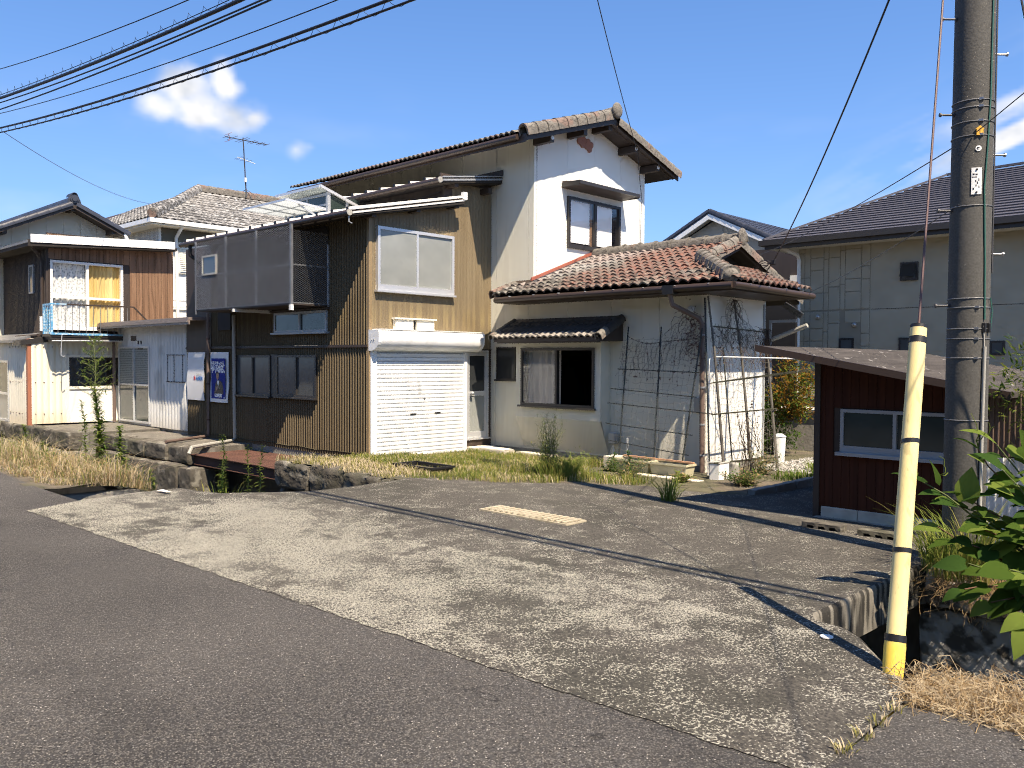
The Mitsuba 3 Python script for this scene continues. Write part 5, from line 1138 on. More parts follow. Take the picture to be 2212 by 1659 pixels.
# grey gable house far behind
GG = thing('gable_house', 'grey house with a navy gable roof and white barge boards, far behind the wing roof', 'house')
yG = 27.0; xp, zp = -15.75, 6.84
put('wall', wall('y', yG, yG + .1, [(-18.4, -.2), (-13.4, -.2), (-13.4, 5.55), (xp, 6.62), (-18.4, 5.35)]), 'grey_wall', GG)
put('wall_side', M().box(-13.42, -13.4, yG, 40, -.2, 5.6), 'dark_board', GG)
put('joint', M().box(-15.5, -15.485, yG - .004, yG, 3.0, 6.5), 'dark_brown', GG)
gr = put('roof', M().prism([(-18.6, zp - 2.85 * .505), (xp, zp), (-13.3, zp - 2.45 * .49), (-13.3, zp - 2.45 * .49 - .09), (xp, zp - .09), (-18.6, zp - 2.85 * .505 - .09)], 'y', yG - .55, 40), 'navy_tile', GG)
put('barge_board', M().prism([(-18.6, zp - 2.85 * .505 - .10), (xp, zp - .10), (-13.3, zp - 2.45 * .49 - .10), (-13.3, zp - 2.45 * .49 - .27), (xp, zp - .28), (-18.6, zp - 2.85 * .505 - .27)], 'y', yG - .55, yG - .50), 'white_paint', gr)
put('soffit', M().prism([(-18.6, zp - 2.85 * .505 - .12), (xp, zp - .12), (-13.3, zp - 2.45 * .49 - .12), (-13.3, zp - 2.45 * .49 - .14), (xp, zp - .14), (-18.6, zp - 2.85 * .505 - .14)], 'y', yG - .5, yG), 'grey_wall', gr)
U4 = np.array([0, 1.0, 0]); V4 = np.array([-1, 0, .49]); V4 /= np.linalg.norm(V4); nm = M()
for r in range(10):
    for c in range(30): nm.add(*tile_mesh(np.array([-13.28, yG - .5 + c * .3, zp - 2.47 * .49 + .02]) + V4 * .27 * r, U4, V4, .3, .27, 1, rise=.03))
put('tile_field', nm, 'navy_tile', gr, kind='stuff')
for i in range(11):
    p = np.array([xp - .26 * i, yG - .5, zp + .02 - .26 * i * .505]); q_ = p + np.array([-.29, 0, -.146])
    put('verge_tile', half_tube(M(), q_, p, .085, .075, (-.5, 0, 1), drop=.05), 'navy_tile', gr, smooth=50)
for i in range(10):
    p = np.array([xp + .25 * i, yG - .5, zp + .02 - .25 * i * .49]); q_ = p + np.array([.28, 0, -.137])
    put('verge_tile', half_tube(M(), q_, p, .085, .075, (.5, 0, 1), drop=.05), 'navy_tile', gr, smooth=50)
# another roof glimpsed past the white gable
FH = thing('distant_house', 'dark roofed house just visible past the right edge of the white gable wall', 'house')
put('roof', M().prism([(-23.5, 5.0), (-20.4, 6.32), (-17.0, 5.0)], 'y', 30, 38), 'navy_tile', FH); put('wall', M().box(-23, -17.5, 30.5, 37.5, -.2, 5.1), 'grey_wall', FH)
# passage building between
DB = thing('dark_house', 'dark brown house side in shade in the gap beside the beige house', 'house')
put('gap_shade_sheet', M().box(-13, -8.74, 18.5, 18.6, -.2, 3.35), 'black', DB)  # black sheet painted as the deep shade of the gap
put('wall', M().box(-13.2, -9.75, 24.2, 24.26, -.2, 5.0).box(-10.1, -9.95, 21.5, 24.2, -.2, 4.6), 'dark_board', DB); put('shutter', M().box(-11.6, -9.80, 24.14, 24.2, 3.75, 4.15), 'cream_paint', DB)
# garden wall with a white pipe along its top
GW = thing('garden_wall', 'grey rendered garden wall with a white pipe on top, between wing and shed', 'wall')
for i in range(5): put('panel', B('box', -9.0 + i * 1.0, -8.008 + i * 1.0, 16.8, 16.92, -.45, .52, .006), 'concrete', GW)
put('cap', M().box(-9.0, -4.2, 16.79, 16.93, .52, .56), 'concrete', GW)
put('pipe', B('tube', [(-8.2, 16.78, .60), (-6.0, 16.78, .62)], .055, 8), 'pipe_white', GW, smooth=40)
for x in (-8.12, -7.95, -7.72): put('pipe_collar', B('tube', [(x, 16.78, .60), (x + .06, 16.78, .60)], .075, 8), 'pipe_white', GW)
# houses on the other side of the road, behind the camera: they shade the low sky and stand in the window reflections
for x0, x1, h, lab in ((-27, -14, 5.6, 'grey rendered house across the road to the left, behind the viewer'), (-12.5, -1.5, 6.0, 'cream rendered house across the road right behind the viewer'), (.5, 13, 5.6, 'beige rendered house across the road to the right, behind the viewer')):
    k = thing('house_across_road', lab, 'house'); yq = -4.6
    ws = [(x0 + 1.2 + i * 2.6, x0 + 2.9 + i * 2.6, z, z + 1.2) for i in range(4) for z in (.9, 3.6) if x0 + 3.2 + i * 2.6 < x1]
    put('wall', wall('y', yq - .15, yq, [(x0, -.1), (x1, -.1), (x1, h), (x0, h)], ws), 'grey_wall' if x0 < -20 else 'beige_render', k)
    put('wall_side', M().box(x0, x0 + .1, yq - 8, yq - .16, -.1, h).box(x1 - .1, x1, yq - 8, yq - .16, -.1, h).box(x0, x1, yq - 8.1, yq - 8, -.1, h), 'grey_wall', k)
    for w_ in ws: window(k, 'y', yq, 1, *w_, 'dark_alu', 'dim_glass', .05, .04)
    put('roof', M().prism([(yq - 9, h - .1), (yq - 4, h + 1.9), (yq + .8, h - .1), (yq + .8, h - .2), (yq - 4, h + 1.75), (yq - 9, h - .2)], 'x', x0 - .6, x1 + .6), 'slate', k)
# shed
SH = thing('shed', 'low shed with dark reddish board walls, a sliding window and a sloping brown roof', 'shed')
xs0, xs1, ys_ = -4.0, -2.55, 9.05
rf = lambda x: 1.76 - .178 * (x + 4.45)
hS = [(-3.72, -2.62, .64, 1.08)]
xb = xs0; 
while xb < xs1 - .01:
    b = min(xb + .0906, xs1); z1 = rf(xb) - .08
    for lo, hi in ([(.02, .62), (1.10, z1)] if b > -3.74 and xb < -2.60 else [(.02, z1)]):
        put('board', B('box', xb + .002, b - .002, ys_ - .014, ys_, lo, hi), 'red_wood', SH)
    xb = b
put('wall', wall('y', ys_, ys_ + .04, [(xs0, -.1), (xs1, -.1), (xs1, rf(xs1) - .06), (xs0, rf(xs0) - .06)], hS), 'dark_brown', SH)
put('wall_side', M().box(xs0 - .0, xs0 + .04, ys_ + .04, 12.8, -.2, rf(xs0) - .06).box(xs1 - .04, xs1, ys_ + .04, 12.8, -.2, 1.36), 'red_wood', SH)
put('post', M().box(xs0 - .03, xs0 + .035, ys_ - .03, ys_ + .03, -.12, rf(xs0) - .06), 'dark_brown', SH)
sw = window(SH, 'y', ys_, -1, -3.735, -2.61, .63, 1.09, 'grey_alu', 'green_glass', .035, .045, sill=.06, wb=.07)
room(SH, -3.72, -2.62, ys_ + .04, ys_ + .8, .6, 1.1, '-y')
for i in range(3): put('base_block', B('box', -3.94 + i * .40, -3.546 + i * .40, ys_ - .03, ys_ + .1, -.15, .02, .006), 'pale_block', SH)
put('footing', B('box', -4.0, -2.5, ys_ - .09, ys_ + .1, -.3, -.09, .01), 'concrete', SH)
sr = put('roof', M().prism([(-4.45, rf(-4.45)), (-2.02, rf(-2.02)), (-2.02, rf(-2.02) - .05), (-4.45, rf(-4.45) - .05)], 'y', 8.5, 13.0), 'shed_roof', SH)
for i in range(24): put('roof_rib', M().prism([(-4.45 + i * .1, rf(-4.45 + i * .1) + .001), (-4.40 + i * .1, rf(-4.40 + i * .1) + .011), (-4.35 + i * .1, rf(-4.35 + i * .1) + .001)], 'y', 8.5, 13.0), 'shed_roof', sr)
put('fascia', M().prism([(-4.46, rf(-4.46) + .012), (-2.0, rf(-2.0) + .012), (-2.0, rf(-2.0) - .06), (-4.46, rf(-4.46) - .06)], 'y', 8.475, 8.50), 'gutter_brown', sr)
# ribbed brown fence right of the pole
FN = thing('fence', 'brown ribbed sheet fence above a pale strip, right of the utility pole', 'fence')
put('sheet', corr('y', 8.9, -1, -2.5, 3.0, .72, 1.34, .045, RIB), 'pipe_brown', FN); put('strip', corr('y', 8.89, -1, -2.5, 3.0, -.1, .71, .06, RIB), 'sheet_white', FN)
put('backing', M().box(-2.5, 3, 8.91, 8.95, -.2, 1.34), 'dark_brown', FN)
# hollow concrete blocks lying before the shed
for x, y, lab in ((-3.73, 8.10, 'hollow concrete block lying on its side before the shed, farther from the yellow guard'), (-3.17, 8.08, 'hollow concrete block lying on its side before the shed, nearer the yellow guard')):
    P = sbox(x, -.10, x + .39, .005)
    for hx in (.055, .165, .275): P = P.difference(sbox(x + hx, -.075, x + hx + .07, -.022))
    bm = M().prism(P, 'y', y, y + .15); single('concrete_block', bm, 'stone', lab, 'concrete block')
# ------------------------------------------------------------------ utility pole, guy wire, cables
UPk = thing('utility_pole', 'tall grey concrete utility pole with bands, step bolts and a white number plate', 'utility pole')
PX = lambda z: -2.058 + (z - 1.1) * .0022
PYc = 7.4
prad = lambda z: .1555 - z * .0025
put('shaft', B('tube', [(PX(z), PYc, z) for z in np.linspace(-.5, 11.6, 14)], [prad(z) for z in np.linspace(-.5, 11.6, 14)], 40), 'pole_concrete', UPk, smooth=50)
for z in (3.63, 3.575, 3.465, 3.356, 2.815, 2.096, 2.026, 1.86, 1.782, 1.63, 1.14):
    a = np.linspace(0, 2 * math.pi, 33); r = prad(z) + .003
    bd = put('band', B('tube', np.column_stack([PX(z) + r * np.cos(a), PYc + r * np.sin(a), np.full(33, z)]), .0045, 5, False), 'galv', UPk, smooth=True)
    if z not in (2.815, 2.096, 1.14):
        dd = FWH * -1; c = np.array([PX(z), PYc, z]) + (dd * .96 - RT * .1) * (r + .006)
        put('buckle', B('box', c[0] - .016, c[0] + .016, c[1] - .012, c[1] + .012, c[2] - .008, c[2] + .010), 'steel', bd)
for z, s in ((4.29, -1), (4.02, 1), (3.545, -1), (3.235, 1), (2.795, -1), (2.455, 1), (2.045, -1), (4.75, 1)):
    d = RT * s; c = np.array([PX(z), PYc, z]); a = c + d * (prad(z) - .01); b = c + d * (prad(z) + .105)
    m = M().tube([a, b], .0085, 8).tube([b, b + d * .012], .0165, 8).tube([a + d * .01, a + d * .02], .016, 6)
    put('step_bolt', m, 'wire_grey' if s < 0 else 'steel', UPk, smooth=40)
def on_pole(ang_r, z, out=.004):
    d = -FWH * math.cos(ang_r) + RT * math.sin(ang_r); return np.array([PX(z), PYc, z]) + d * (prad(z) + out), d
def curved_plate(zc, h, a0, a1, out, th=.003):
    m = M(); A = np.linspace(a0, a1, 7)
    for z0, z1, o in ((zc - h / 2, zc + h / 2, out),):
        for p, q in zip(A[:-1], A[1:]):
            m.quad(on_pole(p, z0, o)[0], on_pole(q, z0, o)[0], on_pole(q, z1, o)[0], on_pole(p, z1, o)[0])
            for zz in (z0, z1): m.quad(on_pole(p, zz, o - th)[0], on_pole(q, zz, o - th)[0], on_pole(q, zz, o)[0], on_pole(p, zz, o)[0])
    return m
pl = put('number_plate', curved_plate(3.0, .205, -.50, -.02, .007), 'white_paint', UPk, label='white number plate with small black print')
ink = M()
for i, (z, a, w, h) in enumerate(((3.052, -.40, .045, .012), (3.05, -.27, .05, .012), (3.03, -.36, .11, .006), (3.0, -.30, .03, .014), (2.985, -.22, .035, .018), (2.965, -.28, .03, .014), (2.94, -.40, .035, .016), (3.01, -.16, .025, .02), (2.955, -.15, .025, .016))):
    for dz in (-h / 2.5, 0, h / 2.5): ink.quad(on_pole(a - w, z + dz - .0016, .009)[0], on_pole(a + w, z + dz - .0016, .009)[0], on_pole(a + w, z + dz + .0016, .009)[0], on_pole(a - w, z + dz + .0016, .009)[0])
    ink.quad(on_pole(a - .012, z - h / 2, .0092)[0], on_pole(a + .012, z - h / 2, .0092)[0], on_pole(a + .012, z + h / 2, .0092)[0], on_pole(a - .012, z + h / 2, .0092)[0])
put('print', ink, 'ink_black', pl)
for z in (3.088, 2.912):
    p, d = on_pole(-.26, z, .006); put('screw', B('tube', [p, p + d * .008], .008, 8), 'black', pl)
p, d = on_pole(-.20, 3.25, .002); disc = put('disc_sticker', B('tube', [p, p + d * .004], .022, 18), 'white_paint', UPk)
t_ = M(); 
for dx, dz, w, h in ((-.009, .004, .004, .006), (.0, .006, .005, .004), (.009, .003, .004, .006), (0, -.006, .011, .0025)):
    c = p + d * .0055 + RT * dx + ZZ * dz; t_.quad(c - RT * w - ZZ * h, c + RT * w - ZZ * h, c + RT * w + ZZ * h, c - RT * w + ZZ * h)
put('print', t_, 'ink_black', disc)
p, d = on_pole(-.16, 3.385, .012)
ar = [(-.026, -.035), (.026, -.035), (.026, .012), (.035, .012), (0, .04), (-.035, .012), (-.026, .012)]
v = [p + RT * a + ZZ * b for a, b in ar]; v2 = [q_ - d * .012 for q_ in v]
at_ = put('arrow_tag', M().add(v, [(0, 1, 2), (0, 2, 6), (5, 6, 2), (5, 2, 3), (5, 3, 4)]).add(v + v2, [(i, (i + 1) % 7, (i + 1) % 7 + 7, i + 7) for i in range(7)]), 'tag_orange', UPk, label='small orange arrow shaped tag')
put('groove', M().add([p + RT * -.005 + ZZ * -.03 + d * .001, p + RT * .0 + ZZ * -.03 + d * .001, p + RT * .0 + ZZ * .02 + d * .001, p + RT * -.005 + ZZ * .02 + d * .001], [(0, 1, 2, 3)]), 'dark_brown', at_)
gz_ = []
for z, a in ((11.0, .40), (4.35, .42), (3.66, .38), (3.28, .26), (2.95, .12), (2.4, .24), (1.93, .30)): gz_.append(on_pole(a, z, .008)[0])
put('green_wire', B('tube', gz_, .0065, 6), 'wire_green', UPk, smooth=True)
put('wire_lead', B('tube', [on_pole(.70, 2.10, .012)[0], on_pole(.80, 2.0, .02)[0], on_pole(.78, 1.86, .012)[0]], .005, 5), 'wire_green', UPk)
put('conduit', B('tube', [on_pole(.30, 1.72, .014)[0], on_pole(.25, 1.1, .014)[0], on_pole(.22, -.2, .014)[0]], .0135, 8), 'pipe_grey', UPk, smooth=True)
put('ground_lead', B('tube', [on_pole(.22, 1.88, .01)[0], on_pole(.28, 1.80, .01)[0], on_pole(.30, 1.72, .01)[0]], .006, 5), 'pipe_grey', UPk)
for a in (.28, .62):
    p, d = on_pole(a, 1.865, .008); put('clip_box', M().box(p[0] - .014, p[0] + .014, p[1] - .014, p[1] + .014, 1.83, 1.905, .004), 'black', UPk)
put('grey_lead', B('tube', [on_pole(1.25, 9, .012)[0], on_pole(1.3, 3.3, .012)[0], on_pole(1.3, 2.3, .012)[0]], .007, 5), 'wire_grey', UPk)

# guy wire and its yellow guard
gd_ = lambda z: np.array([-1.57 - .042 * z, 4.5 + .286 * z, z])
GU = thing('guy_wire', 'reddish brown guy wire running up from the yellow guard to the pole top', 'wire')
put('strand', B('tube', [gd_(0), gd_(10.1)], .0068, 6), 'wire_red', GU)
YG_ = thing('guy_guard', 'leaning yellow plastic guy wire guard with black bands at the apron corner', 'guard')
gp = [(-.30, .040), (-.05, .048), (.02, .052), (.12, .054), (.20, .047), (.5, .0455), (1.0, .0455), (1.55, .0445), (1.785, .0435)]
put('sleeve', B('tube', [gd_(z) for z, _ in gp], [r for _, r in gp], 28), 'yellow_plastic', YG_, smooth=50)
for z0, z1, r, t in ((1.785, 1.803, .0445, 'black'), (1.70, 1.735, .0455, 'black')): put('band', B('tube', [gd_(z0), gd_(z1)], r, 24), t, YG_, smooth=50)
def tilt_band(z, h, r, tl):
    n = 28; a = np.linspace(0, 2 * math.pi, n, endpoint=False); m = M(); c = gd_(z); ax = (gd_(1) - gd_(0)); ax /= np.linalg.norm(ax)
    u = np.cross(ax, [0, 1, 0]); u /= np.linalg.norm(u); w = np.cross(ax, u); R = []
    for k in (-h / 2, h / 2): R.append([c + r * (math.cos(t) * u + math.sin(t) * w) + ax * (k + tl * (u @ RT) * math.cos(t)) for t in a])
    return m.add(np.vstack(R), [(i, (i + 1) % n, n + (i + 1) % n, n + i) for i in range(n)])
for z, h, tl in ((1.165, .022, .010), (.60, .024, .006), (.165, .036, .002)): put('band', tilt_band(z, h, .0485 if z > .3 else .0535, tl), 'black_rubber', YG_, smooth=60)

# overhead cables along the road
def sagging(x0, z0, x1, z1, y0=4.5, y1=4.5, xm=3.0, lo=-46, hi=15, n=60):
    a = (z0 - z1) / ((x0 - xm) ** 2 - (x1 - xm) ** 2); zm = z1 - a * (x1 - xm) ** 2
    x = np.linspace(lo, hi, n); return np.column_stack([x, np.full(n, y0), zm + a * (x - xm) ** 2])
def coil(P, r, pitch, wr, off):
    x0, x1 = P[0, 0], P[-1, 0]; n = int((x1 - x0) / pitch * 9); x = np.linspace(x0, x1, n); z = np.interp(x, P[:, 0], P[:, 2]); t = (x - x0) / pitch * 2 * math.pi
    return np.column_stack([x, P[0, 1] + r * .6 * np.cos(t), z + off + r * np.sin(t)])
cA = thing('cable_bundle', 'thick black cable with spiral hanger, second bundle from the top left', 'cable')
pb_ = sagging(-16.275, 5.956, -8.199, 5.302); pm = pb_ + [0, 0, .055]
put('cable', B('tube', pb_, .022, 7), 'wire', cA, smooth=True); put('messenger', B('tube', pm, .006, 4), 'wire', cA)
put('spiral', B('tube', coil(pm[pm[:, 0] > -34], .045, .36, .003, .012), .0028, 3, False), 'wire', cA)
cB = thing('cable_bundle', 'lower pair of black cables joined by a spiral hanger', 'cable')
pe = sagging(-16.294, 5.461, -5.744, 4.605); pf = sagging(-16.297, 5.385, -5.433, 4.516)
put('cable', B('tube', pe, .0145, 6), 'wire', cB, smooth=True); put('cable', B('tube', pf, .0105, 6), 'wire', cB, smooth=True)
put('spiral', B('tube', coil((pe + pf)[(pe[:, 0] > -34)] / 2, .052, .36, .003, .0), .0028, 3, False), 'wire', cB)
for a, lab, r, ym_ in (((-16.278, 5.88, -7.786, 5.184), 'thin black cable just below the thick bundle, upper of the close pair', .010, 4.5), ((-16.282, 5.781, -7.691, 5.157), 'thin black cable just below the thick bundle, lower of the close pair', .011, 4.52),
                 ((-16.285, 5.702, -6.487, 4.816), 'single thin wire between the two spiral hung bundles', .006, 4.5), ((-16.257, 6.439, -9.376, 5.636), 'topmost thin wire in the upper left corner', .007, 4.5)):
    single('overhead_wire', B('tube', sagging(*a, y0=ym_, y1=ym_), r, 5), 'wire', lab, 'wire', smooth=True)
def droop(p0, p1, s, n=24):
    t = np.linspace(0, 1, n)[:, None]; P = np.array(p0) * (1 - t) + np.array(p1) * t; P[:, 2] -= 4 * s * t[:, 0] * (1 - t[:, 0]); return P
single('service_wire', B('tube', droop((-16.1, 4.5, 5.36), (-28.6, 12.6, 6.75), .25), .006, 4), 'wire_grey', 'thin service wire dropping from the lower bundle to the hip roofed house', 'wire')
single('service_wire', M().tube(np.vstack([[(1.0, -4.3, 7.2)], droop((-6.84, 8.68, 6.27), (-10.55, 14.85, 5.95), .06), [(-10.95, 15.5, 5.5), (-11.0, 15.66, 5.1)]]), .007, 4).tube([(-11.02, 15.66, 5.1), (-11.03, 15.63, 2.9)], .008, 4), 'wire', 'black service wire coming down from above to the right corner of the white gable', 'wire')
single('service_wire', M().tube(droop((-2.10, 6.7, 5.2), (-6.98, 13.9, 3.34), .16), .010, 5).tube([(-6.98, 13.9, 3.34), (-7.2, 14.02, 3.15), (-7.35, 14.05, 2.95)], .010, 5), 'wire', 'black service drop from the pole down to the end of the wing roof', 'wire')
jc = M(); jc.box(-7.02, -6.94, 13.86, 13.92, 3.27, 3.36, .01)
for i in range(4): jc.tube(wiggle((-7.0, 13.9, 3.30), (-7.5 - .06 * i, 14.0, 3.06 - .05 * i), 8, .05, .0) + np.array([0, 0, .05])[None] * np.sin(np.linspace(0, math.pi, 8))[:, None] * (i + 1), .008, 4)
single('cable_joint', jc, 'wire', 'tangle of looped black leads and a joint above the wing roof end', 'cable joint')
single('service_wire', B('tube', droop((-2.05, 7.25, 3.33), (-14.1, 26, 5.0), .15), .006, 4), 'wire_grey', 'thin grey wire crossing the dark slate roof from the pole to the grey gable house', 'wire')
single('service_wire', B('tube', droop((-2.0, 7.25, 3.36), (3.0, -1.0, 2.75 + .6), .0), .005, 4), 'wire_grey', 'thin wire leaving the pole to the right at the arrow tag', 'wire')
single('service_wire', B('tube', droop((-2.1, 7.25, 2.83), (-6.35, 14.0, 2.78), .05), .005, 4), 'wire_grey', 'thin wire from the pole across the beige wall to the wing eave', 'wire')
single('service_wire', B('tube', [(-1.66, 6.7, 4.6), (-1.5, 6.87, 3.55), (-1.2, 7.1, 1.5)], .007, 4), 'wire', 'short black wire in the upper right corner', 'wire')

# ------------------------------------------------------------------ posters
GL = {'や': [[(.05, .55), (.5, .72), (.85, .66), (.92, .48), (.75, .36), (.58, .40)], [(.28, .97), (.58, .03)], [(.60, .97), (.68, .80)]],
 'る': [[(.2, .92), (.76, .92), (.18, .42), (.5, .56), (.82, .44), (.82, .18), (.52, .04), (.34, .12), (.44, .25), (.60, .14)]],
 'と': [[(.3, .96), (.42, .56)], [(.86, .74), (.36, .46), (.24, .22), (.4, .07), (.88, .08)]],
 '言': [[(.5, 1.0), (.5, .91)], [(.06, .84), (.94, .84)], [(.24, .68), (.76, .68)], [(.24, .53), (.76, .53)], [(.24, .38), (.76, .38), (.76, .04), (.24, .04), (.24, .38)]],
 'っ': [[(.15, .48), (.6, .60), (.82, .45), (.76, .24), (.42, .08)]],
 'た': [[(.08, .76), (.62, .76)], [(.40, .97), (.14, .03)], [(.56, .50), (.88, .50)], [(.50, .26), (.6, .08), (.92, .09)]],
 'ら': [[(.38, .97), (.64, .86)], [(.30, .74), (.22, .38), (.6, .53), (.82, .36), (.72, .12), (.32, .03)]], '、': [[(.05, .22), (.28, .02)]],
 'り': [[(.28, .92), (.25, .50), (.36, .40)], [(.70, .95), (.72, .45), (.46, .02)]],
 '切': [[(.02, .58), (.46, .70)], [(.22, .97), (.22, .24), (.46, .34)], [(.46, .86), (.94, .86), (.89, .08), (.74, .10)], [(.68, .86), (.62, .40), (.42, .03)]],
 '。': [[(.12, .16), (.20, .22), (.28, .15), (.20, .07), (.12, .16)]],
 '公': [[(.36, .97), (.06, .48)], [(.62, .97), (.94, .48)], [(.48, .56), (.18, .10), (.78, .16)], [(.62, .36), (.88, .02)]],
 '明': [[(.06, .86), (.38, .86), (.38, .24), (.06, .24), (.06, .86)], [(.06, .55), (.38, .55)], [(.54, .94), (.90, .94), (.90, .03), (.78, .07)], [(.54, .94), (.54, .40), (.42, .02)], [(.54, .67), (.90, .67)], [(.54, .41), (.90, .41)]],
 '党': [[(.5, 1.0), (.5, .80)], [(.22, .96), (.32, .82)], [(.78, .96), (.66, .82)], [(.08, .60), (.08, .76), (.92, .76), (.92, .60)], [(.30, .63), (.70, .63), (.70, .42), (.30, .42), (.30, .63)], [(.40, .42), (.34, .20), (.06, .02)], [(.60, .42), (.60, .08), (.90, .06), (.95, .24)]]}
def write(text, x, z, w, h, lw, adv=None, italic=.0):
    polys = []
    for i, ch in enumerate(text):
        for s in GL[ch]:
            pts = [(x + i * (adv or w) + (a + italic * (b - .5)) * w, z + b * h) for a, b in s]; polys.append(LineString(pts).buffer(lw, 3))
    return unary_union(polys)
def poster(x0, x1, z0, z1, label, wob):
    k = thing('poster', label, 'poster')
    m = M(); n = 8; zz = np.linspace(z0, z1, 14); o = Y0 - .055 - .012 * np.sin(np.linspace(0, 5, 14) + wob); o[-3:] += np.array([.0, .008, .014])
    fl = lambda i: .012 * math.sin(i * .9 + wob)
    for i in range(13): m.quad((x0 + fl(i), o[i], zz[i]), (x1 + fl(i + 2), o[i], zz[i]), (x1 + fl(i + 3), o[i + 1], zz[i + 1]), (x0 + fl(i + 1), o[i + 1], zz[i + 1]))
    v_, f_ = np.vstack(m.v), np.vstack(m.f); b_ = v_ + [0, .012, 0]; m.add(b_, f_[:, ::-1])
    put('sheet', m, 'poster_white', k, smooth=60); return k
def lay(poly, y, matn, k, name, z0=None, label=None): put(name, B('prism', poly, 'y', y, y + .0015), matn, k, label=label)
PW = poster(-19.08, -18.27, .63, 1.722, 'white poster with a small red and blue party mark, left of the two posters', 0)
yp = Y0 - .0735
xl0, zb = -18.62, 1.085
lay(write('公明党', xl0, zb, .10, .085, .0085, .108), yp, 'ink_blue', PW, 'lettering', label='blue 公明党')
star = Polygon([(xl0 - .075 + (.065 if i % 2 else .030) * math.cos(i * math.pi / 7), zb + .05 + (.065 if i % 2 else .030) * math.sin(i * math.pi / 7)) for i in range(14)]); lay(star, yp, 'ink_red', PW, 'emblem', label='red emblem')
lay(sbox(xl0 - .11, zb + .03, xl0 - .09, zb + .09), yp - .002, 'ink_blue', PW, 'emblem')
lay(sbox(xl0 + .02, zb + .135, xl0 + .26, zb + .147), yp, 'pipe_grey', PW, 'small_print')
PB = poster(-17.975, -17.16, .62, 1.722, 'blue party poster with white lettering and a man in a dark suit', 2)
bx0, bx1, bz0, bz1 = -17.885, -17.255, .70, 1.585
lay(sbox(bx0, bz0, bx1, bz1), yp, 'poster_blue', PB, 'blue_field')
ly = yp - .0025
lay(write('やると言ったら、', bx0 - .01, 1.425, .088, .092, .0085, .084, .12), ly, 'ink_white', PB, 'lettering', label='white やると言ったら、')
lay(write('やり切る。', bx0 - .015, 1.27, .150, .150, .0160, .146, .12), ly, 'ink_white', PB, 'lettering', label='white やり切る。')
lay(write('公明党', -17.735, .735, .105, .080, .0100, .112), ly, 'ink_white', PB, 'lettering', label='white 公明党')
u_ = lambda a, b: (bx0 + (bx1 - bx0) * (a - 660) / 290, bz1 - (bz1 - bz0) * (b - 290) / 820)
suit = Polygon([u_(*q_) for q_ in ((720, 1010), (735, 940), (752, 800), (785, 745), (830, 735), (880, 770), (905, 860), (910, 1010))]).buffer(.004); lay(suit, ly, 'ink_black', PB, 'figure')
lay(Polygon([u_(*q_) for q_ in ((786, 745), (828, 740), (822, 800), (806, 840), (790, 800))]), ly - .002, 'ink_white', PB, 'shirt')
lay(Polygon([u_(*q_) for q_ in ((768, 590), (815, 590), (824, 640), (815, 690), (795, 730), (775, 695), (764, 640))]).buffer(.003), ly - .002, 'ink_skin', PB, 'face')
lay(Polygon([u_(*q_) for q_ in ((762, 620), (764, 585), (780, 568), (808, 568), (826, 588), (830, 640), (822, 612), (812, 594), (780, 594))]), ly - .003, 'ink_black', PB, 'hair')
for a in ((778, 630), (803, 630)): lay(sbox(*(u_(a[0] - 6, a[1] + 4) + u_(a[0] + 6, a[1] - 3))), ly - .004, 'ink_black', PB, 'eye')
lay(sbox(*(u_(782, 688) + u_(803, 683))), ly - .004, 'flash_red', PB, 'mouth')
lay(Polygon([u_(*q_) for q_ in ((756, 940), (760, 890), (785, 850), (800, 862), (795, 900), (775, 950))]), ly - .002, 'ink_skin', PB, 'hand')
lay(LineString([u_(812, 790), u_(835, 910), u_(820, 880), u_(806, 800)]).buffer(.003), ly - .002, 'planter', PB, 'lanyard')
lay(sbox(*(u_(918, 1100) + u_(936, 1072))), ly, 'ink_white', PB, 'small_mark')

# ------------------------------------------------------------------ trellises, planter and odds and ends by the wing
T1 = thing('trellis', 'garden net on dark poles with dead vines leaning on the shaded wing wall', 'trellis')
pl1 = [((-8.56, 11.58, -.10), (-8.70, 12.02, 2.18)), ((-7.86, 11.58, -.16), (-8.03, 12.02, 2.16)), ((-7.34, 11.58, -.16), (-7.25, 12.02, 2.12))]
for a, b in pl1: put('pole', B('tube', [a, b], .0125, 6), 'dark_stick', T1, smooth=True)
for a, b in (((-8.80, 11.84, 1.447), (-7.19, 11.84, 1.406)), ((-8.90, 11.79, 1.109), (-7.20, 11.79, 1.018)), ((-8.92, 11.74, .862), (-6.82, 11.70, .768)), ((-8.92, 11.69, .513), (-7.20, 11.69, .415)), ((-8.81, 11.64, .229), (-7.24, 11.64, .098))):
    put('rod', B('tube', [a, b], .0085, 5), 'dark_stick', T1)
put('cord', B('tube', droop((-8.68, 12.0, 2.0), (-8.03, 11.98, 1.90), .06), .006, 4), 'vine_dead', T1); put('cord', B('tube', [(-8.03, 11.98, 1.90), (-7.27, 11.98, 1.96)], .006, 4), 'vine_dead', T1)
def net(P00, P10, P01, P11, nu, nv, r, amp):
    m = M(); P00, P10, P01, P11 = map(lambda a: np.array(a, float), (P00, P10, P01, P11))
    f = lambda u, v: (P00 * (1 - u) + P10 * u) * (1 - v) + (P01 * (1 - u) + P11 * u) * v
    jt = rng.normal(0, amp, (nu + 1, nv + 1, 3)) * [1, .6, 1]
    G = np.array([[f(i / nu, j / nv) + jt[i, j] for j in range(nv + 1)] for i in range(nu + 1)])
    for i in range(nu + 1): m.tube(G[i], r, 3, False)
    for j in range(nv + 1): m.tube(G[:, j], r, 3, False)
    return m
put('net', net((-8.75, 11.60, -.0), (-7.3, 11.60, -.05), (-8.8, 11.98, 1.95), (-7.25, 11.98, 1.93), 13, 19, .0022, .018), 'net', T1)
vn = M(); vr_ = M()
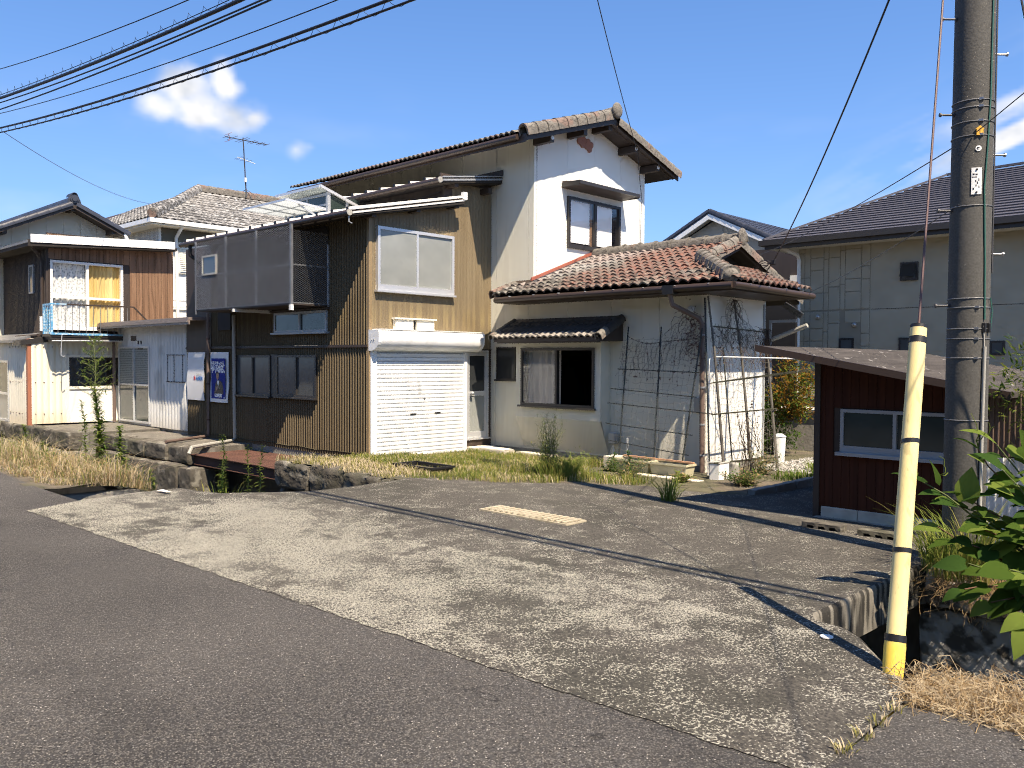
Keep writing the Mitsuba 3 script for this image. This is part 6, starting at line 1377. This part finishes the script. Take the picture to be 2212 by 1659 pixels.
for i in range(34):
    x = rng.uniform(-8.75, -7.25); z0 = 1.93 - .05 * rng.random(); L_ = rng.uniform(.15, .75)
    vn.tube(wiggle((x, 11.98, z0), (x + rng.uniform(-.14, .10), 11.90, z0 - L_), 8, .09), rng.uniform(.002, .0042), 3, False)
for i in range(14):
    x = rng.uniform(-7.62, -7.38); vn.tube(wiggle((x, 12.05, rng.uniform(2.2, 2.45)), (x + rng.uniform(-.6, .1), 12.0, rng.uniform(1.5, 2.0)), 10, .16, -.06), rng.uniform(.002, .0045), 3, False)
for i in range(34):
    c = np.array([rng.normal(-7.42, .06), 12.05, rng.normal(2.0, .18)]); vr_.tube(wiggle(c, c + rng.normal(0, .10, 3) * [1, .3, 1.4], 5, .08), .005, 3, False)
for i in range(150):
    c = np.array([rng.uniform(-8.8, -7.3), 11.93, rng.uniform(1.15, 2.0)]) if i < 80 else np.array([rng.normal(-7.42, .1), 12.05, rng.normal(2.05, .25)])
    leaf(vr_, c, rng.normal(0, 1, 3), np.array([0, -1, .2]), rng.uniform(.02, .05), .022)
put('dead_vines', vn, 'vine_dead', T1, kind='stuff'); put('dead_vines', vr_, 'vine_red', T1, kind='stuff')
T2 = thing('trellis', 'grey bamboo frame with net and dead vines in front of the sunlit wing end wall', 'trellis')
pl2 = [((-6.60, 11.67, -.36), (-6.97, 11.93, 1.75), (-7.08, 11.9, 2.62)), ((-6.60, 12.53, -.32), (-6.97, 12.79, 1.70), (-7.08, 12.72, 2.58)), ((-6.60, 13.40, -.30), (-6.95, 13.70, 1.55), (-7.0, 13.72, 1.75))]
for P in pl2: put('pole', B('tube', P, [.026, .020, .014], 8), 'bamboo', T2, smooth=True)
put('pole', B('tube', [(-6.80, 11.55, -.30), (-7.15, 11.92, 2.60)], .014, 6), 'dark_stick', T2); put('pole', B('tube', [(-6.85, 12.35, -.2), (-7.12, 12.45, 1.8)], .012, 6), 'dark_stick', T2)
for a, b, r in (((-6.75, 11.50, .775), (-6.75, 13.62, .785), .013), ((-6.65, 11.42, .045), (-6.65, 13.55, -.03), .014), ((-7.0, 11.95, 2.14), (-7.0, 13.72, 2.09), .013)): put('rod', B('tube', [a, b], r, 6), 'green_stick', T2)
for i in range(4): put('stick', B('tube', [(-6.86 + .01 * i, 11.56 + .03 * i, 1.24 + .008 * i), (-4.7 + .02 * i, 12.2 + .15 * i, 1.56 + .025 * i)], .0042, 5), 'green_stick', T2)
put('net', net((-6.72, 11.60, -.0), (-6.72, 13.55, -.05), (-7.02, 11.92, 2.05), (-7.02, 13.75, 2.0), 15, 20, .0022, .018), 'net', T2)
vn = M(); vr_ = M()
for i in range(80):
    y = rng.uniform(11.95, 13.75); z0 = rng.uniform(1.98, 2.2); vn.tube(wiggle((-7.03, y, z0), (-6.98, y + rng.uniform(-.12, .12), z0 - rng.uniform(.1, .75)), 7, .10), rng.uniform(.002, .0045), 3, False)
for i in range(26):
    y = rng.normal(12.75, .05); y2 = y + rng.normal(0, .28); vn.tube(wiggle((-7.08, y, 2.6), (-7.05, y2, rng.uniform(1.95, 2.2)), 8, .12, -.04), .0038, 3, False)
for i in range(34):
    y = rng.normal(13.72, .07); vn.tube(wiggle((-7.0, y, 2.15), (-6.98, y + rng.normal(0, .1), rng.uniform(1.45, 1.9)), 7, .12), .0045, 3, False)
for i in range(26):
    y = rng.uniform(12.2, 12.8); vr_.tube(wiggle((-6.62, y, -.25), (-6.68, y + rng.normal(0, .12), rng.uniform(.3, 1.0)), 9, .10), .0045, 3, False)
for i in range(260):
    c = np.array([-7.0, rng.uniform(11.95, 13.8), 2.1 - abs(rng.normal(0, .35))]) if i < 170 else np.array([-6.64, rng.normal(12.5, .2), rng.uniform(-.2, .95)])
    leaf(vr_, c, rng.normal(0, 1, 3), np.array([1, 0, .2]), rng.uniform(.02, .05), .022)
put('dead_vines', vn, 'vine_dead', T2, kind='stuff'); put('dead_vines', vr_, 'vine_dead', T2, kind='stuff')
single('pipe_frame', M().tube([(-7.06, 11.93, -.30), (-7.06, 11.93, 1.62), (-7.02, 11.96, 1.66), (-4.4, 13.3, 1.60)], .011, 8), 'pipe_white', 'white pipe rail reaching from the wing corner towards the shed', 'pipe', smooth=40)
# planter, its blocks and the pale cube
def trough(x0, x1, y0, y1, z0, z1, t=.02, tp=.03):
    m = M(); o = [(x0 + tp, y0 + tp), (x1 - tp, y0 + tp), (x1 - tp, y1 - tp), (x0 + tp, y1 - tp)]; u = [(x0, y0), (x1, y0), (x1, y1), (x0, y1)]; n_ = [(x0 + t, y0 + t), (x1 - t, y0 + t), (x1 - t, y1 - t), (x0 + t, y1 - t)]
    for i in range(4):
        j = (i + 1) % 4; m.quad((*o[i], z0), (*o[j], z0), (*u[j], z1), (*u[i], z1)); m.quad((*u[i], z1), (*u[j], z1), (*n_[j], z1), (*n_[i], z1)); m.quad((*n_[j], z1), (*n_[j], z1 - .05), (*n_[i], z1 - .05), (*n_[i], z1))
    m.box(x0 - .015, x1 + .015, y0 - .015, y0 + .0, z1 - .028, z1 + .004).box(x1, x1 + .015, y0, y1, z1 - .028, z1 + .004)
    return m
for x0, x1, lab in ((-8.44, -7.76, 'cream plastic planter trough under the net, left of two'), (-7.74, -7.06, 'cream plastic planter trough under the net, right of two')):
    k = thing('planter', lab, 'planter', 'planters under the net'); put('trough', trough(x0, x1, 11.28, 11.56, -.205, -.015), 'planter', k); put('soil', B('box', x0 + .02, x1 - .02, 11.30, 11.54, -.08, -.05), 'soil', k)
single('wooden_batten', M().bar((-8.42, 11.53, .012), (-7.06, 11.52, .0), .03, .025), 'terracotta', 'orange brown batten lying along the back of the planters', 'batten')
for i, (x, lab) in enumerate(((-8.55, 'pale concrete block at the left end of the planters'), (-7.10, 'pale sunlit concrete block at the right end of the kerb'), (-7.50, 'pale concrete block under the right planter, second from the right'), (-7.90, 'pale concrete block under the planters, third from the right'))):
    b = (x - .12, x + .12, 11.30, 11.62, -.24, -.0) if i == 0 else (x - .0, x + .385, 11.06, 11.16 + .09, -.34, -.205)
    single('concrete_block', B('box', *b, .008), 'pale_block', lab, 'concrete block')
single('stub_pipe', B('tube', [(-8.44, 11.66, -.2), (-8.44, 11.66, .27), (-8.44, 11.655, .29)], .02, 8), 'grey_alu', 'short grey pipe standing behind the planter', 'pipe')
# white appliance on a little table, bucket, tray
k = thing('white_box', 'white plastic box standing on a low table by the bamboo frame', 'box'); put('body', B('box', -6.80, -6.62, 11.52, 11.82, -.24, .02, .012), 'white_paint', k); put('lid', B('box', -6.81, -6.61, 11.51, 11.83, .021, .045, .008), 'pipe_grey', k)
k = thing('low_table', 'low dark table carrying the white box', 'table'); put('top', B('box', -6.84, -6.52, 11.48, 12.12, -.265, -.243), 'grey_alu', k)
for x in (-6.82, -6.54):
    for y in (11.50, 12.10): put('leg', B('box', x - .012, x + .012, y - .012, y + .012, -.42, -.265), 'grey_alu', k)
single('white_bag', M().mesh(rough_block(-6.78, -6.58, 11.88, 12.08, -.242, -.0, .05, 130)), 'pipe_grey', 'crumpled white bag beside the white box', 'bag', smooth=True)
k = thing('bucket', 'pale blue plastic bucket with a lid at the right end of the wing wall', 'bucket'); put('body', B('tube', [(-7.02, 14.30, -.25), (-7.02, 14.30, .25)], [.085, .11], 16), 'pipe_white', k, smooth=50); put('lid', B('tube', [(-7.02, 14.30, .25), (-7.02, 14.30, .30)], [.122, .05], 16), 'fiberglass', k, smooth=50)
k = thing('plastic_tray', 'black plastic tray lying in the yard grass before the shutter', 'tray'); put('shell', trough(-9.98, -9.12, 7.92, 8.36, -.06, .05, .03, .05), 'black', k); put('litter', B('box', -9.9, -9.2, 8.0, 8.3, -.05, -.01), 'soil', k)
k = thing('stone_slab', 'pale stone slab lying before the door', 'slab'); put('body', M().mesh(rough_block(-11.95, -11.2, 11.55, 11.85, -.25, -.12, .02, 140)).mesh(rough_block(-11.15, -10.2, 11.75, 11.98, -.27, -.16, .015, 141)), 'pale_block', k, smooth=40)
# ------------------------------------------------------------------ plants
def grass_field(name, label, pts, mats, hf, w, leanf=.5, bend=.6):
    k = thing(name, label, 'grass', kind='stuff'); ms = {}
    for p in pts:
        m_ = mats(p); ms.setdefault(m_, M()); h = hf(p); blade(ms[m_], p, h, h * rng.uniform(.1, 1) * leanf * 2, w * rng.uniform(.7, 1.3), bend)
    for i, (m_, g) in enumerate(ms.items()): put('blades', g, m_, k, kind='stuff')
    return k
def nz(x, y, f, s=0):      # cheap smooth patchiness in [0, 1]
    x, y = x * f * 2.1 + s * 1.7, y * f * 2.1 - s * 2.3
    return .5 + .2 * math.sin(x * 1.3 + 1.7 * math.sin(y * .9)) + .15 * math.sin(y * 2.1 + 1.3 * math.sin(x * 1.7)) + .1 * math.sin(x * 3.7 - y * 2.9)
def scatter(n, fn):
    out = []
    while len(out) < n:
        p = fn()
        if p is not None: out.append(p)
    return out
def yard_pt():
    x, y = rng.uniform(-11.9, -6.9), rng.uniform(7.05, 12.0)
    edge = np.interp(x, [-11.9, -9.0, -8.75, -8.05, -7.7, -7.38, -6.9], [7.08, 7.08, 7.6, 8.0, 8.7, 9.3, 9.7]) + .12 * math.sin(x * 9) + .08 * math.sin(x * 23)
    if y < edge or (x < -11.86 and y > 8.9): return None
    if (y > 11.75 and x > -11.3) or (x > -8.75 and y > 10.2): return None
    d = nz(x, y, 1.1); 
    if rng.random() > .35 + 1.1 * max(0, d - .25): return None
    if -9.95 < x < -9.15 and 7.95 < y < 8.33 and rng.random() < .8: return None
    return (x, y, gy(x, y) + .0)
def yard_mat(p):
    dry = (p[1] < 8.2 and p[0] < -9.0) * .55 + (nz(p[0], p[1], .9, 3) > .55) * .25 + .12
    r = rng.random()
    return 'grass_dry' if r < dry * .7 else 'grass_yellow' if r < dry + .35 else 'grass_green'
grass_field('yard_grass', 'patchy green and straw coloured grass covering the yard before the house', scatter(23000, yard_pt), yard_mat,
            lambda p: rng.uniform(.035, .11) * (.6 + 1.1 * nz(p[0], p[1], 1.7, 9)) * (1.5 if p[1] > 9.2 and p[0] > -9.2 else 1), .009)
def verge_pt():
    x = -11.3 - abs(rng.normal(0, 3.6)); y = rng.uniform(3.62, 4.95)
    if x < -26: return None
    if y < 3.72 + .12 * math.sin(x * 7) + .1 * math.sin(x * 17): return None
    if rng.random() > .3 + 1.3 * nz(x, y, 1.3, 4): return None
    return (x, y, -.05 - .16 * max(0, (y - 4.1) / .8) ** 2)
grass_field('dry_grass', 'tall dry straw coloured grass along the road edge on the left', scatter(13000, verge_pt), lambda p: rng.choice(['grass_dry', 'grass_dry', 'grass_tan', 'grass_tan', 'grass_yellow', 'grass_dry', 'grass_green'] if p[0] > -15 else ['grass_dry', 'grass_yellow', 'grass_yellow', 'grass_green', 'grass_dry']),
            lambda p: rng.uniform(.08, .52) * (.28 + 1.1 * nz(p[0], p[1], 1.9, 2) ** 1.5) * (.55 if p[1] < 4.05 else 1.1), .007, .7, .8)
def clump(name, label, c, n, rad, h0, h1, mats, w=.012, lean=.8, bend=.9):
    k = thing(name, label, 'grass clump'); ms = {}
    for i in range(n):
        a = rng.uniform(0, 6.283); r = rad * math.sqrt(rng.random()); p = (c[0] + r * math.cos(a), c[1] + r * math.sin(a), c[2]); m_ = rng.choice(mats); ms.setdefault(m_, M())
        h = rng.uniform(h0, h1); arch(ms[m_], p, h, h * rng.uniform(.2, lean), w, a + rng.normal(0, .7))
    for m_, g in ms.items(): put('blades', g, m_, k, kind='stuff')
def arch(m, p, h, reach, w, ang):
    d = np.array([math.cos(ang), math.sin(ang), 0]); s = np.array([-d[1], d[0], 0]) * w / 2; t = np.linspace(0, 1, 6)
    tw = rng.uniform(.5, 1.0)
    P = np.array(p)[None] + d * (reach * t[:, None] ** 1.6) + ZZ * (h * (1.35 * t - .55 * t ** 3 * tw))[:, None]; wd = np.array([.7, 1, 1, .8, .5, .05])
    v = []; f = []
    for i in range(6): v += [P[i] - s * wd[i], P[i] + s * wd[i]]
    for i in range(5): f.append((2 * i, 2 * i + 1, 2 * i + 3, 2 * i + 2))
    m.add(v, f)
clump('grass_clump', 'arching bright green grass clump at the foot of the utility pole', (-1.93, 7.12, -.03), 620, .33, .16, .52, ['grass_green', 'leaf_airy', 'grass_yellow', 'leaf_weed_b'], .010, 1.0)
clump('grass_clump', 'green grass growing out of the ditch beside the steel deck', (-10.35, 5.35, -.62), 150, .30, .25, .62, ['grass_green', 'grass_green', 'grass_yellow'], .012, .5)
clump('grass_clump', 'small green tuft standing alone on the apron edge by the dark path', (-5.62, 8.62, -.08), 85, .11, .12, .34, ['grass_green', 'grass_green', 'leaf_weed_b'], .011, 1.5)
clump('grass_clump', 'green grass clump at the yard edge in front of the planters', (-7.95, 9.35, -.12), 260, .32, .14, .36, ['grass_green', 'grass_yellow', 'leaf_weed_b'], .014, .9)
clump('grass_clump', 'low green grass beside the gravel behind the bamboo frame', (-5.75, 13.9, -.24), 420, .55, .06, .2, ['grass_green', 'leaf_weed_b'], .016, .9)
clump('grass_clump', 'dark shaded grass along the kerb beside the path', (-5.8, 12.6, -.23), 260, .45, .05, .14, ['leaf_weed', 'grass_green'], .016, .9)
for i, (x, y, lab) in enumerate(((-1.37, 3.42, 'tiny dry tuft in the apron joint, nearest the camera'), (-1.38, 3.62, 'tiny dry tuft in the apron joint, second from the camera'), (-1.385, 3.80, 'tiny dry tuft in the apron joint, third from the camera'), (-1.39, 3.98, 'tiny dry tuft in the apron joint below the straw'))):
    clump('dry_tuft', lab, (x, y, .004), 26, .045, .02, .05, ['grass_dry', 'grass_yellow'], .006, 1.2)

def goldenrod(label, base, top, nl=120, ll=.11, branches=0, r=.008, mats=('leaf_weed', 'leaf_weed_b'), group=None):
    k = thing('goldenrod', label, 'weed', group); base, top = np.array(base, float), np.array(top, float)
    P = wiggle(base, top, 10, .05); put('stem', B('tube', P, np.linspace(r, r * .5, 10), 5), 'stem_green', k, smooth=True)
    ms = {m_: M() for m_ in mats}; H_ = np.linalg.norm(top - base)
    T_ = np.linspace(0, 1, 10)
    at_ = lambda t: np.array([np.interp(t, T_, P[:, j]) for j in range(3)])
    hi = 1.0 if not branches else .66
    nl = int(nl * 1.35)
    for i in range(nl):
        t = .06 + (hi - .06) * i / nl; a = i * 2.4 + rng.normal(0, .3); d = np.array([math.cos(a), math.sin(a), rng.uniform(.1, 1.3)])
        leaf(ms[rng.choice(mats)], at_(t), d, ZZ, ll * rng.uniform(.7, 1.2) * (1.05 - .5 * t / hi), ll * .22, rng.uniform(.2, .7))
    bm = M()
    for i in range(branches):
        t = .60 + .40 * i / branches; a = i * 2.4 + rng.normal(0, .3); l = .48 * (1.03 - t) ** .7 + .06; p = at_(t)
        e = p + np.array([math.cos(a) * l, math.sin(a) * l, l * rng.uniform(.35, .75)]); Q = wiggle(p, e, 5, .03, -l * .06); bm.tube(Q, [.004, .0035, .003, .0025, .002], 4, False)
        for j in range(12):
            s_ = rng.uniform(.15, 1); q_ = Q[0] * (1 - s_) + Q[-1] * s_ + rng.normal(0, .008, 3)
            leaf(ms[rng.choice(mats)], q_, rng.normal(0, 1, 3) + [0, 0, .8], rng.normal(0, 1, 3), rng.uniform(.025, .055), .011, .2)
    if branches: put('branches', bm, 'stem_green', k)
    for m_, g in ms.items(): put('leaves', g, m_, k, kind='stuff')
    return k
goldenrod('tallest green goldenrod weed with a branched head by the left ditch', (-12.62, 4.72, -.25), (-13.08, 4.80, 1.86), 330, .17, 46, .013)
goldenrod('slender bent goldenrod weed left of the tallest one', (-13.2, 4.78, -.2), (-13.70, 4.85, .92), 110, .13)
goldenrod('leafy goldenrod weed leaning at the right foot of the tallest one', (-11.90, 4.75, -.2), (-12.25, 4.85, .62), 150, .15)
goldenrod('short goldenrod at the right edge of the dry grass beside the water', (-11.2, 4.80, -.3), (-11.20, 4.82, .12), 50, .09)
goldenrod('dark green goldenrod in the middle of the dry grass', (-13.6, 4.3, -.1), (-13.75, 4.3, .34), 70, .10)
goldenrod('small goldenrod in the dry grass below the bent one', (-12.9, 4.2, -.1), (-13.0, 4.22, .24), 50, .09)
goldenrod('goldenrod near the left edge of the photo before the stone bank', (-16.0, 4.75, -.2), (-16.3, 4.8, .42), 80, .13)
for x, z, lab in ((-10.72, .56, 'goldenrod in the ditch before the steel deck, leftmost and bushiest'), (-10.06, .46, 'goldenrod in the ditch before the steel deck, middle one'), (-9.72, .50, 'goldenrod in the ditch before the steel deck, rightmost')):
    goldenrod(lab, (x + .02, 5.55, -.75), (x, 5.6, z), 90 if x > -10.5 else 150, .10, mats=('leaf_weed_b', 'grass_green'))
goldenrod('second stem of goldenrod beside the bushiest one in the ditch', (-10.55, 5.5, -.7), (-10.52, 5.55, .28), 90, .10, mats=('leaf_weed_b', 'leaf_weed'))
goldenrod('dark weed growing before the left planter', (-8.28, 11.15, -.25), (-8.30, 11.12, .10), 50, .11, mats=('leaf_weed', 'leaf_big_c'))
goldenrod('dark weed growing before the planters, right of its twin', (-7.98, 11.05, -.25), (-7.98, 11.02, .16), 55, .12, mats=('leaf_weed', 'leaf_big_c'))
def airy(name, label, c, h, n, spread, mats, ll=.05, cat='weed', bottom=.05, lw=.3, twigs=True):
    k = thing(name, label, cat); ms = {m_: M() for m_ in mats}; st = M()
    for i in range(n):
        a = rng.uniform(0, 6.283); e = np.array(c) + [spread * math.cos(a) * rng.random(), spread * math.sin(a) * rng.random(), h * rng.uniform(.45, 1)]; Q = wiggle(np.array(c) + rng.normal(0, .03, 3) * [1, 1, 0], e, 8, .06)
        st.tube(Q, np.linspace(.004, .0015, 8), 4, False)
        for j in range(34):
            s_ = rng.uniform(bottom, 1); q_ = np.array([np.interp(s_, np.linspace(0, 1, 8), Q[:, t]) for t in range(3)])
            d = rng.normal(0, 1, 3); d[2] = abs(d[2]) * .6; o = d / np.linalg.norm(d) * rng.uniform(.0, .09)
            leaf(ms[rng.choice(mats)], q_ + o, d, ZZ, ll * rng.uniform(.5, 1.2), ll * lw, .3)
    put('stems', st, 'stem_green', k)
    for m_, g in ms.items(): put('leaves', g, m_, k, kind='stuff')
    return k
airy('weed_shrub', 'airy light green weed standing tall before the bay window', (-8.25, 9.42, -.15), 1.0, 60, .30, ['leaf_airy', 'leaf_airy', 'leaf_weed_b', 'grass_yellow'], .046)
airy('weed_shrub', 'denser low weeds at the foot of the airy one', (-7.9, 9.45, -.15), .42, 40, .42, ['leaf_airy', 'leaf_weed_b'], .05)
airy('weed_shrub', 'dark brownish green weeds along the front of the planters', (-7.75, 10.7, -.22), .34, 26, .55, ['leaf_weed', 'leaf_big_c', 'grass_tan'], .05)
airy('weed_shrub', 'small round leaved weed at the left block of the planters', (-8.35, 11.05, -.25), .22, 20, .14, ['leaf_weed', 'leaf_bush'], .035, lw=.6)
airy('weed_shrub', 'broad leaved seedlings by the right end block', (-6.85, 10.85, -.26), .16, 14, .2, ['leaf_weed_b', 'grass_green', 'grass_tan'], .06, lw=.5)
airy('weed_shrub', 'small leafy weed in the ditch beside the yellow guard', (-1.38, 4.78, -.55), .38, 9, .14, ['leaf_big', 'leaf_big_b'], .07, lw=.6)
airy('weed_shrub', 'withered weeds under the bamboo frame', (-6.5, 12.7, -.25), .45, 26, .5, ['grass_tan', 'leaf_weed'], .045)
airy('weed_shrub', 'weeds at the foot of the garden wall beside the gravel', (-5.2, 16.4, -.26), .4, 26, .7, ['leaf_weed_b', 'grass_green'], .05)
airy('weed_shrub', 'low dark weeds on the soil behind the kerb', (-6.0, 11.2, -.22), .22, 34, .45, ['leaf_weed', 'leaf_big_c', 'grass_tan'], .05, lw=.45)
# bushes
def bush(name, label, c, rad, n, mats, ll, lw, cat='bush', seed=0):
    k = thing(name, label, cat); ms = {m_: M() for m_ in mats}; st = M(); c = np.array(c, float); rad = np.array(rad, float)
    for i in range(14):
        d = rng.normal(0, 1, 3); d[2] = abs(d[2]); d /= np.linalg.norm(d); st.tube(wiggle(c - [0, 0, rad[2] * .9], c + d * rad * .9, 7, .12), np.linspace(.014, .004, 7), 5, False)
    cl = []
    for i in range(max(14, n // 90)):
        d = rng.normal(0, 1, 3); d /= np.linalg.norm(d); cl.append(c + d * rad * rng.uniform(.35, 1.05))
    for i in range(n):
        q_ = cl[rng.integers(len(cl))] + rng.normal(0, 1, 3) * rad * .17; d = rng.normal(0, 1, 3) + (q_ - c) / rad * .8 + [0, 0, .5]
        mi_ = mats[min(len(mats) - 1, int(rng.random() * len(mats)))]
        leaf(ms[mi_], q_, d, rng.normal(0, .5, 3) + ZZ, ll * rng.uniform(.6, 1.3), ll * lw, .25)
    put('trunk', st, 'bark', k)
    for m_, g in ms.items(): put('foliage', g, m_, k, kind='stuff')
bush('bush', 'fine leaved green bush at the right edge above the brown fence', (-1.50, 8.45, 1.30), (.55, .35, .62), 2600, ['leaf_bush', 'leaf_bush_b', 'leaf_weed_b'], .075, .22)
bush('bush', 'bush with orange and green leaves behind the wing corner', (-7.50, 15.75, 1.00), (.52, .45, .62), 3000, ['leaf_orange', 'leaf_bush_b', 'leaf_orange', 'leaf_weed'], .07, .45)
bush('bush', 'dark green lower bush under the orange leaved one', (-7.80, 15.6, .20), (.45, .40, .55), 1900, ['leaf_bush', 'leaf_weed'], .06, .45)
# shrub with large leaves at the right
SB = thing('broad_leaf_shrub', 'large leaved green shrub on the ditch bank at the right edge', 'shrub')
root = np.array([-.95, 6.75, -.15])
tips = [(-1.78, 6.12, .66), (-1.58, 6.15, .50), (-1.50, 6.2, .90), (-1.66, 6.02, .12), (-1.40, 6.0, .30), (-1.2, 6.2, .70), (-1.56, 6.3, 1.05), (-1.66, 6.25, 1.02), (-1.92, 5.98, .80), (-1.84, 6.05, .50), (-1.66, 6.08, .28), (-1.52, 6.08, .05), (-1.34, 6.40, .98), (-1.36, 6.15, .55), (-1.2, 6.1, .25), (-1.05, 6.35, .95), (-1.0, 6.1, .6), (-1.45, 6.25, .75), (-1.25, 5.95, .0), (-1.72, 6.2, .70), (-.85, 6.0, .2)]
CAMD = EYE - np.array([-1.5, 6.2, .6]); CAMD /= np.linalg.norm(CAMD)
for ti, tp in enumerate(tips):
    tp = np.array(tp); Q = wiggle(root + rng.normal(0, .05, 3), tp, 9, .06, -.07); put('stem', B('tube', Q, np.linspace(.011, .004, 9), 6), 'stem_brown' if ti % 2 else 'stem_green', SB, smooth=True)
    n_ = 13
    for j in range(n_):
        s_ = .36 + .64 * (j + rng.uniform(0, .6)) / n_; s_ = min(s_, 1.0); q_ = np.array([np.interp(s_, np.linspace(0, 1, 9), Q[:, t]) for t in range(3)])
        sd_ = 1 if j % 2 else -1
        d = RT * sd_ * rng.uniform(.3, 1.0) + (tp - root) / np.linalg.norm(tp - root) * .4 + ZZ * rng.uniform(-.65, .35) + CAMD * rng.uniform(-.2, .5)
        if j == n_ - 1: d = (tp - Q[-3]) + ZZ * -.05
        d /= np.linalg.norm(d); pt = q_ + d * rng.uniform(.03, .06)
        nrm = ZZ * rng.uniform(.5, 1.1) + CAMD * rng.uniform(.0, .7) + rng.normal(0, .28, 3) + SUN * .4
        L_ = rng.choice([.07, .10, .13, .15, .17, .19, .215]) * rng.uniform(.9, 1.1) * (1.0 if s_ > .5 else .85); lm_ = M(); leaf(lm_, pt, d, nrm, L_, L_ * rng.uniform(.62, .78), rng.uniform(.12, .5), .22, True)
        st_ = M().tube([q_, pt + d * .01], .0022, 4, False)
        put('leaf', lm_, ['leaf_big', 'leaf_big', 'leaf_big_b', 'leaf_big_c'][rng.integers(4)], SB, smooth=60)
for p, e in (((-1.66, 6.25, 1.02), (-1.70, 6.22, 1.26)), ((-1.92, 5.98, .82), (-2.03, 5.95, .98)), ((-1.80, 6.1, .86), (-1.85, 6.08, .97)), ((-1.66, 6.25, 1.05), (-1.60, 6.25, 1.2))):
    put('tendril', B('tube', wiggle(p, e, 8, .05), np.linspace(.0045, .002, 8), 5), 'leaf_weed_b', SB, smooth=True)
# straw heap by the guard
sm = {m_: M() for m_ in ('grass_dry', 'grass_tan')}
for i in range(1500):
    x = -1.40 + abs(rng.normal(0, .48)); y = rng.uniform(4.13, 4.62) + .02 * x
    if x > 1.2 or (y < 4.2 and rng.random() < .5): continue
    z = -.015 - .10 * max(0, (y - 4.3) / .45) ** 2 + abs(rng.normal(0, .028)) * (1 + 1.3 * math.exp(-((x + .95) / .25) ** 2 - ((y - 4.55) / .2) ** 2)); a = rng.uniform(0, 6.283); l = rng.uniform(.06, .22)
    e = (x + l * math.cos(a), y + l * math.sin(a) * .8, max(z + rng.normal(0, .025), -.02 if y < 4.3 else -.12)); sm[rng.choice(['grass_dry', 'grass_dry', 'grass_tan'])].tube(wiggle((x, y, z), e, 6, .10) , .0016, 3, False)
k = thing('straw', 'tangled dry straw lying on the verge to the right of the yellow guard', 'straw', kind='stuff')
for m_, g in sm.items(): put('stalks', g, m_, k, kind='stuff')
hg = M()
for i in range(420):
    x = rng.uniform(-2.1, -.6); hg_z = -.02; l = rng.uniform(.12, .4); hg.tube(wiggle((x, 6.95, hg_z), (x + rng.normal(0, .15), 6.85 - rng.random() * .15, hg_z - l * rng.random()), 6, .08, -.03), .0018, 3, False)
single('hanging_straw', hg, 'grass_tan', 'dry stalks hanging over the stone bank at the right', 'straw', kind='stuff')
# debris: bottle cap on the apron and pebbles on the road
k = single('tin_lid', M().tube([(-2.04, 4.78, .008), (-2.04, 4.78, .014)], .036, 20).tube([(-2.045, 4.785, .0145), (-2.045, 4.785, .0155)], .020, 14), 'sheet_white', 'small pale round lid on the apron near the ditch corner', 'lid', smooth=40)
single('paper_scrap', M().quad((-9.95, 4.35, .03), (-9.72, 4.36, .035), (-9.70, 4.42, .03), (-9.93, 4.42, .036)), 'white_paint', 'scrap of white paper on the far left of the apron', 'paper')
pb = M()
for i in range(34):
    x, y, r = rng.uniform(-5, .4), rng.uniform(1.9, 4.2), rng.uniform(.003, .008); pb.mesh(trimesh.creation.icosphere(0, r).apply_translation((x, y, .006 + r * .4)))
single('pebbles', pb, 'concrete', 'scattered pale pebbles on the road and apron', 'pebbles', kind='stuff')
